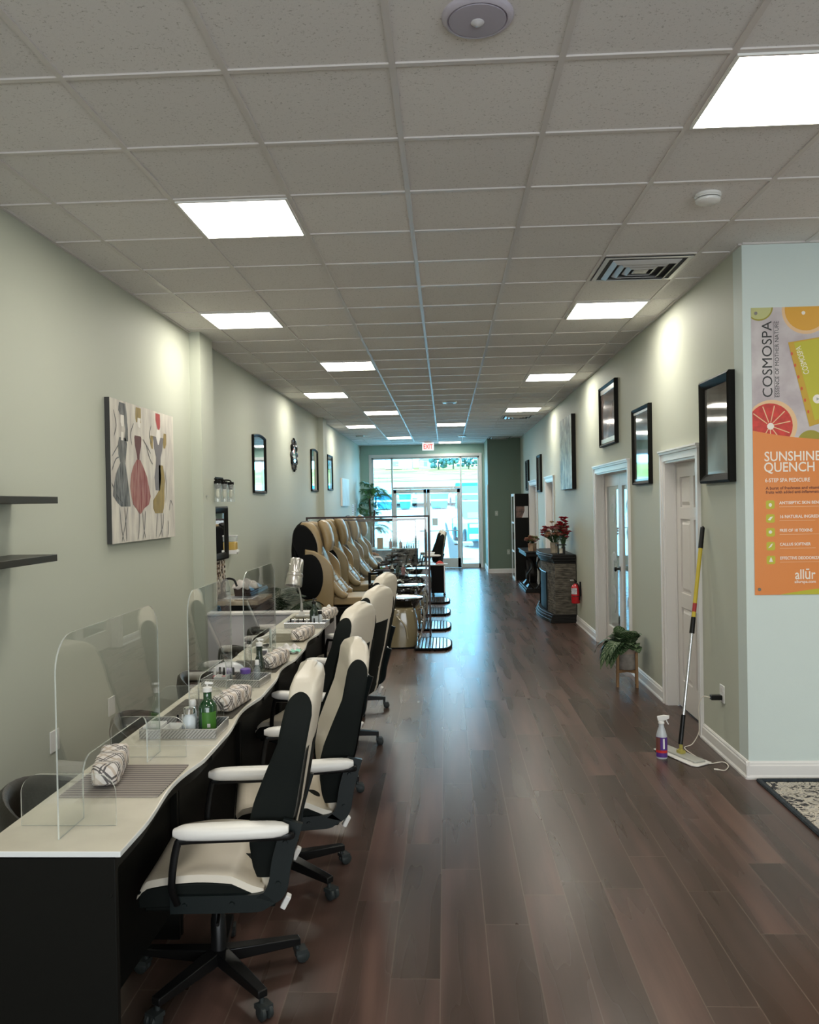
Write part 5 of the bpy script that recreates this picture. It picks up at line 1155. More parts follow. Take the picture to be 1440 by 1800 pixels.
def leaf(par, base, a, el, L, w, droop, m=None, nm='leaf'):
    d = Vector((math.cos(a), math.sin(a), 0)); sd = Vector((-math.sin(a), math.cos(a), 0)); b = MB(); uvs = {}
    stem = .35 * L; pts = []
    for i in range(13):
        u = i / 12; l = (stem + L) * u; pts.append(base + d * l * math.cos(el) * (1 - .25 * u) + Vector((0, 0, l * math.sin(el) - droop * (stem + L) * u ** 2.2)))
    b.tube(pts[:5], .004, 6); uvl = b.b.loops.layers.uv.new('UVMap'); V = []
    for i in range(4, 13):
        u = (i - 4) / 8; ww = w * (math.sin(PI * min(1, u * .93 + .06)) ** .75) * (1 - .3 * u); row = []
        for j in range(5):
            q = -1 + j / 2; vv = b.b.verts.new(pts[i] + sd * ww * q + Vector((0, 0, .18 * ww * abs(q) - .02 * ww * math.sin(i * 2) * abs(q)))); row.append(vv); uvs[vv] = (u, j / 4)
        V.append(row)
    for i in range(8):
        for j in range(4):
            f = b._f([V[i][j], V[i + 1][j], V[i + 1][j + 1], V[i][j + 1]])
            if f:
                for lp in f.loops: lp[uvl].uv = uvs[lp.vert]
    return b.build(nm, m or M_leaf, par, smooth=80)
for k in range(56):
    a = 2 * PI * k / 30 * 2.6 + random.uniform(-.2, .2)
    inner = k > 34; L = random.uniform(.17, .25); cosx = math.cos(a)
    if cosx > .35: L *= .5
    leaf(t, Vector((.03 * math.cos(a), .03 * math.sin(a), .18)), a, random.uniform(.9, 1.2) if inner else random.uniform(.45, .9), L, random.uniform(.07, .095), random.uniform(.25, .5) if inner else random.uniform(.42, .68))
for k in range(26):
    a = random.uniform(.72, 1.32) * PI if k < 12 else random.uniform(0, 2) * PI; leaf(t, Vector((.04 * math.cos(a), .04 * math.sin(a), .20)), a, random.uniform(.5, .8) if k < 12 else random.uniform(.9, 1.3), random.uniform(.26, .34) if k < 12 else random.uniform(.16, .22), random.uniform(.065, .085), random.uniform(.75, 1.05) if k < 12 else random.uniform(.3, .5))
# fireplace
t = thing('stone_fireplace', 'freestanding electric fireplace with stacked grey stone sides and dark curved mantel', 'fireplace', (XR - .012, 12.04, 0))
M_mant = mat('dark_mantel', (.010, .009, .008), rough=.45, spec=.18)
def bow(d0, d1, y0, y1, n=14, ext=0.0):   # plan outline: straight sides depth d0, bowed front to d1
    P = [(0, y0), (-d0, y0)]
    for i in range(n + 1):
        u = i / n; P.append((-d0 - (d1 - d0) * math.sin(PI * u) ** .8, y0 + .10 + (y1 - y0 - .2) * u))
    return P + [(-d0, y1), (0, y1)]
b = MB()
for (z0, z1, e) in ((0, .05, .05), (.05, .09, .035), (.09, .12, .02)): b.prism(bow(.33 + e, .42 + e, -e, 1.7 + e), 'z', z0, z1)
b.build('plinth', M_mant, t, bevel=.006)
b = MB()
for (z0, z1, e) in ((.86, .89, .0), (.89, .93, .02), (.93, .965, .045), (.965, .99, .03)): b.prism(bow(.31 + e, .41 + e, -e, 1.7 + e), 'z', z0, z1)
b.build('mantel', M_mant, t, bevel=.006)
b = MB(); b.box(-.30, 0, .01, 1.69, .12, .86); b.build('carcass', M_black, t)
M_st = mat('stacked_stone', (.17, .15, .12), rough=.85, var=.55, vscale=9, col2=(.045, .04, .032), bump=.7, bscale=25, stretch=(1, 1, 4))
random.seed(9)
def stones(fn, W, z0, z1, nm, jag=.012):
    b = MB(); z = z0
    while z < z1 - .005:
        hgt = min(random.uniform(.016, .034), z1 - z); s_ = 0
        while s_ < W - .01:
            l = min(random.uniform(.10, .30), W - s_); o = random.uniform(0, jag); P0, P1, nn = fn(s_), fn(s_ + l), None
            tdir = (P1 - P0).normalized(); nn = Vector((tdir.y, -tdir.x, 0)) * -1
            q = [P0 - nn * .0, P1 - nn * .0, P1 + nn * (.012 + o), P0 + nn * (.012 + o)]
            b.rings([[(p.x, p.y, z + .002) for p in q], [(p.x, p.y, z + hgt - .001) for p in q]]); s_ += l
        z += hgt
    b.build(nm, M_st, t, smooth=0, bevel=.003, bseg=1)
stones(lambda s_: Vector((-s_, .0, 0)), .30, .12, .86, 'stone_side'); stones(lambda s_: Vector((-.30 + s_, 1.70, 0)), .30, .12, .86, 'stone_side')
def front(y): return Vector((-.30 - .085 * math.sin(PI * y / 1.7), y, 0))
for (a_, c_) in ((0, .42), (1.28, 1.7)): stones(lambda s_, a_=a_, c_=c_: front(c_ - s_), c_ - a_, .12, .86, 'stone_front')
stones(lambda s_: front(1.28 - s_), .86, .70, .86, 'stone_arch')
b = MB(); b.rings([[(*front(y).xy, z) for y in (.42, .64, .85, 1.06, 1.28)] for z in (.13, .70)], closed=False, cap=False); b.build('firebox_glass', mat('firebox_black', (.006, .007, .008), rough=.5, spec=.08), t)
b = MB(); b.tube([(front(.42).x - .012, .42, .13), (front(.42).x - .012, .42, .70), (front(.85).x - .012, .85, .70), (front(1.28).x - .012, 1.28, .70), (front(1.28).x - .012, 1.28, .13)], .01, 6); b.build('firebox_frame', M_blackm, t)
# fire extinguisher
t = thing('fire_extinguisher', 'red fire extinguisher with white label hanging beside the stone fireplace', 'fire extinguisher', (1.802, 11.66, .33))
M_red = mat('extinguisher_red', (.50, .012, .02), rough=.22, coat=.4)
b = MB(); b.lathe([(.001, 0), (.055, 0), (.060, .01), (.060, .22), (.052, .245), (.025, .265), (.018, .275), (.001, .275)], seg=28); b.build('cylinder_body', M_red, t, smooth=50)
b = MB(); b.grid(lambda u, v: Vector((.0607 * math.cos(-PI * .95 + .5 * PI * u), .0607 * math.sin(-PI * .95 + .5 * PI * u), .13 + .085 * v)), 10, 1); b.build('label_sticker', mat('extinguisher_label', (.72, .72, .74), rough=.4, var=.5, vscale=60, col2=(.3, .32, .38)), t)
b = MB(); b.lathe([(.0605, .095), (.0612, .097), (.0612, .103), (.0605, .105)], seg=28); b.build('body_band', mat('dark_red', (.10, .005, .008), rough=.4), t)
b = MB(); b.cyl((0, 0, .27), (0, 0, .31), .014); b.tube([(.02, 0, .30), (-.03, 0, .318), (-.09, 0, .315)], .007, 8); b.tube([(.01, 0, .315), (-.03, 0, .34), (-.08, 0, .345)], .006, 8); b.build('valve_handle', M_blackm, t)
b = MB(); b.cbox((-.05, 0, .322), (.05, .012, .012)); b.build('lever_tag', M_white, t); b = MB(); b.tube(bez([(.0, -.02, .29), (.03, -.06, .26), (.05, -.065, .15), (.045, -.065, .05)], 6), .008, 8); b.build('hose', M_blackm, t)
b = MB(); b.box(.055, .076, -.02, .02, .1, .30); b.build('wall_bracket', M_blackm, t)
# flowers on mantel
def bouquet(name, label, loc, box, boxm, h, spread, cols, n, seed, clamp=None, tall=None):
    random.seed(seed); t = thing(name, label, 'flowers', loc); b = MB()
    b.lathe([(.001, 0), (box[0] * .9, 0), (box[0], box[2]), (box[0] * .9, box[2]), (box[0] * .85, box[2] - .02), (.001, box[2] - .02)], seg=box[1]); b.build('vase', boxm, t, smooth=20)
    gm = mat('bouquet_green', (.04, .09, .03), rough=.5); tips = []
    for k in range(n):
        a = random.uniform(0, 2 * PI); r = spread * math.sqrt(random.random()); z = box[2] + h * random.uniform(.35, 1.0) * (1 - .4 * (r / spread) ** 2)
        x, y = r * math.cos(a), r * math.sin(a)
        if clamp is not None: x = min(x, clamp)
        tips.append(Vector((x, y, z)))
    for k, p in enumerate(tips):
        b = MB(); b.tube([(p.x * .1, p.y * .1, box[2] - .03), (p.x * .5, p.y * .5, box[2] + (p.z - box[2]) * .5), p], .003, 5)
        for q in range(3):
            c = Vector((p.x * .1, p.y * .1, box[2])).lerp(p, .4 + .2 * q); d = Vector((random.uniform(-1, .6), random.uniform(-1, 1), random.uniform(-.2, .6))).normalized() * .05; w = d.cross(Vector((0, 0, 1))) * .35
            b._f([b.b.verts.new(v) for v in (c, c + d * .5 + w, c + d, c + d * .5 - w)])
        b.build('leafy_stem', gm, t)
        m = cols[k % len(cols)]; b = MB(); r0 = random.uniform(.040, .060)
        for ring, (cnt, rr, ti) in enumerate(((6, 1.0, .35), (5, .7, .8), (3, .4, 1.2))):
            for j in range(cnt):
                aa = 2 * PI * j / cnt + ring; d = Vector((math.cos(aa) * math.cos(ti), math.sin(aa) * math.cos(ti), math.sin(ti))); s2 = Vector((-math.sin(aa), math.cos(aa), 0)); c = p
                b._f([b.b.verts.new(v) for v in (c, c + d * r0 * .7 * rr + s2 * r0 * .55, c + d * r0 * 1.2 * rr, c + d * r0 * .7 * rr - s2 * r0 * .55)])
        b.ball(p + Vector((0, 0, r0 * .2)), r0 * .35, 6, 4); b.build('blossom', m, t, smooth=60)
    return t
F1 = mat('petal_pink', (.45, .10, .12), rough=.6); F2 = mat('petal_peach', (.55, .30, .20), rough=.6); F3 = mat('petal_red', (.45, .015, .03), rough=.6); F4 = mat('petal_cream', (.55, .45, .33), rough=.6); F5 = mat('petal_rose', (.42, .18, .18), rough=.6); F6 = mat('petal_lime', (.25, .30, .10), rough=.6)
bouquet('flower_arrangement', 'tall arrangement of peach, pink and red silk flowers on the fireplace mantel', (XR - .26, 12.45, .991), (.065, 8, .16), mat('birch_vase', (.42, .36, .27), rough=.6, var=.5, vscale=9), .30, .19, [F2, F1, F5, F4, F1], 60, 2, clamp=.2)
bouquet('orchid_spray', 'crimson orchid spray standing right of the mixed flowers on the mantel', (XR - .14, 12.36, .991), (.03, 10, .10), M_darkg, .46, .09, [F3, F3, F1], 32, 8, clamp=.08)
bouquet('flower_box', 'short square planter of cream and rose blooms on the black console table', (XR - .20, 16.22, .80), (.085, 4, .15), mat('rustic_planter', (.26, .14, .09), rough=.7, var=.5, vscale=14, col2=(.40, .30, .20)), .14, .13, [F4, F2, F5, F6], 34, 6, clamp=.12)
t = thing('black_lantern', 'small black candle lantern with glass beside the flowers on the mantel', 'lantern', (XR - .20, 12.17, .991))
b = MB(); b.box(-.05, .05, -.05, .05, 0, .012)
for sx_ in (-1, 1):
    for sy_ in (-1, 1): b.cbox((sx_ * .042, sy_ * .042, .07), (.008, .008, .12))
b.box(-.07, .07, -.07, .07, .128, .142); b.build('lantern_frame', M_blackm, t, bevel=.002); b = MB(); b.lathe([(.001, .012), (.025, .012), (.025, .08), (.001, .085)], seg=16); b.build('candle', mat('candle_wax', (.6, .55, .45), rough=.5), t)
t = thing('small_framed_photo', 'small pale framed photo standing on the mantel left of the vase', 'photo frame', (XR - .20, 12.85, .991), R(20))
b = MB(); b.cbox((0, 0, .07), (.012, .14, .14), (0, R(-8), 0)); b.build('photo_frame', M_white, t, bevel=.003); b = MB(); b.cbox((-.0075, 0, .07), (.002, .11, .10), (0, R(-8), 0)); b.build('photo', mat('pale_photo', (.5, .45, .42), rough=.3, var=.3, vscale=20), t)
# console table
t = thing('console_table', 'black console table with lyre-curved legs on a stepped base', 'console table', (XR - .015, 16.0, 0))
b = MB(); b.box(-.35, 0, 0, 1.55, .77, .795); b.box(-.33, -.01, .02, 1.53, .70, .77); b.build('tabletop', M_mant, t, bevel=.005)
b = MB(); b.box(-.35, 0, 0, 1.55, 0, .05); b.box(-.33, -.02, .02, 1.53, .05, .08); b.build('base', M_mant, t, bevel=.006)
for yc in (.42, 1.13):
    b = MB(); b.rings([[(-.29, yc - .16, .08), (-.04, yc - .16, .08), (-.04, yc + .16, .08), (-.29, yc + .16, .08)], [(-.22, yc - .06, .17), (-.10, yc - .06, .17), (-.10, yc + .06, .17), (-.22, yc + .06, .17)]]); b.build('leg_foot', M_mant, t, bevel=.003)
    for s in (-1, 1):
        b = MB(); pts = bez([(-.16, yc + s * .03, .15), (-.16, yc + s * .12, .24), (-.16, yc + s * .17, .36), (-.16, yc + s * .07, .52), (-.16, yc + s * .06, .60), (-.16, yc + s * .15, .71)], 6)
        b.tube(pts, .022, 4, flat=3.2, up=(0, 1, 0)); b.build('leg', M_mant, t, smooth=30, bevel=.003)
# side profile pair (seen from the end)
for s in (-1, 1):
    b = MB(); pts = bez([(-.16 + s * .03, .06, .08), (-.16 + s * .13, .06, .22), (-.16 + s * .15, .06, .34), (-.16 + s * .05, .06, .50), (-.16 + s * .06, .06, .60), (-.16 + s * .14, .06, .71)], 6); b.tube(pts, .018, 4, flat=2.0, up=(1, 0, 0)); b.build('leg', M_mant, t, smooth=30, bevel=.003)
# black cabinet with glazed white-edged front
t = thing('display_cabinet', 'tall black cabinet with white-framed glass door against the right wall', 'cabinet', (XR - .015, 18.65, 0))
b = MB(); b.box(-.31, 0, 0, .75, 0, 1.95); b.build('cabinet_body', M_black, t, bevel=.003)
b = MB()
for q in ((.0, .05, 0, 1.95), (.70, .75, 0, 1.95), (.05, .70, 0, .06), (.05, .70, 1.89, 1.95), (.05, .70, .62, .66), (.05, .70, 1.27, 1.31)): b.box(-.33, -.31, *q)
d = b.build('glass_door', M_white, t); b = MB(); b.box(-.322, -.316, .05, .70, .06, 1.89); b.build('door_pane', mat('dark_pane', (.02, .025, .025), rough=.06, coat=.5), d, smooth=0); b = MB(); b.cbox((-.345, .06, 1.0), (.02, .015, .16)); b.build('door_handle', M_blackm, d)
t2 = thing('promo_picture', 'small printed picture with white lettering panel on the side of the black cabinet', 'poster', (XR - .30, 18.645, 1.41))
b = MB(); b.box(0, .27, -.003, 0, 0, .255); b.build('picture_print', mat('print_brown', (.20, .10, .07), rough=.4, var=.6, vscale=12, col2=(.05, .03, .02)), t2, smooth=0); b = MB(); b.prism([(.13, .0), (.27, .0), (.27, .255), (.19, .255), (.19, .15)], 'y', -.0045, -.003); b.build('white_panel', mat('print_white', (.6, .58, .58), rough=.4), t2, smooth=0)
# switch and outlet on the dark wall
for nm, lb, ct, x, z, w, h in (('light_switch', 'light switch plate on the shade-darkened sage wall', 'light switch', 1.262, 1.49, .075, .12), ('wall_outlet', 'pale outlet low on the shade-darkened sage wall', 'outlet', 1.545, .525, .075, .12)):
    t = thing(nm, lb, ct, (x, 20.6, z)); b = MB(); b.prism(rrect(-w / 2, w / 2, -h / 2, h / 2, .004), 'y', -.006, 0); b.build('cover_plate', mat('beige_plate', (.42, .45, .40), rough=.4), t, bevel=.002); b = MB(); b.cbox((0, -.009, 0), (.012, .008, .025)); b.build('toggle', M_white, t)
b = MB(); b.box(1.03, 1.06, 20.58, 22.4, 0, .12); b.box(1.035, 1.06, 20.585, 20.66, 0, 2.2); struct(b.build('trim_8', M_trim, bevel=.003))
# ================================================================ PEDICURE AREA
M_tan = mat('tan_leather', (.31, .225, .115), rough=.34, bump=.10, bscale=35); M_tan2 = mat('tan_leather_dark', (.24, .175, .09), rough=.4, bump=.12, bscale=35)
M_gold = mat('champagne_tub', (.22, .18, .10), rough=.14, coat=.7); M_glb = mat('gloss_black', (.008, .008, .009), rough=.08, coat=.6); M_shell = mat('matt_black_shell', (.004, .004, .004), rough=.5, spec=.1)
def sring(pts, fn): return [fn(p) for p in pts]
def pillow_loft(b, path, w, d, n=20, ex=.6):
    """cushion lofted along path in xz; w half width along y, d half thickness"""
    rs = []
    m = len(path)
    for i, p in enumerate(path):
        q = path[min(i + 1, m - 1)] - path[max(i - 1, 0)]; tx, tz = q.x, q.z; l = math.hypot(tx, tz); nx, nz = tz / l, -tx / l
        e = max(.25, (1 - abs(2 * i / (m - 1) - 1) ** 5)) ** .5; wob = 1 + .03 * math.sin(i * 1.7)
        rs.append([Vector((p.x + nx * d * e * wob * math.copysign(abs(math.sin(a)) ** ex, math.sin(a)), p.y + w * (.85 + .15 * e) * math.copysign(abs(math.cos(a)) ** ex, math.cos(a)), p.z + nz * d * e * wob * math.copysign(abs(math.sin(a)) ** ex, math.sin(a)))) for a in [2 * PI * k / n for k in range(n)]])
    b.rings(rs)
def spa_chair():
    t = thing('massage_chair', '', 'massage chair')
    V = Vector
    b = MB(); b.rings([[(x, y, z) for x, z in ((-1.90, .0), (-1.02, .0), (-1.02, .53), (-1.85, .53))] for y in (-.30, .30)]); b.build('chair_base', M_shell, t, bevel=.02)
    b = MB(); b.prism(rrect(-1.75, -.97, .545, .645, .045, 5), 'y', -.30, .30); b.build('seat', M_tan, t, bevel=.015, smooth=40)
    # upper black shell, disc-like sides
    for s in (-1, 1):
        b = MB(); o = []
        for k in range(32):
            a = 2 * PI * k / 32; o.append((-1.72 + .15 * math.cos(a) - .05 * math.sin(a), 1.29 + .245 * math.sin(a)))
        y = s * .335
        b.rings([[(x, y - s * .10, z) for x, z in o], [(x, y - s * .02, z) for x, z in o], [(-1.73 + (x + 1.73) * .93, y, 1.29 + (z - 1.29) * .93) for x, z in o]]); b.build('shell_wing', M_shell, t, smooth=50)
    b = MB(); pillow_loft(b, bez([V((-1.84, 0, .75)), V((-1.86, 0, 1.1)), V((-1.84, 0, 1.4)), V((-1.76, 0, 1.56))], 6), .30, .06); b.build('back_shell', M_shell, t, smooth=60)
    # backrest pads: two bolsters and centre
    for s in (-1, 1):
        b = MB(); pillow_loft(b, bez([V((-1.78, s * .225, 1.53)), V((-1.655, s * .235, 1.47)), V((-1.60, s * .24, 1.30)), V((-1.585, s * .245, 1.10)), V((-1.52, s * .25, .97))], 6), .085, .07); b.build('side_bolster', M_tan, t, smooth=60)
    b = MB(); pillow_loft(b, bez([V((-1.70, 0, 1.50)), V((-1.62, 0, 1.25)), V((-1.52, 0, 1.00)), V((-1.42, 0, .80)), V((-1.28, 0, .665))], 7), .20, .06)
    b.build('back_cushion', M_tan, t, smooth=60)
    b = MB()
    for k in range(6):
        z = .70 + .055 * k; x = -1.245 - .055 * k; b.tube([(x, -.19, z + .028), (x + .01, 0, z + .030), (x, .19, z + .028)], .006, 6)
    b.build('quilted_ribs', M_tan2, t)
    b = MB(); pillow_loft(b, bez([V((-1.575, 0, 1.57)), V((-1.515, 0, 1.48)), V((-1.48, 0, 1.35)), V((-1.475, 0, 1.20))], 7), .17, .06); b.build('headrest_pillow', M_tan, t, smooth=60)
    # side arms: beige arched panel with black oval inset
    for s in (-1, 1):
        y = s * .375; P = bez([V((-1.72, 0, 1.235)), V((-1.58, 0, 1.20)), V((-1.44, 0, 1.09)), V((-1.385, 0, .98)), V((-1.375, 0, .75)), V((-1.385, 0, .53))], 6)
        poly = [(p.x, p.z) for p in P] + [(-1.50, .49), (-1.62, .53), (-1.70, .62)] + [(-1.72, 1.05)]
        b = MB(); b.rings([[(x, y - s * .075, z) for x, z in poly], [(x, y - s * .01, z) for x, z in poly], [(-1.56 + (x + 1.56) * .94, y, .86 + (z - .86) * .96) for x, z in poly]]); b.build('arm_panel', M_tan, t, smooth=50, bevel=.008)
        b = MB(); o = [(-1.665 + .155 * math.cos(a) + (.01 if math.cos(a) > 0 else -.04), .90 + .275 * math.sin(a)) for a in [2 * PI * k / 32 for k in range(32)]]
        b.rings([[(x, y - s * .02, z) for x, z in o], [(x, y + s * .004, z) for x, z in o], [(-1.67 + (x + 1.67) * .9, y + s * .008, .9 + (z - .9) * .9) for x, z in o]]); b.build('arm_inset', M_shell, t, smooth=50)
        b = MB(); pillow_loft(b, bez([V((-1.52, s * .30, .97)), V((-1.40, s * .30, .80)), V((-1.30, s * .29, .68)), V((-1.22, s * .28, .66))], 5), .05, .045); b.build('arm_cushion', M_tan, t, smooth=60)
    return t
m0 = spa_chair()
YC = [10.32, 11.85, 13.38, 14.90]
nm_ = ['nearest', 'second', 'third', 'farthest']
for n, y in enumerate(YC):
    lb = ['tan massage chair nearest the camera, its black oval arm fully visible', 'second tan massage chair along the left wall', 'third tan massage chair along the left wall', 'fourth tan massage chair, seen through the dividers beside the seated person'][n]
    if n == 0: m0.location = (0, y, 0); m0['label'] = lb; m0['group'] = 'tan massage chairs'
    else: dup(m0, (0, y, 0), 0, lb, 'tan massage chairs')
def tub():
    t = thing('pedicure_tub', '', 'pedicure tub')
    b = MB(); rs = []
    for i in range(11):
        u = i / 10; z = .02 + .45 * u; x0 = -.94 + .17 * u ** 1.6; x1 = -.385 + .03 * math.sin(PI * u) - .03 * u; w = .31 - .03 * u ** 2
        rs.append([((x0 + x1) / 2 + (x1 - x0) / 2 * math.copysign(abs(math.cos(a)) ** .5, math.cos(a)), w * math.copysign(abs(math.sin(a)) ** .55, math.sin(a)), z) for a in [2 * PI * k / 40 for k in range(40)]])
    top = rs[-1]; c = sum((Vector(p) for p in top), Vector()) / 40
    rs.append([c + (Vector(p) - c) * .96 + Vector((0, 0, .02)) for p in top])
    b.rings(rs); b.build('tub_body', M_gold, t, smooth=50)
    b = MB(); b.rings([[(-.93, -.30, .0), (-.40, -.30, .0), (-.40, .30, .0), (-.93, .30, 0)], [(-.92, -.30, .02), (-.40, -.30, .02), (-.40, .30, .02), (-.92, .30, .02)]]); b.build('tub_foot', M_shell, t)
    b = MB(); pts = bez([(-.86, -.305, .16), (-.78, -.322, .30), (-.70, -.318, .36)], 8) ; b.tube([(p[0], p[1] + .012, p[2]) for p in pts], .012, 8); b.tube(bez([(-.62, -.306, .40), (-.52, -.316, .28), (-.49, -.312, .12)], 6), .010, 8); b.build('moulded_swoosh', mat('champagne_light', (.34, .29, .18), rough=.14, coat=.6), t)
    b = MB(); b.lathe([(.001, .46), (.12, .46), (.15, .50), (.19, .56), (.215, .575), (.215, .595), (.20, .60), (.185, .585), (.12, .52), (.001, .51)], c=(-.52, 0, 0), seg=40); b.build('basin_bowl', M_glb, t, smooth=40)
    b = MB(); b.lathe([(.19, .596), (.213, .594), (.216, .600), (.205, .604), (.19, .600)], c=(-.52, 0, 0), seg=40); b.build('basin_rim', M_chrome, t)
    b = MB(); b.tube(bez([(-.72, -.10, .48), (-.74, -.10, .62), (-.68, -.08, .68), (-.62, -.06, .64)], 6), .012, 10); b.lathe([(.001, .47), (.022, .47), (.02, .54), (.001, .545)], c=(-.78, .06, 0), seg=14); b.build('tub_faucet', M_chrome, t)
    b = MB(); b.tube(bez([(-.38, -.15, .44), (-.31, -.18, .50), (-.29, -.2, .36), (-.33, -.22, .16), (-.36, -.25, .10)], 6), .010, 8); b.tube(bez([(-.38, .05, .44), (-.29, .06, .42), (-.30, .04, .2), (-.36, .02, .12)], 6), .008, 8); b.build('spray_hose', M_chrome, t)
    text_mesh('logo', 'SPA', .035, M_chrome, t, Matrix.Translation((-.80, -.297, .385)) @ Matrix.Rotation(PI / 2 - .1, 4, 'X'), extrude=.001) if False else None
    b = MB(); b.box(-.79, -.66, -.291, -.286, .385, .397); b.prism([(-.755, .375), (-.70, .375), (-.728, .345)], 'y', -.295, -.288); b.build('logo_plate', M_chrome, t)
    return t
def stool_tray():   # swivel manicure tray on armrest post, glossy black
    t = thing('technician_stool', '', 'stool')
    b = MB(); b.lathe([(.001, .47), (.17, .47), (.19, .49), (.19, .52), (.17, .535), (.001, .54)], seg=30); b.build('stool_seat', M_glb, t, smooth=50)
    b = MB(); b.tube([(.17, 0, .46), (.23, 0, .50), (.24, 0, .62)], .012, 8); pts = bez([(.10, -.20, .70), (.20, -.12, .70), (.235, 0, .70), (.20, .12, .70), (.10, .20, .70)], 6); b.tube(pts, .045, 10, flat=.5, up=(0, 0, 1)); b.build('back_support', M_glb, t)
    b = MB(); b.cyl((0, 0, .12), (0, 0, .47), .022, .022); b.lathe([(.13, .24), (.14, .245), (.13, .25), (.125, .245)], seg=24); b.build('gas_column', M_chrome, t)
    for k in range(5):
        a = 2 * PI * k / 5; M = Matrix.Rotation(a, 4, 'Z'); b = MB(); b.tube([(.02, 0, .11), (.24, 0, .065)], [.020, .013], 8); b.xf(M); b.build('base_leg', M_glb, t); b = MB(); b.lathe([(.001, -.015), (.024, -.015), (.024, .015), (.001, .015)], seg=14, M=M @ Matrix.Translation((.25, 0, .026)) @ Matrix.Rotation(PI / 2, 4, 'X')); b.build('caster', M_rub, t)
    return t
def tray_arm():
    t = thing('swivel_tray', '', 'tray')
    b = MB(); b.lathe([(.001, 0), (.15, 0), (.15, .03), (.03, .045), (.001, .045)], seg=28); b.build('foot_plate', M_shell, t)
    b = MB(); b.cyl((0, 0, .04), (0, 0, .87), .018); b.build('post', M_shell, t)
    for z, a in ((.70, -10), (.88, 25)):
        M = Matrix.Rotation(R(a), 4, 'Z'); b = MB(); b.tube(bez([(0, 0, z - .03), (.10, .04, z - .03), (.17, 0, z - .01)], 5), .014, 8); b.xf(M); b.build('arm', M_shell, t)
        b = MB(); b.prism(rrect(.03, .33, -.10, .10, .06, 6), 'z', z, z + .014); b.tube([(p[0], p[1], z + .018) for p in rrect(.03, .33, -.10, .10, .06, 6)], .009, 6, loop=True); b.xf(M); b.build('tray_plate', M_glb, t, smooth=40)
    return t
M_ftst = mat('walnut_step', (.34, .29, .27), rough=.16, metal=.75)
def stepm():
    t = thing('ribbed_footrest', '', 'footrest')
    P = [(0, -.40)] + [(.25 + .18 * abs(math.cos(a)) ** .7, .40 * math.copysign(abs(math.sin(a)) ** .7, math.sin(a))) for a in [-PI / 2 + PI * k / 24 for k in range(25)]] + [(0, .40)]
    b = MB(); b.prism(P, 'z', .012, .032); b.build('footrest_board', M_ftst, t, bevel=.006)
    b = MB(); b.tube([(p[0], p[1], .022) for p in P], .013, 6, loop=True, flat=1.2); b.build('black_edge', M_shell, t)
    for k in range(9):
        x = .03 + .043 * k; w = .38 if x < .27 else .36 * max(.05, 1 - ((x - .25) / .18) ** 2.8) ** .7; b = MB(); b.tube([(x, -w, .034), (x, w, .034)], .008, 6); b.build('rib', M_shell, t)
    return t
tb, stl, tra, stp = tub(), stool_tray(), tray_arm(), stepm()
for n, y in enumerate(YC):
    pos = ['nearest', 'second', 'third', 'farthest'][n]
    for o, nm, loc, a, lb, g in ((tb, 0, (0, y, 0), 0, '%s champagne pedicure tub with black basin, in front of the %s massage chair' % (pos, pos), 'champagne pedicure tubs'),
                       (stp, 0, (-.39, y - .06, 0), 0, '%s ribbed dark footrest board on the aisle floor beside the tubs' % pos, 'ribbed footrest boards'),
                       (tra, 0, (-1.02, y + .53, 0), -20 + 12 * n, '%s black two-tier swivel tray behind the %s pedicure tub' % (pos, pos), 'black swivel trays'),
                       (stl, 0, (-.60, y + .51, 0), 60 + 40 * n, '%s glossy black technician stool behind the %s pedicure tub' % (pos, pos), 'black technician stools')):
        if o is stl and n == 3: loc = (-.60, 15.5, 0)
        if n == 0:
            o.location = loc; o.rotation_euler = (0, 0, R(a)); o['label'] = lb; o['group'] = g
            if o is stl: o.scale = (.85, .85, .85)
        else: dup(o, loc, R(a), lb, g)
# dividers
M_fr = mat('divider_pipe', (.035, .022, .02), rough=.35, metal=.3)
def divider(x0, x1, y, z1, lb):
    t = thing('acrylic_divider', lb, 'divider', ((x0 + x1) / 2, y, 0), 0, 'dark-framed dividers between massage chairs'); w = (x1 - x0) / 2
    b = MB(); b.box(-w, -w + .025, -.0125, .0125, .02, z1); b.build('post', M_fr, t); b = MB(); b.box(w - .025, w, -.0125, .0125, .02, z1); b.build('post', M_fr, t)
    b = MB(); b.box(-w, w, -.0125, .0125, z1, z1 + .025); b.build('top_rail', M_fr, t)
    for s in (-1, 1): b = MB(); b.box(s * w - .012 * (s + 1), s * w + .012 * (1 - s), -.22, .22, 0, .02); b.build('foot', M_fr, t)
    b = MB(); b.box(-w + .025, w - .025, -.0015, .0015, .45, z1); b.build('clear_panel', M_acr, t, smooth=0)
divider(-1.89, -.22, 11.08, 1.585, 'nearest dark-framed clear divider, standing behind the first massage chair')
divider(-1.95, -.30, 12.62, 1.52, 'second dark-framed clear divider')
divider(-1.56, -.51, 14.14, 1.47, 'third and narrowest dark-framed clear divider')
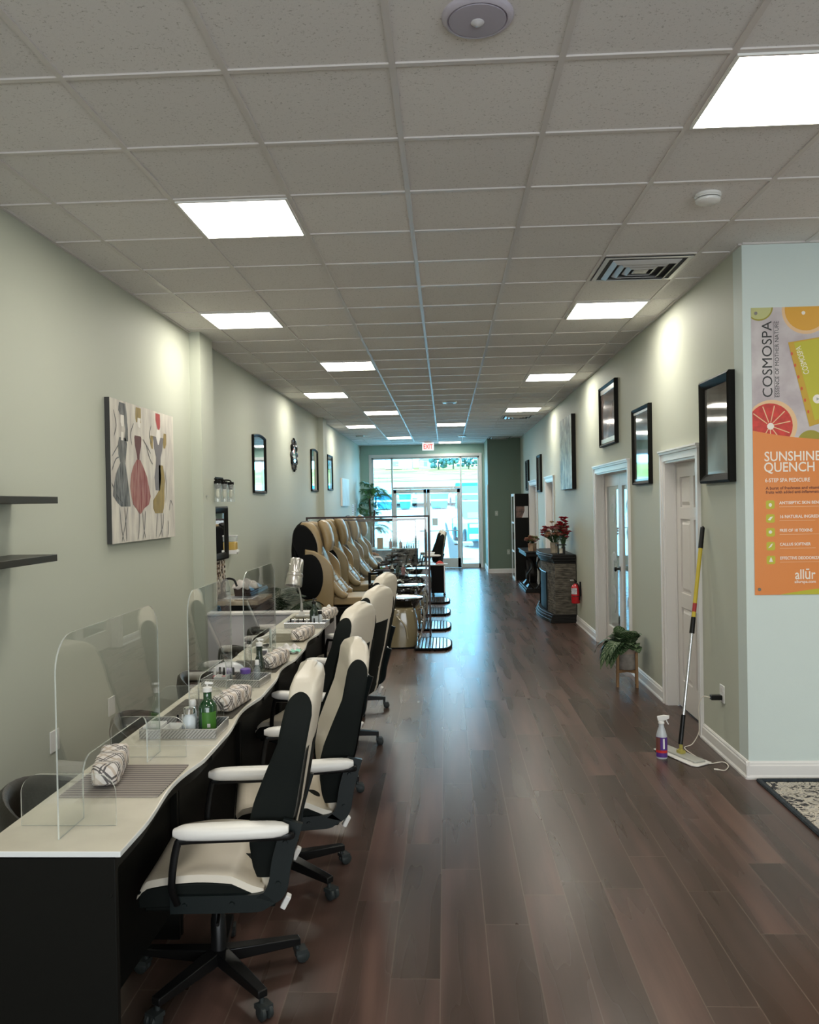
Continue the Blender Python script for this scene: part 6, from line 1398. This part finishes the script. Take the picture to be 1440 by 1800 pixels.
# rolling cart
t = thing('rolling_cart', 'black rolling cart with silver edge on casters at the end of the pedicure row', 'cart', (-.165, 15.90, 0))
b = MB(); b.box(-.135, .11, -.23, .23, .06, .58); b.build('cart_body', M_shell, t, bevel=.003); b = MB(); b.box(-.15, .135, -.24, .24, .58, .60); b.build('cart_top', mat('cart_grey_top', (.30, .28, .25), rough=.4), t, bevel=.004)
b = MB(); b.box(.11, .135, -.235, .235, .06, .58); b.build('silver_side', M_steel, t, bevel=.003)
for x in (-.11, .105):
    for y in (-.19, .19): b = MB(); b.cyl((x, y, .06), (x, y, .04), .008); b.lathe([(.001, -.012), (.025, -.012), (.025, .012), (.001, .012)], seg=14, M=Matrix.Translation((x + .01, y, .026)) @ Matrix.Rotation(PI / 2, 4, 'X')); b.build('caster', M_rub, t)
t = thing('red_towel', 'small crumpled red cloth on top of the rolling cart', 'towel', (-.13, 15.84, .602)); b = MB(); random.seed(12)
b.grid(lambda u, v: Vector(((u - .5) * .16, (v - .5) * .20, .055 * math.sin(PI * u) * math.sin(PI * v) + .01 * random.random())), 10, 10); b.build('cloth', mat('red_cloth', (.45, .05, .04), rough=.8), t, solid=.002)
t = thing('white_tray', 'flat white tray in front of the red cloth on the cart', 'tray', (-.08, 15.74, .602)); b = MB(); b.box(-.10, .10, -.05, .05, 0, .012); b.build('tray_plate', M_white, t, bevel=.003)
# product bottles beside third chair
pcs = [('green_lotion', (.12, .34, .12)), ('pink_lotion', (.55, .30, .32)), ('white_lotion', (.7, .68, .64)), ('dark_lotion', (.04, .07, .05)), ('rose_lotion', (.45, .22, .24))]
for k in range(5):
    bottle('lotion_bottle', (-1.02 + .085 * k, 12.84, .66), .030, .13 + .02 * (k % 2), .012, mat(pcs[k][0], pcs[k][1], rough=.3), '%s lotion bottle on the shelf behind the second divider' % ['green', 'pink', 'white', 'dark green', 'rose'][k], cap=M_white if k != 3 else M_blackm, pump=(k % 2 == 0))
t = thing('side_shelf', 'narrow black shelf stand holding lotion bottles between massage chairs', 'shelf', (-.85, 12.84, 0)); b = MB(); b.box(-.25, .25, -.07, .07, .64, .66); b.build('shelf_board', M_shell, t, bevel=.003)
for x in (-.23, .23): b = MB(); b.box(x - .012, x + .012, -.06, .06, 0, .64); b.build('leg', M_shell, t)
# ---------------------------------------------------------------- far nail station
t = thing('far_nail_table', 'pale glass-topped nail table near the storefront', 'table', (-1.0, 17.8, 0))
b = MB(); b.box(-.62, .40, -.30, .30, .80, .825); b.build('tabletop', mat('pale_table_top', (.55, .62, .64), rough=.15), t, bevel=.004)
b = MB(); b.box(-.60, -.05, -.285, -.26, .36, .79); b.build('front_panel', mat('blue_grey_panel', (.25, .34, .42), rough=.15, coat=.4), t); b = MB(); b.box(-.60, -.55, -.26, .28, 0, .80); b.build('side_panel', M_white, t); b = MB(); b.box(.33, .38, -.28, .28, 0, .80); b.build('side_panel', M_shell, t)
b = MB(); b.box(-.05, .33, -.28, .28, .06, .79); b.build('drawer_unit', M_shell, t, bevel=.003)
t = thing('kleenex_box', 'tall beige tissue box on the far nail table', 'tissue box', (-1.42, 17.66, .826)); b = MB(); b.box(-.06, .06, -.06, .06, 0, .22); b.build('box', mat('beige_box', (.50, .38, .27), rough=.6), t, bevel=.003)
bottle('pump_bottle', (-.98, 17.7, .826), .035, .14, .014, mat('pale_mauve', (.50, .42, .44), rough=.3), 'mauve pump bottle in the middle of the far nail table')
bottle('pump_bottle', (-1.2, 17.75, .826), .035, .16, .014, mat('pale_mauve2', (.42, .30, .30), rough=.3), 'dusty pink pump bottle beside the beige tissue box', cap=M_blackm)
for k in range(7): polish(-.95 + .05 * k, 17.62 + .03 * (k % 2), .826, k, 'small nail polish bottle on the far nail table', 'nail polish on the far nail table', 1.3)
t = thing('polish_rack', 'small clear tiered rack of supplies on the far nail table', 'rack', (-.72, 17.85, .826)); b = MB()
for k in range(3): b.box(-.12, .12, -.04 + .05 * k, .01 + .05 * k, .03 + .04 * k, .036 + .04 * k)
b.box(-.125, -.12, -.05, .12, 0, .15); b.box(.12, .125, -.05, .12, 0, .15); b.build('rack_shelves', M_silv, t)
# far customer chair: same family, black back with white headrest
c = dup(c0, (-.40, 17.45, 0), R(-4), 'black and white salon chair at the far nail table, against the glass door', 'salon chairs at the far nail table')
dup(c0, (-.44, 18.4, 0), R(-10), 'salon chair just behind the first one at the far nail table', 'salon chairs at the far nail table')
dup(t0, (-1.68, 18.6, 0), R(-90), 'dark tub chair behind the beige tissue box at the far nail table', 'low-back chairs on the wall side of the table')
bpy.data.objects[-1] if False else None
# leafy planter near the last tub
t = thing('fern_basket', 'leafy green fern in a tan basket behind the last massage chair', 'plant', (-1.10, 15.75, 0)); b = MB(); b.lathe([(.001, 0), (.15, 0), (.19, .42), (.17, .42), (.16, .38), (.001, .38)], seg=24); b.build('basket', mat('wicker', (.35, .25, .14), rough=.8, bump=.8, bscale=60), t)
random.seed(31)
for k in range(24): leaf(t, Vector((.05 * math.cos(k), .05 * math.sin(k), .40)), k * 2.4, random.uniform(.5, 1.1), random.uniform(.10, .16), .03, random.uniform(.4, .8), m=M_palm2)
# person seated beyond the last massage chair
def person():
    t = thing('person', 'person in black top seated beyond the last massage chair, arm bent over a white towel', 'person', (-1.72, 16.35, 0), 0)
    def skin(name, verts, edges, m, par=t, sub=2):
        me = bpy.data.meshes.new(name); me.from_pydata([v[0] for v in verts], edges, []); o = bpy.data.objects.new(name, me); C.objects.link(o); o.parent = par
        md = o.modifiers.new('sk', 'SKIN'); md.use_smooth_shade = True; sv = me.skin_vertices[0].data
        for i, v in enumerate(verts): sv[i].radius = (v[1], v[1] * (v[2] if len(v) > 2 else 1)); sv[i].use_root = (i == 0)
        s_ = o.modifiers.new('su', 'SUBSURF'); s_.levels = sub; s_.render_levels = sub; me.materials.append(m); return o
    SK = mat('skin', (.46, .25, .17), rough=.5)
    V = [((0, 0, .56), .14), ((-.03, 0, .75), .13), ((-.05, 0, .92), .145), ((-.05, 0, 1.04), .09), ((-.03, 0, 1.12), .05), ((0, 0, 1.20), .07), ((.01, 0, 1.28), .088), ((.005, 0, 1.34), .07),
         ((-.05, -.17, 1.02), .055), ((.06, -.24, .86), .042), ((.24, -.20, .80), .034), ((.33, -.12, .79), .026),
         ((-.05, .17, 1.02), .055), ((.04, .23, .84), .042), ((.22, .14, .78), .034), ((.30, .06, .77), .026),
         ((.10, -.10, .55), .09), ((.42, -.11, .57), .065), ((.48, -.11, .30), .05), ((.47, -.11, .08), .036), ((.58, -.11, .05), .035),
         ((.10, .10, .55), .09), ((.42, .11, .57), .065), ((.48, .11, .30), .05), ((.47, .11, .08), .036), ((.58, .11, .05), .035)]
    E_ = [(0, 1), (1, 2), (2, 3), (3, 4), (4, 5), (5, 6), (6, 7), (3, 8), (8, 9), (9, 10), (10, 11), (3, 12), (12, 13), (13, 14), (14, 15), (0, 16), (16, 17), (17, 18), (18, 19), (19, 20), (0, 21), (21, 22), (22, 23), (23, 24), (24, 25)]
    skin('body', V, E_, SK)
    T = [((0, 0, .58), .155), ((-.03, 0, .75), .145), ((-.05, 0, .92), .158), ((-.05, 0, 1.03), .105), ((-.05, -.16, 1.015), .066), ((0, -.21, .95), .058), ((-.05, .16, 1.015), .066), ((0, .21, .95), .058)]
    skin('shirt', T, [(0, 1), (1, 2), (2, 3), (3, 4), (4, 5), (3, 6), (6, 7)], mat('black_shirt', (.015, .015, .02), rough=.8))
    Lg = [((0, 0, .56), .15), ((.12, -.10, .56), .10), ((.42, -.11, .575), .076), ((.48, -.11, .32), .062), ((.47, -.11, .14), .055), ((.12, .10, .56), .10), ((.42, .11, .575), .076), ((.48, .11, .32), .062), ((.47, .11, .14), .055)]
    skin('trousers', Lg, [(0, 1), (1, 2), (2, 3), (3, 4), (0, 5), (5, 6), (6, 7), (7, 8)], mat('dark_trousers', (.03, .03, .045), rough=.8))
    b = MB(); b.ball((-.02, 0, 1.31), (.098, .098, .105), 18, 12); b.ball((-.08, 0, 1.22), (.06, .085, .13), 14, 10); b.build('hair', mat('dark_hair', (.015, .01, .008), rough=.6), t, smooth=60)
    b = MB(); b.rings([[(.085, -.012, 1.25), (.085, .012, 1.25), (.088, .008, 1.285), (.088, -.008, 1.285)], [(.108, -.009, 1.255), (.108, .009, 1.255), (.098, .004, 1.275), (.098, -.004, 1.275)]]); b.build('nose', SK, t)
    for s in (-1, 1):
        b = MB(); b.ball((.088, s * .03, 1.29), .010, 8, 6); b.build('eye', M_darkg, t)
        px_, py_, pz_ = (.33, -.12, .79) if s < 0 else (.30, .06, .77)
        for f in range(4):
            yy = py_ + (.018 - .012 * f); b = MB(); b.tube([(px_ + .01, yy, pz_), (px_ + .045, yy, pz_ - .008), (px_ + .065 - .006 * abs(f - 1.5), yy, pz_ - .03)], [.009, .008, .006], 7); b.build('finger', SK, t)
        b = MB(); b.tube([(px_ - .01, py_ + .02 * -s, pz_), (px_ + .02, py_ - .035 * s, pz_ - .005), (px_ + .04, py_ - .038 * s, pz_ - .02)], [.010, .009, .007], 7); b.build('thumb', SK, t)
    return t
person()
t = thing('person_chair', 'dark armchair carrying the seated person', 'chair', (-1.78, 16.35, 0)); b = MB(); b.box(-.28, .30, -.30, .30, .08, .42); b.build('seat', M_shell, t, bevel=.03); b = MB(); b.box(-.36, -.22, -.30, .30, .08, .95); b.build('backrest', M_shell, t, bevel=.04)
t = thing('white_towel', 'white towel draped on the lap of the seated person', 'towel', (-1.43, 16.28, .62)); b = MB(); random.seed(2)
b.grid(lambda u, v: Vector((.02 + .20 * math.sin(min(1, u * 1.4) * PI / 2) - .05, (v - .5) * .34, .10 - .30 * max(0, u - .35) ** 1.2 + .008 * math.sin(9 * v + 3 * u))), 16, 12); b.build('towel_cloth', mat('towel_white', (.75, .72, .74), rough=.9), t, smooth=60, solid=.008)

# ================================================================ OUTSIDE
gm = mat('concrete_paving', (.62, .60, .56), rough=.9, spec=.1, var=.1, vscale=.5)
prof = [(YE + .10, -.02), (30, .0), (40, .35), (60, 1.35), (66, 1.6), (76, 3.75)]
b = MB(); b.rings([[(x, y, z) for y, z in prof] for x in (-70, 70)], closed=False, cap=False); struct(b.build('ground_parking', gm, smooth=0))
def grassmat():
    m = mat('mown_grass', (.18, .34, .10), rough=.95, spec=.05); h = NT(m); tc = h.n('ShaderNodeTexCoord'); mp = h.n('ShaderNodeMapping'); mp.inputs['Scale'].default_value = (.06, .35, .35); n = h.n('ShaderNodeTexNoise'); n.inputs['Scale'].default_value = 2.2; n.inputs['Detail'].default_value = 5
    h.l(tc.outputs['Object'], mp.inputs['Vector']); h.l(mp.outputs[0], n.inputs['Vector']); r = h.n('ShaderNodeValToRGB'); e = r.color_ramp.elements; e[0].position = .40; e[0].color = (.14, .20, .05, 1); e[1].position = .60; e[1].color = (.60, .46, .10, 1); h.l(n.outputs['Fac'], r.inputs['Fac']); h.l(r.outputs[0], h.p.inputs['Base Color']); return m
b = MB(); b.rings([[(x, y, z) for y, z in ((76, 3.75), (95, 5.1), (120, 7.1), (150, 7.6))] for x in (-80, 80)], closed=False, cap=False); struct(b.build('ground_hill', grassmat(), smooth=0))
# houses and trees on the hill
M_wallh = mat('house_siding', (.60, .58, .58), rough=.8); M_roof = mat('house_roof', (.35, .22, .22), rough=.8)
for x, y, w, hh, lb in ((-6.2, 112, 3.6, 1.5, 'small pale house at the left end of the grassy hill'), (-2.4, 114, 2.2, 1.2, 'smaller pale house right of the first one on the hill')):
    t = thing('house', lb, 'house', (x, y, 6.4)); b = MB(); b.box(-w / 2, w / 2, -2, 2, 0, hh); b.build('house_walls', M_wallh, t); b = MB(); b.prism([(-w / 2 - .2, hh), (w / 2 + .2, hh), (0, hh + .8)], 'y', -2.1, 2.1); b.build('roof', M_roof, t, smooth=0); b = MB(); b.box(-w * .2, w * .0, -2.03, -2.0, .4, 1.0); b.build('window', mat('house_window', (.3, .34, .38), rough=.3), t)
M_tree = mat('tree_leaves', (.03, .09, .08), rough=.8, var=.8, vscale=5, col2=(.12, .2, .18), bump=1.0, bscale=8); random.seed(44)
for k in range(7):
    x = -.8 + 1.9 * k + random.uniform(-.2, .2); y = 108 + random.uniform(-3, 3); s_ = random.uniform(1.0, 1.25)
    t = thing('tree', 'dark green tree on the hilltop, %s in the row' % ['first from the left', 'second from the left', 'third from the left', 'fourth from the left', 'third from the right', 'second from the right', 'last on the right'][k], 'tree', (x, y, 6.1), 0, 'trees on the hill')
    b = MB(); b.cyl((0, 0, 0), (0, 0, 1.0), .12, .08, 8); b.build('trunk', mat('bark', (.12, .08, .05), rough=.9), t); b = MB()
    for q in range(34): b.ball((random.uniform(-.8, .8) * s_, random.uniform(-.6, .6), 1.15 + random.uniform(-.6, .75) * s_), random.uniform(.14, .30) * s_, 7, 5)
    b.build('crown', M_tree, t, smooth=80)
# vehicles
M_blue = mat('teal_car_paint', (.02, .22, .36), rough=.25, coat=.5); M_blue2 = mat('blue_dumpster_paint', (.02, .26, .40), rough=.5); M_win = mat('car_glass', (.10, .25, .30), rough=.08, coat=.6); M_tyre = mat('tyre', (.02, .02, .02), rough=.8); M_whp = mat('white_car_paint', (.75, .78, .80), rough=.25, coat=.4); M_grill = mat('grille_chrome', (.6, .65, .68), rough=.3, metal=.6)
def vehicle(name, label, loc, rz, L, W, H, paint, pickup=False, group=None, cat='car'):
    t = thing(name, label, cat, loc, rz, group)   # front faces -y
    hl = L / 2; hood = H * .56
    pts = [(-hl, .30), (-hl + .04, hood - .1), (-hl + .25, hood), (-hl + L * .24, hood + .06), (-hl + L * .38, H - .04), (-hl + L * .5, H), (hl - (L * .30 if pickup else .45), H - .03), (hl - (L * .28 if pickup else .08), hood + .12), (hl, hood + .02), (hl, .34), (hl - .1, .28), (-hl + .1, .24)]
    b = MB(); ws = [(.46, .0), (.5, .03)]
    b.rings([[(sx_ * W * f, y, z if z < hood + .1 else hood + (z - hood) * 1.0) for y, z in pts] for sx_, f in ((-1, .47), (-1, .5), (1, .5), (1, .47))]); b.build('car_body', paint, t, bevel=.05, smooth=40)
    b = MB(); y0_, y1_ = -hl + L * .245, -hl + L * .385; b.rings([[(-W * .40, y0_ - .03, hood + .09), (W * .40, y0_ - .03, hood + .09), (W * .36, y1_ - .03, H - .10), (-W * .36, y1_ - .03, H - .10)], [(-W * .40, y0_ + .02, hood + .09), (W * .40, y0_ + .02, hood + .09), (W * .36, y1_ + .02, H - .10), (-W * .36, y1_ + .02, H - .10)]]); b.build('windscreen', M_win, t, smooth=0)
    for s in (-1, 1):
        b = MB(); b.prism([(y1_ + .05, H - .14), (hl - (L * .33 if pickup else .7), H - .14), (hl - (L * .30 if pickup else .5), hood + .12), (y0_ + .25, hood + .12)], 'x', s * W * .5 - .01, s * W * .5 + .01); b.build('side_window', M_win, t, smooth=0)
        b = MB(); b.cbox((s * W * .36, -hl - .01, hood - .18), (W * .18, .06, .14)); b.build('headlight', M_whp, t, bevel=.02); b = MB(); b.cbox((s * (W * .5 + .08), y0_ + .3, hood + .16), (.16, .10, .13)); b.build('side_mirror', paint, t, bevel=.02)
        for yw in (-hl + L * .19, hl - L * .19): b = MB(); b.lathe([(.001, -.11), (.30, -.11), (.34, -.07), (.34, .07), (.30, .11), (.001, .11)], seg=24, M=Matrix.Translation((s * (W * .5 - .10), yw, .34)) @ Matrix.Rotation(PI / 2, 4, 'Y')); b.build('wheel', M_tyre, t)
    b = MB(); b.cbox((0, -hl - .01, hood - .22), (W * .48, .06, .26)); b.build('grille', M_grill, t, bevel=.02); b = MB(); b.cbox((0, -hl - .04, .42), (W * .92, .14, .20)); b.build('bumper', M_grill, t, bevel=.03)
    return t
vehicle('pickup_truck', 'large teal pickup truck facing the shop, parked outside the right-hand window', (1.45, 33.5, .08), R(6), 5.3, 1.9, 1.78, M_blue, True, cat='truck')
t = thing('box_truck', 'tall blue box truck parked farther back behind the pickup', 'truck', (2.6, 58, 1.28)); b = MB(); b.box(-1.9, 3.2, -1.2, 1.2, .55, 1.85); b.build('cargo_box', M_blue2, t, bevel=.04); b = MB(); b.box(-1.95, 3.25, -1.23, 1.23, 1.02, 1.12); b.build('side_stripe', M_whp, t)
b = MB(); b.box(3.25, 4.6, -1.1, 1.1, .4, 1.6); b.build('cab', M_whp, t, bevel=.1)
for x in (-1.2, .2, 3.9): b = MB(); b.lathe([(.001, -1.2), (.36, -1.2), (.36, 1.2), (.001, 1.2)], seg=18, M=Matrix.Translation((x, 0, .36)) @ Matrix.Rotation(PI / 2, 4, 'X')); b.build('wheel', M_tyre, t)
def dumpster(x, w, lb, y=60.5):
    t = thing('blue_dumpster', lb, 'dumpster', (x, y, 1.37), 0, 'blue waste containers across the lot'); b = MB(); b.rings([[(-w / 2, q, 0.05), (w / 2, q, .05), (w / 2 + .12, q, 1.0), (-w / 2 - .12, q, 1.0)] for q in (-.8, .8)]); b.build('container', M_blue2, t, bevel=.02)
    b = MB(); b.rings([[(-w / 2 - .14, q, 1.0), (w / 2 + .14, q, 1.0), (w / 2 + .14, q, z1), (-w / 2 - .14, q, z1)] for q, z1 in ((-.85, 1.1), (.85, 1.35))]); b.build('lid', M_blue, t, bevel=.02); b = MB(); b.box(-w / 2 - .2, w / 2 + .2, -.84, -.8, .55, .68); b.build('lift_rail', M_whp, t)
dumpster(-6.3, 2.2, 'blue waste container at the far left of the lot'); dumpster(-4.45, .9, 'narrow blue waste container, second from the left'); dumpster(-2.95, .6, 'small blue waste container left of the door meeting line', 60.4); dumpster(-.45, 1.1, 'blue waste container seen through the right glass door')
vehicle('parked_car', 'white car between the blue containers across the lot, on the left', (-3.75, 64.8, 1.55), 0, 4.4, 1.5, 1.45, M_whp, group=None); vehicle('parked_car', 'white car between the blue containers, seen at the meeting of the doors', (-1.75, 64.8, 1.55), 0, 4.4, 1.6, 1.5, M_whp); vehicle('parked_car', 'white car to the right of the blue containers', (.95, 64.8, 1.55), R(8), 4.4, 1.6, 1.5, M_whp)
# curved bench/planter on the pavement
t = thing('stone_bench', 'grey curved stone seat on the pavement outside the right glass door', 'bench', (.22, 26.2, 0)); b = MB(); b.prism([(-.12, 0), (.20, 0), (.20, .50), (.02, .55), (-.10, .75), (-.20, 1.15), (-.26, 1.15), (-.18, .6)], 'y', -.45, .45); b.build('bench_stone', mat('bench_grey', (.22, .20, .20), rough=.8), t, bevel=.03); b = MB(); b.box(.0, .62, -.45, .45, .42, .52); b.build('bench_seat', mat('bench_pale', (.5, .48, .45), rough=.8), t, bevel=.03)
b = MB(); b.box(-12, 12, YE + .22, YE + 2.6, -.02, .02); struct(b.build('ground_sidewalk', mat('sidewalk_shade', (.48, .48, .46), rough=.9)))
# storefront canopy that shades the pavement by the door
b = MB(); b.box(-12, 12, YE + .25, YE + 2.4, 3.55, 3.8); struct(b.build('wall_canopy', M_white))
# ================================================================ LIGHT, SKY, CAMERA
sc = bpy.context.scene
w = bpy.data.worlds.new('world'); sc.world = w; w.use_nodes = True
bg = w.node_tree.nodes['Background']; bg.inputs['Color'].default_value = (0.26, 0.66, 1.0, 1); bg.inputs['Strength'].default_value = SKY
def area(name, loc, rot, sx, sy, energy, col, portal=False):
    l = bpy.data.lights.new(name, 'AREA'); l.shape = 'RECTANGLE'; l.size = sx; l.size_y = sy; l.energy = energy; l.color = col
    if portal: l.cycles.is_portal = True
    o = bpy.data.objects.new(name, l); C.objects.link(o); o.location = loc; o.rotation_euler = rot
    return o
area('storefront_portal', (-.5, YE + .25, 1.55), (R(-90), 0, 0), 3.1, 3.1, 1, (1, 1, 1), True)
area('rear_daylight_fill', (1.4, -3.97, 1.65), (R(90), 0, 0), 6.2, 2.2, BACKL, (0.88, 0.95, 1.0))  # added area lamp before the solid back wall; no window is modelled there
cam = bpy.data.cameras.new('camera'); co = bpy.data.objects.new('camera', cam); C.objects.link(co)
cam.sensor_fit = 'VERTICAL'; cam.sensor_height = 36.0; cam.lens = 36.0 * 1449.9 / 1800; cam.clip_start = .05; cam.clip_end = 500
yaw, pit, rol = .0439, -.0102, .018
Rz = Matrix.Rotation(yaw, 3, 'Z'); Rx = Matrix.Rotation(pit, 3, 'X'); Ry = Matrix.Rotation(rol, 3, 'Y')
W3 = Rz @ Rx @ Ry   # columns: right, forward, up
right, fwd, up = W3.col[0], W3.col[1], W3.col[2]
M3 = Matrix((right, up, -fwd)).transposed()
co.matrix_world = Matrix.Translation((0, 0, 1.77)) @ M3.to_4x4()
sc.camera = co
sc.view_settings.view_transform = 'Standard'; sc.view_settings.look = 'None'; sc.view_settings.gamma = 1.0
sc.view_settings.use_curve_mapping = False
sc.view_settings.exposure = EXPO
sc.cycles.use_denoising = True; sc.cycles.denoising_input_passes = 'RGB_ALBEDO_NORMAL'; sc.cycles.denoising_prefilter = 'ACCURATE'; sc.cycles.use_adaptive_sampling = False; sc.cycles.caustics_reflective = False; sc.cycles.caustics_refractive = False
sc.cycles.max_bounces = 10; sc.cycles.transparent_max_bounces = 24; sc.cycles.diffuse_bounces = 5; sc.cycles.glossy_bounces = 5
sc.cycles.sample_clamp_indirect = 6
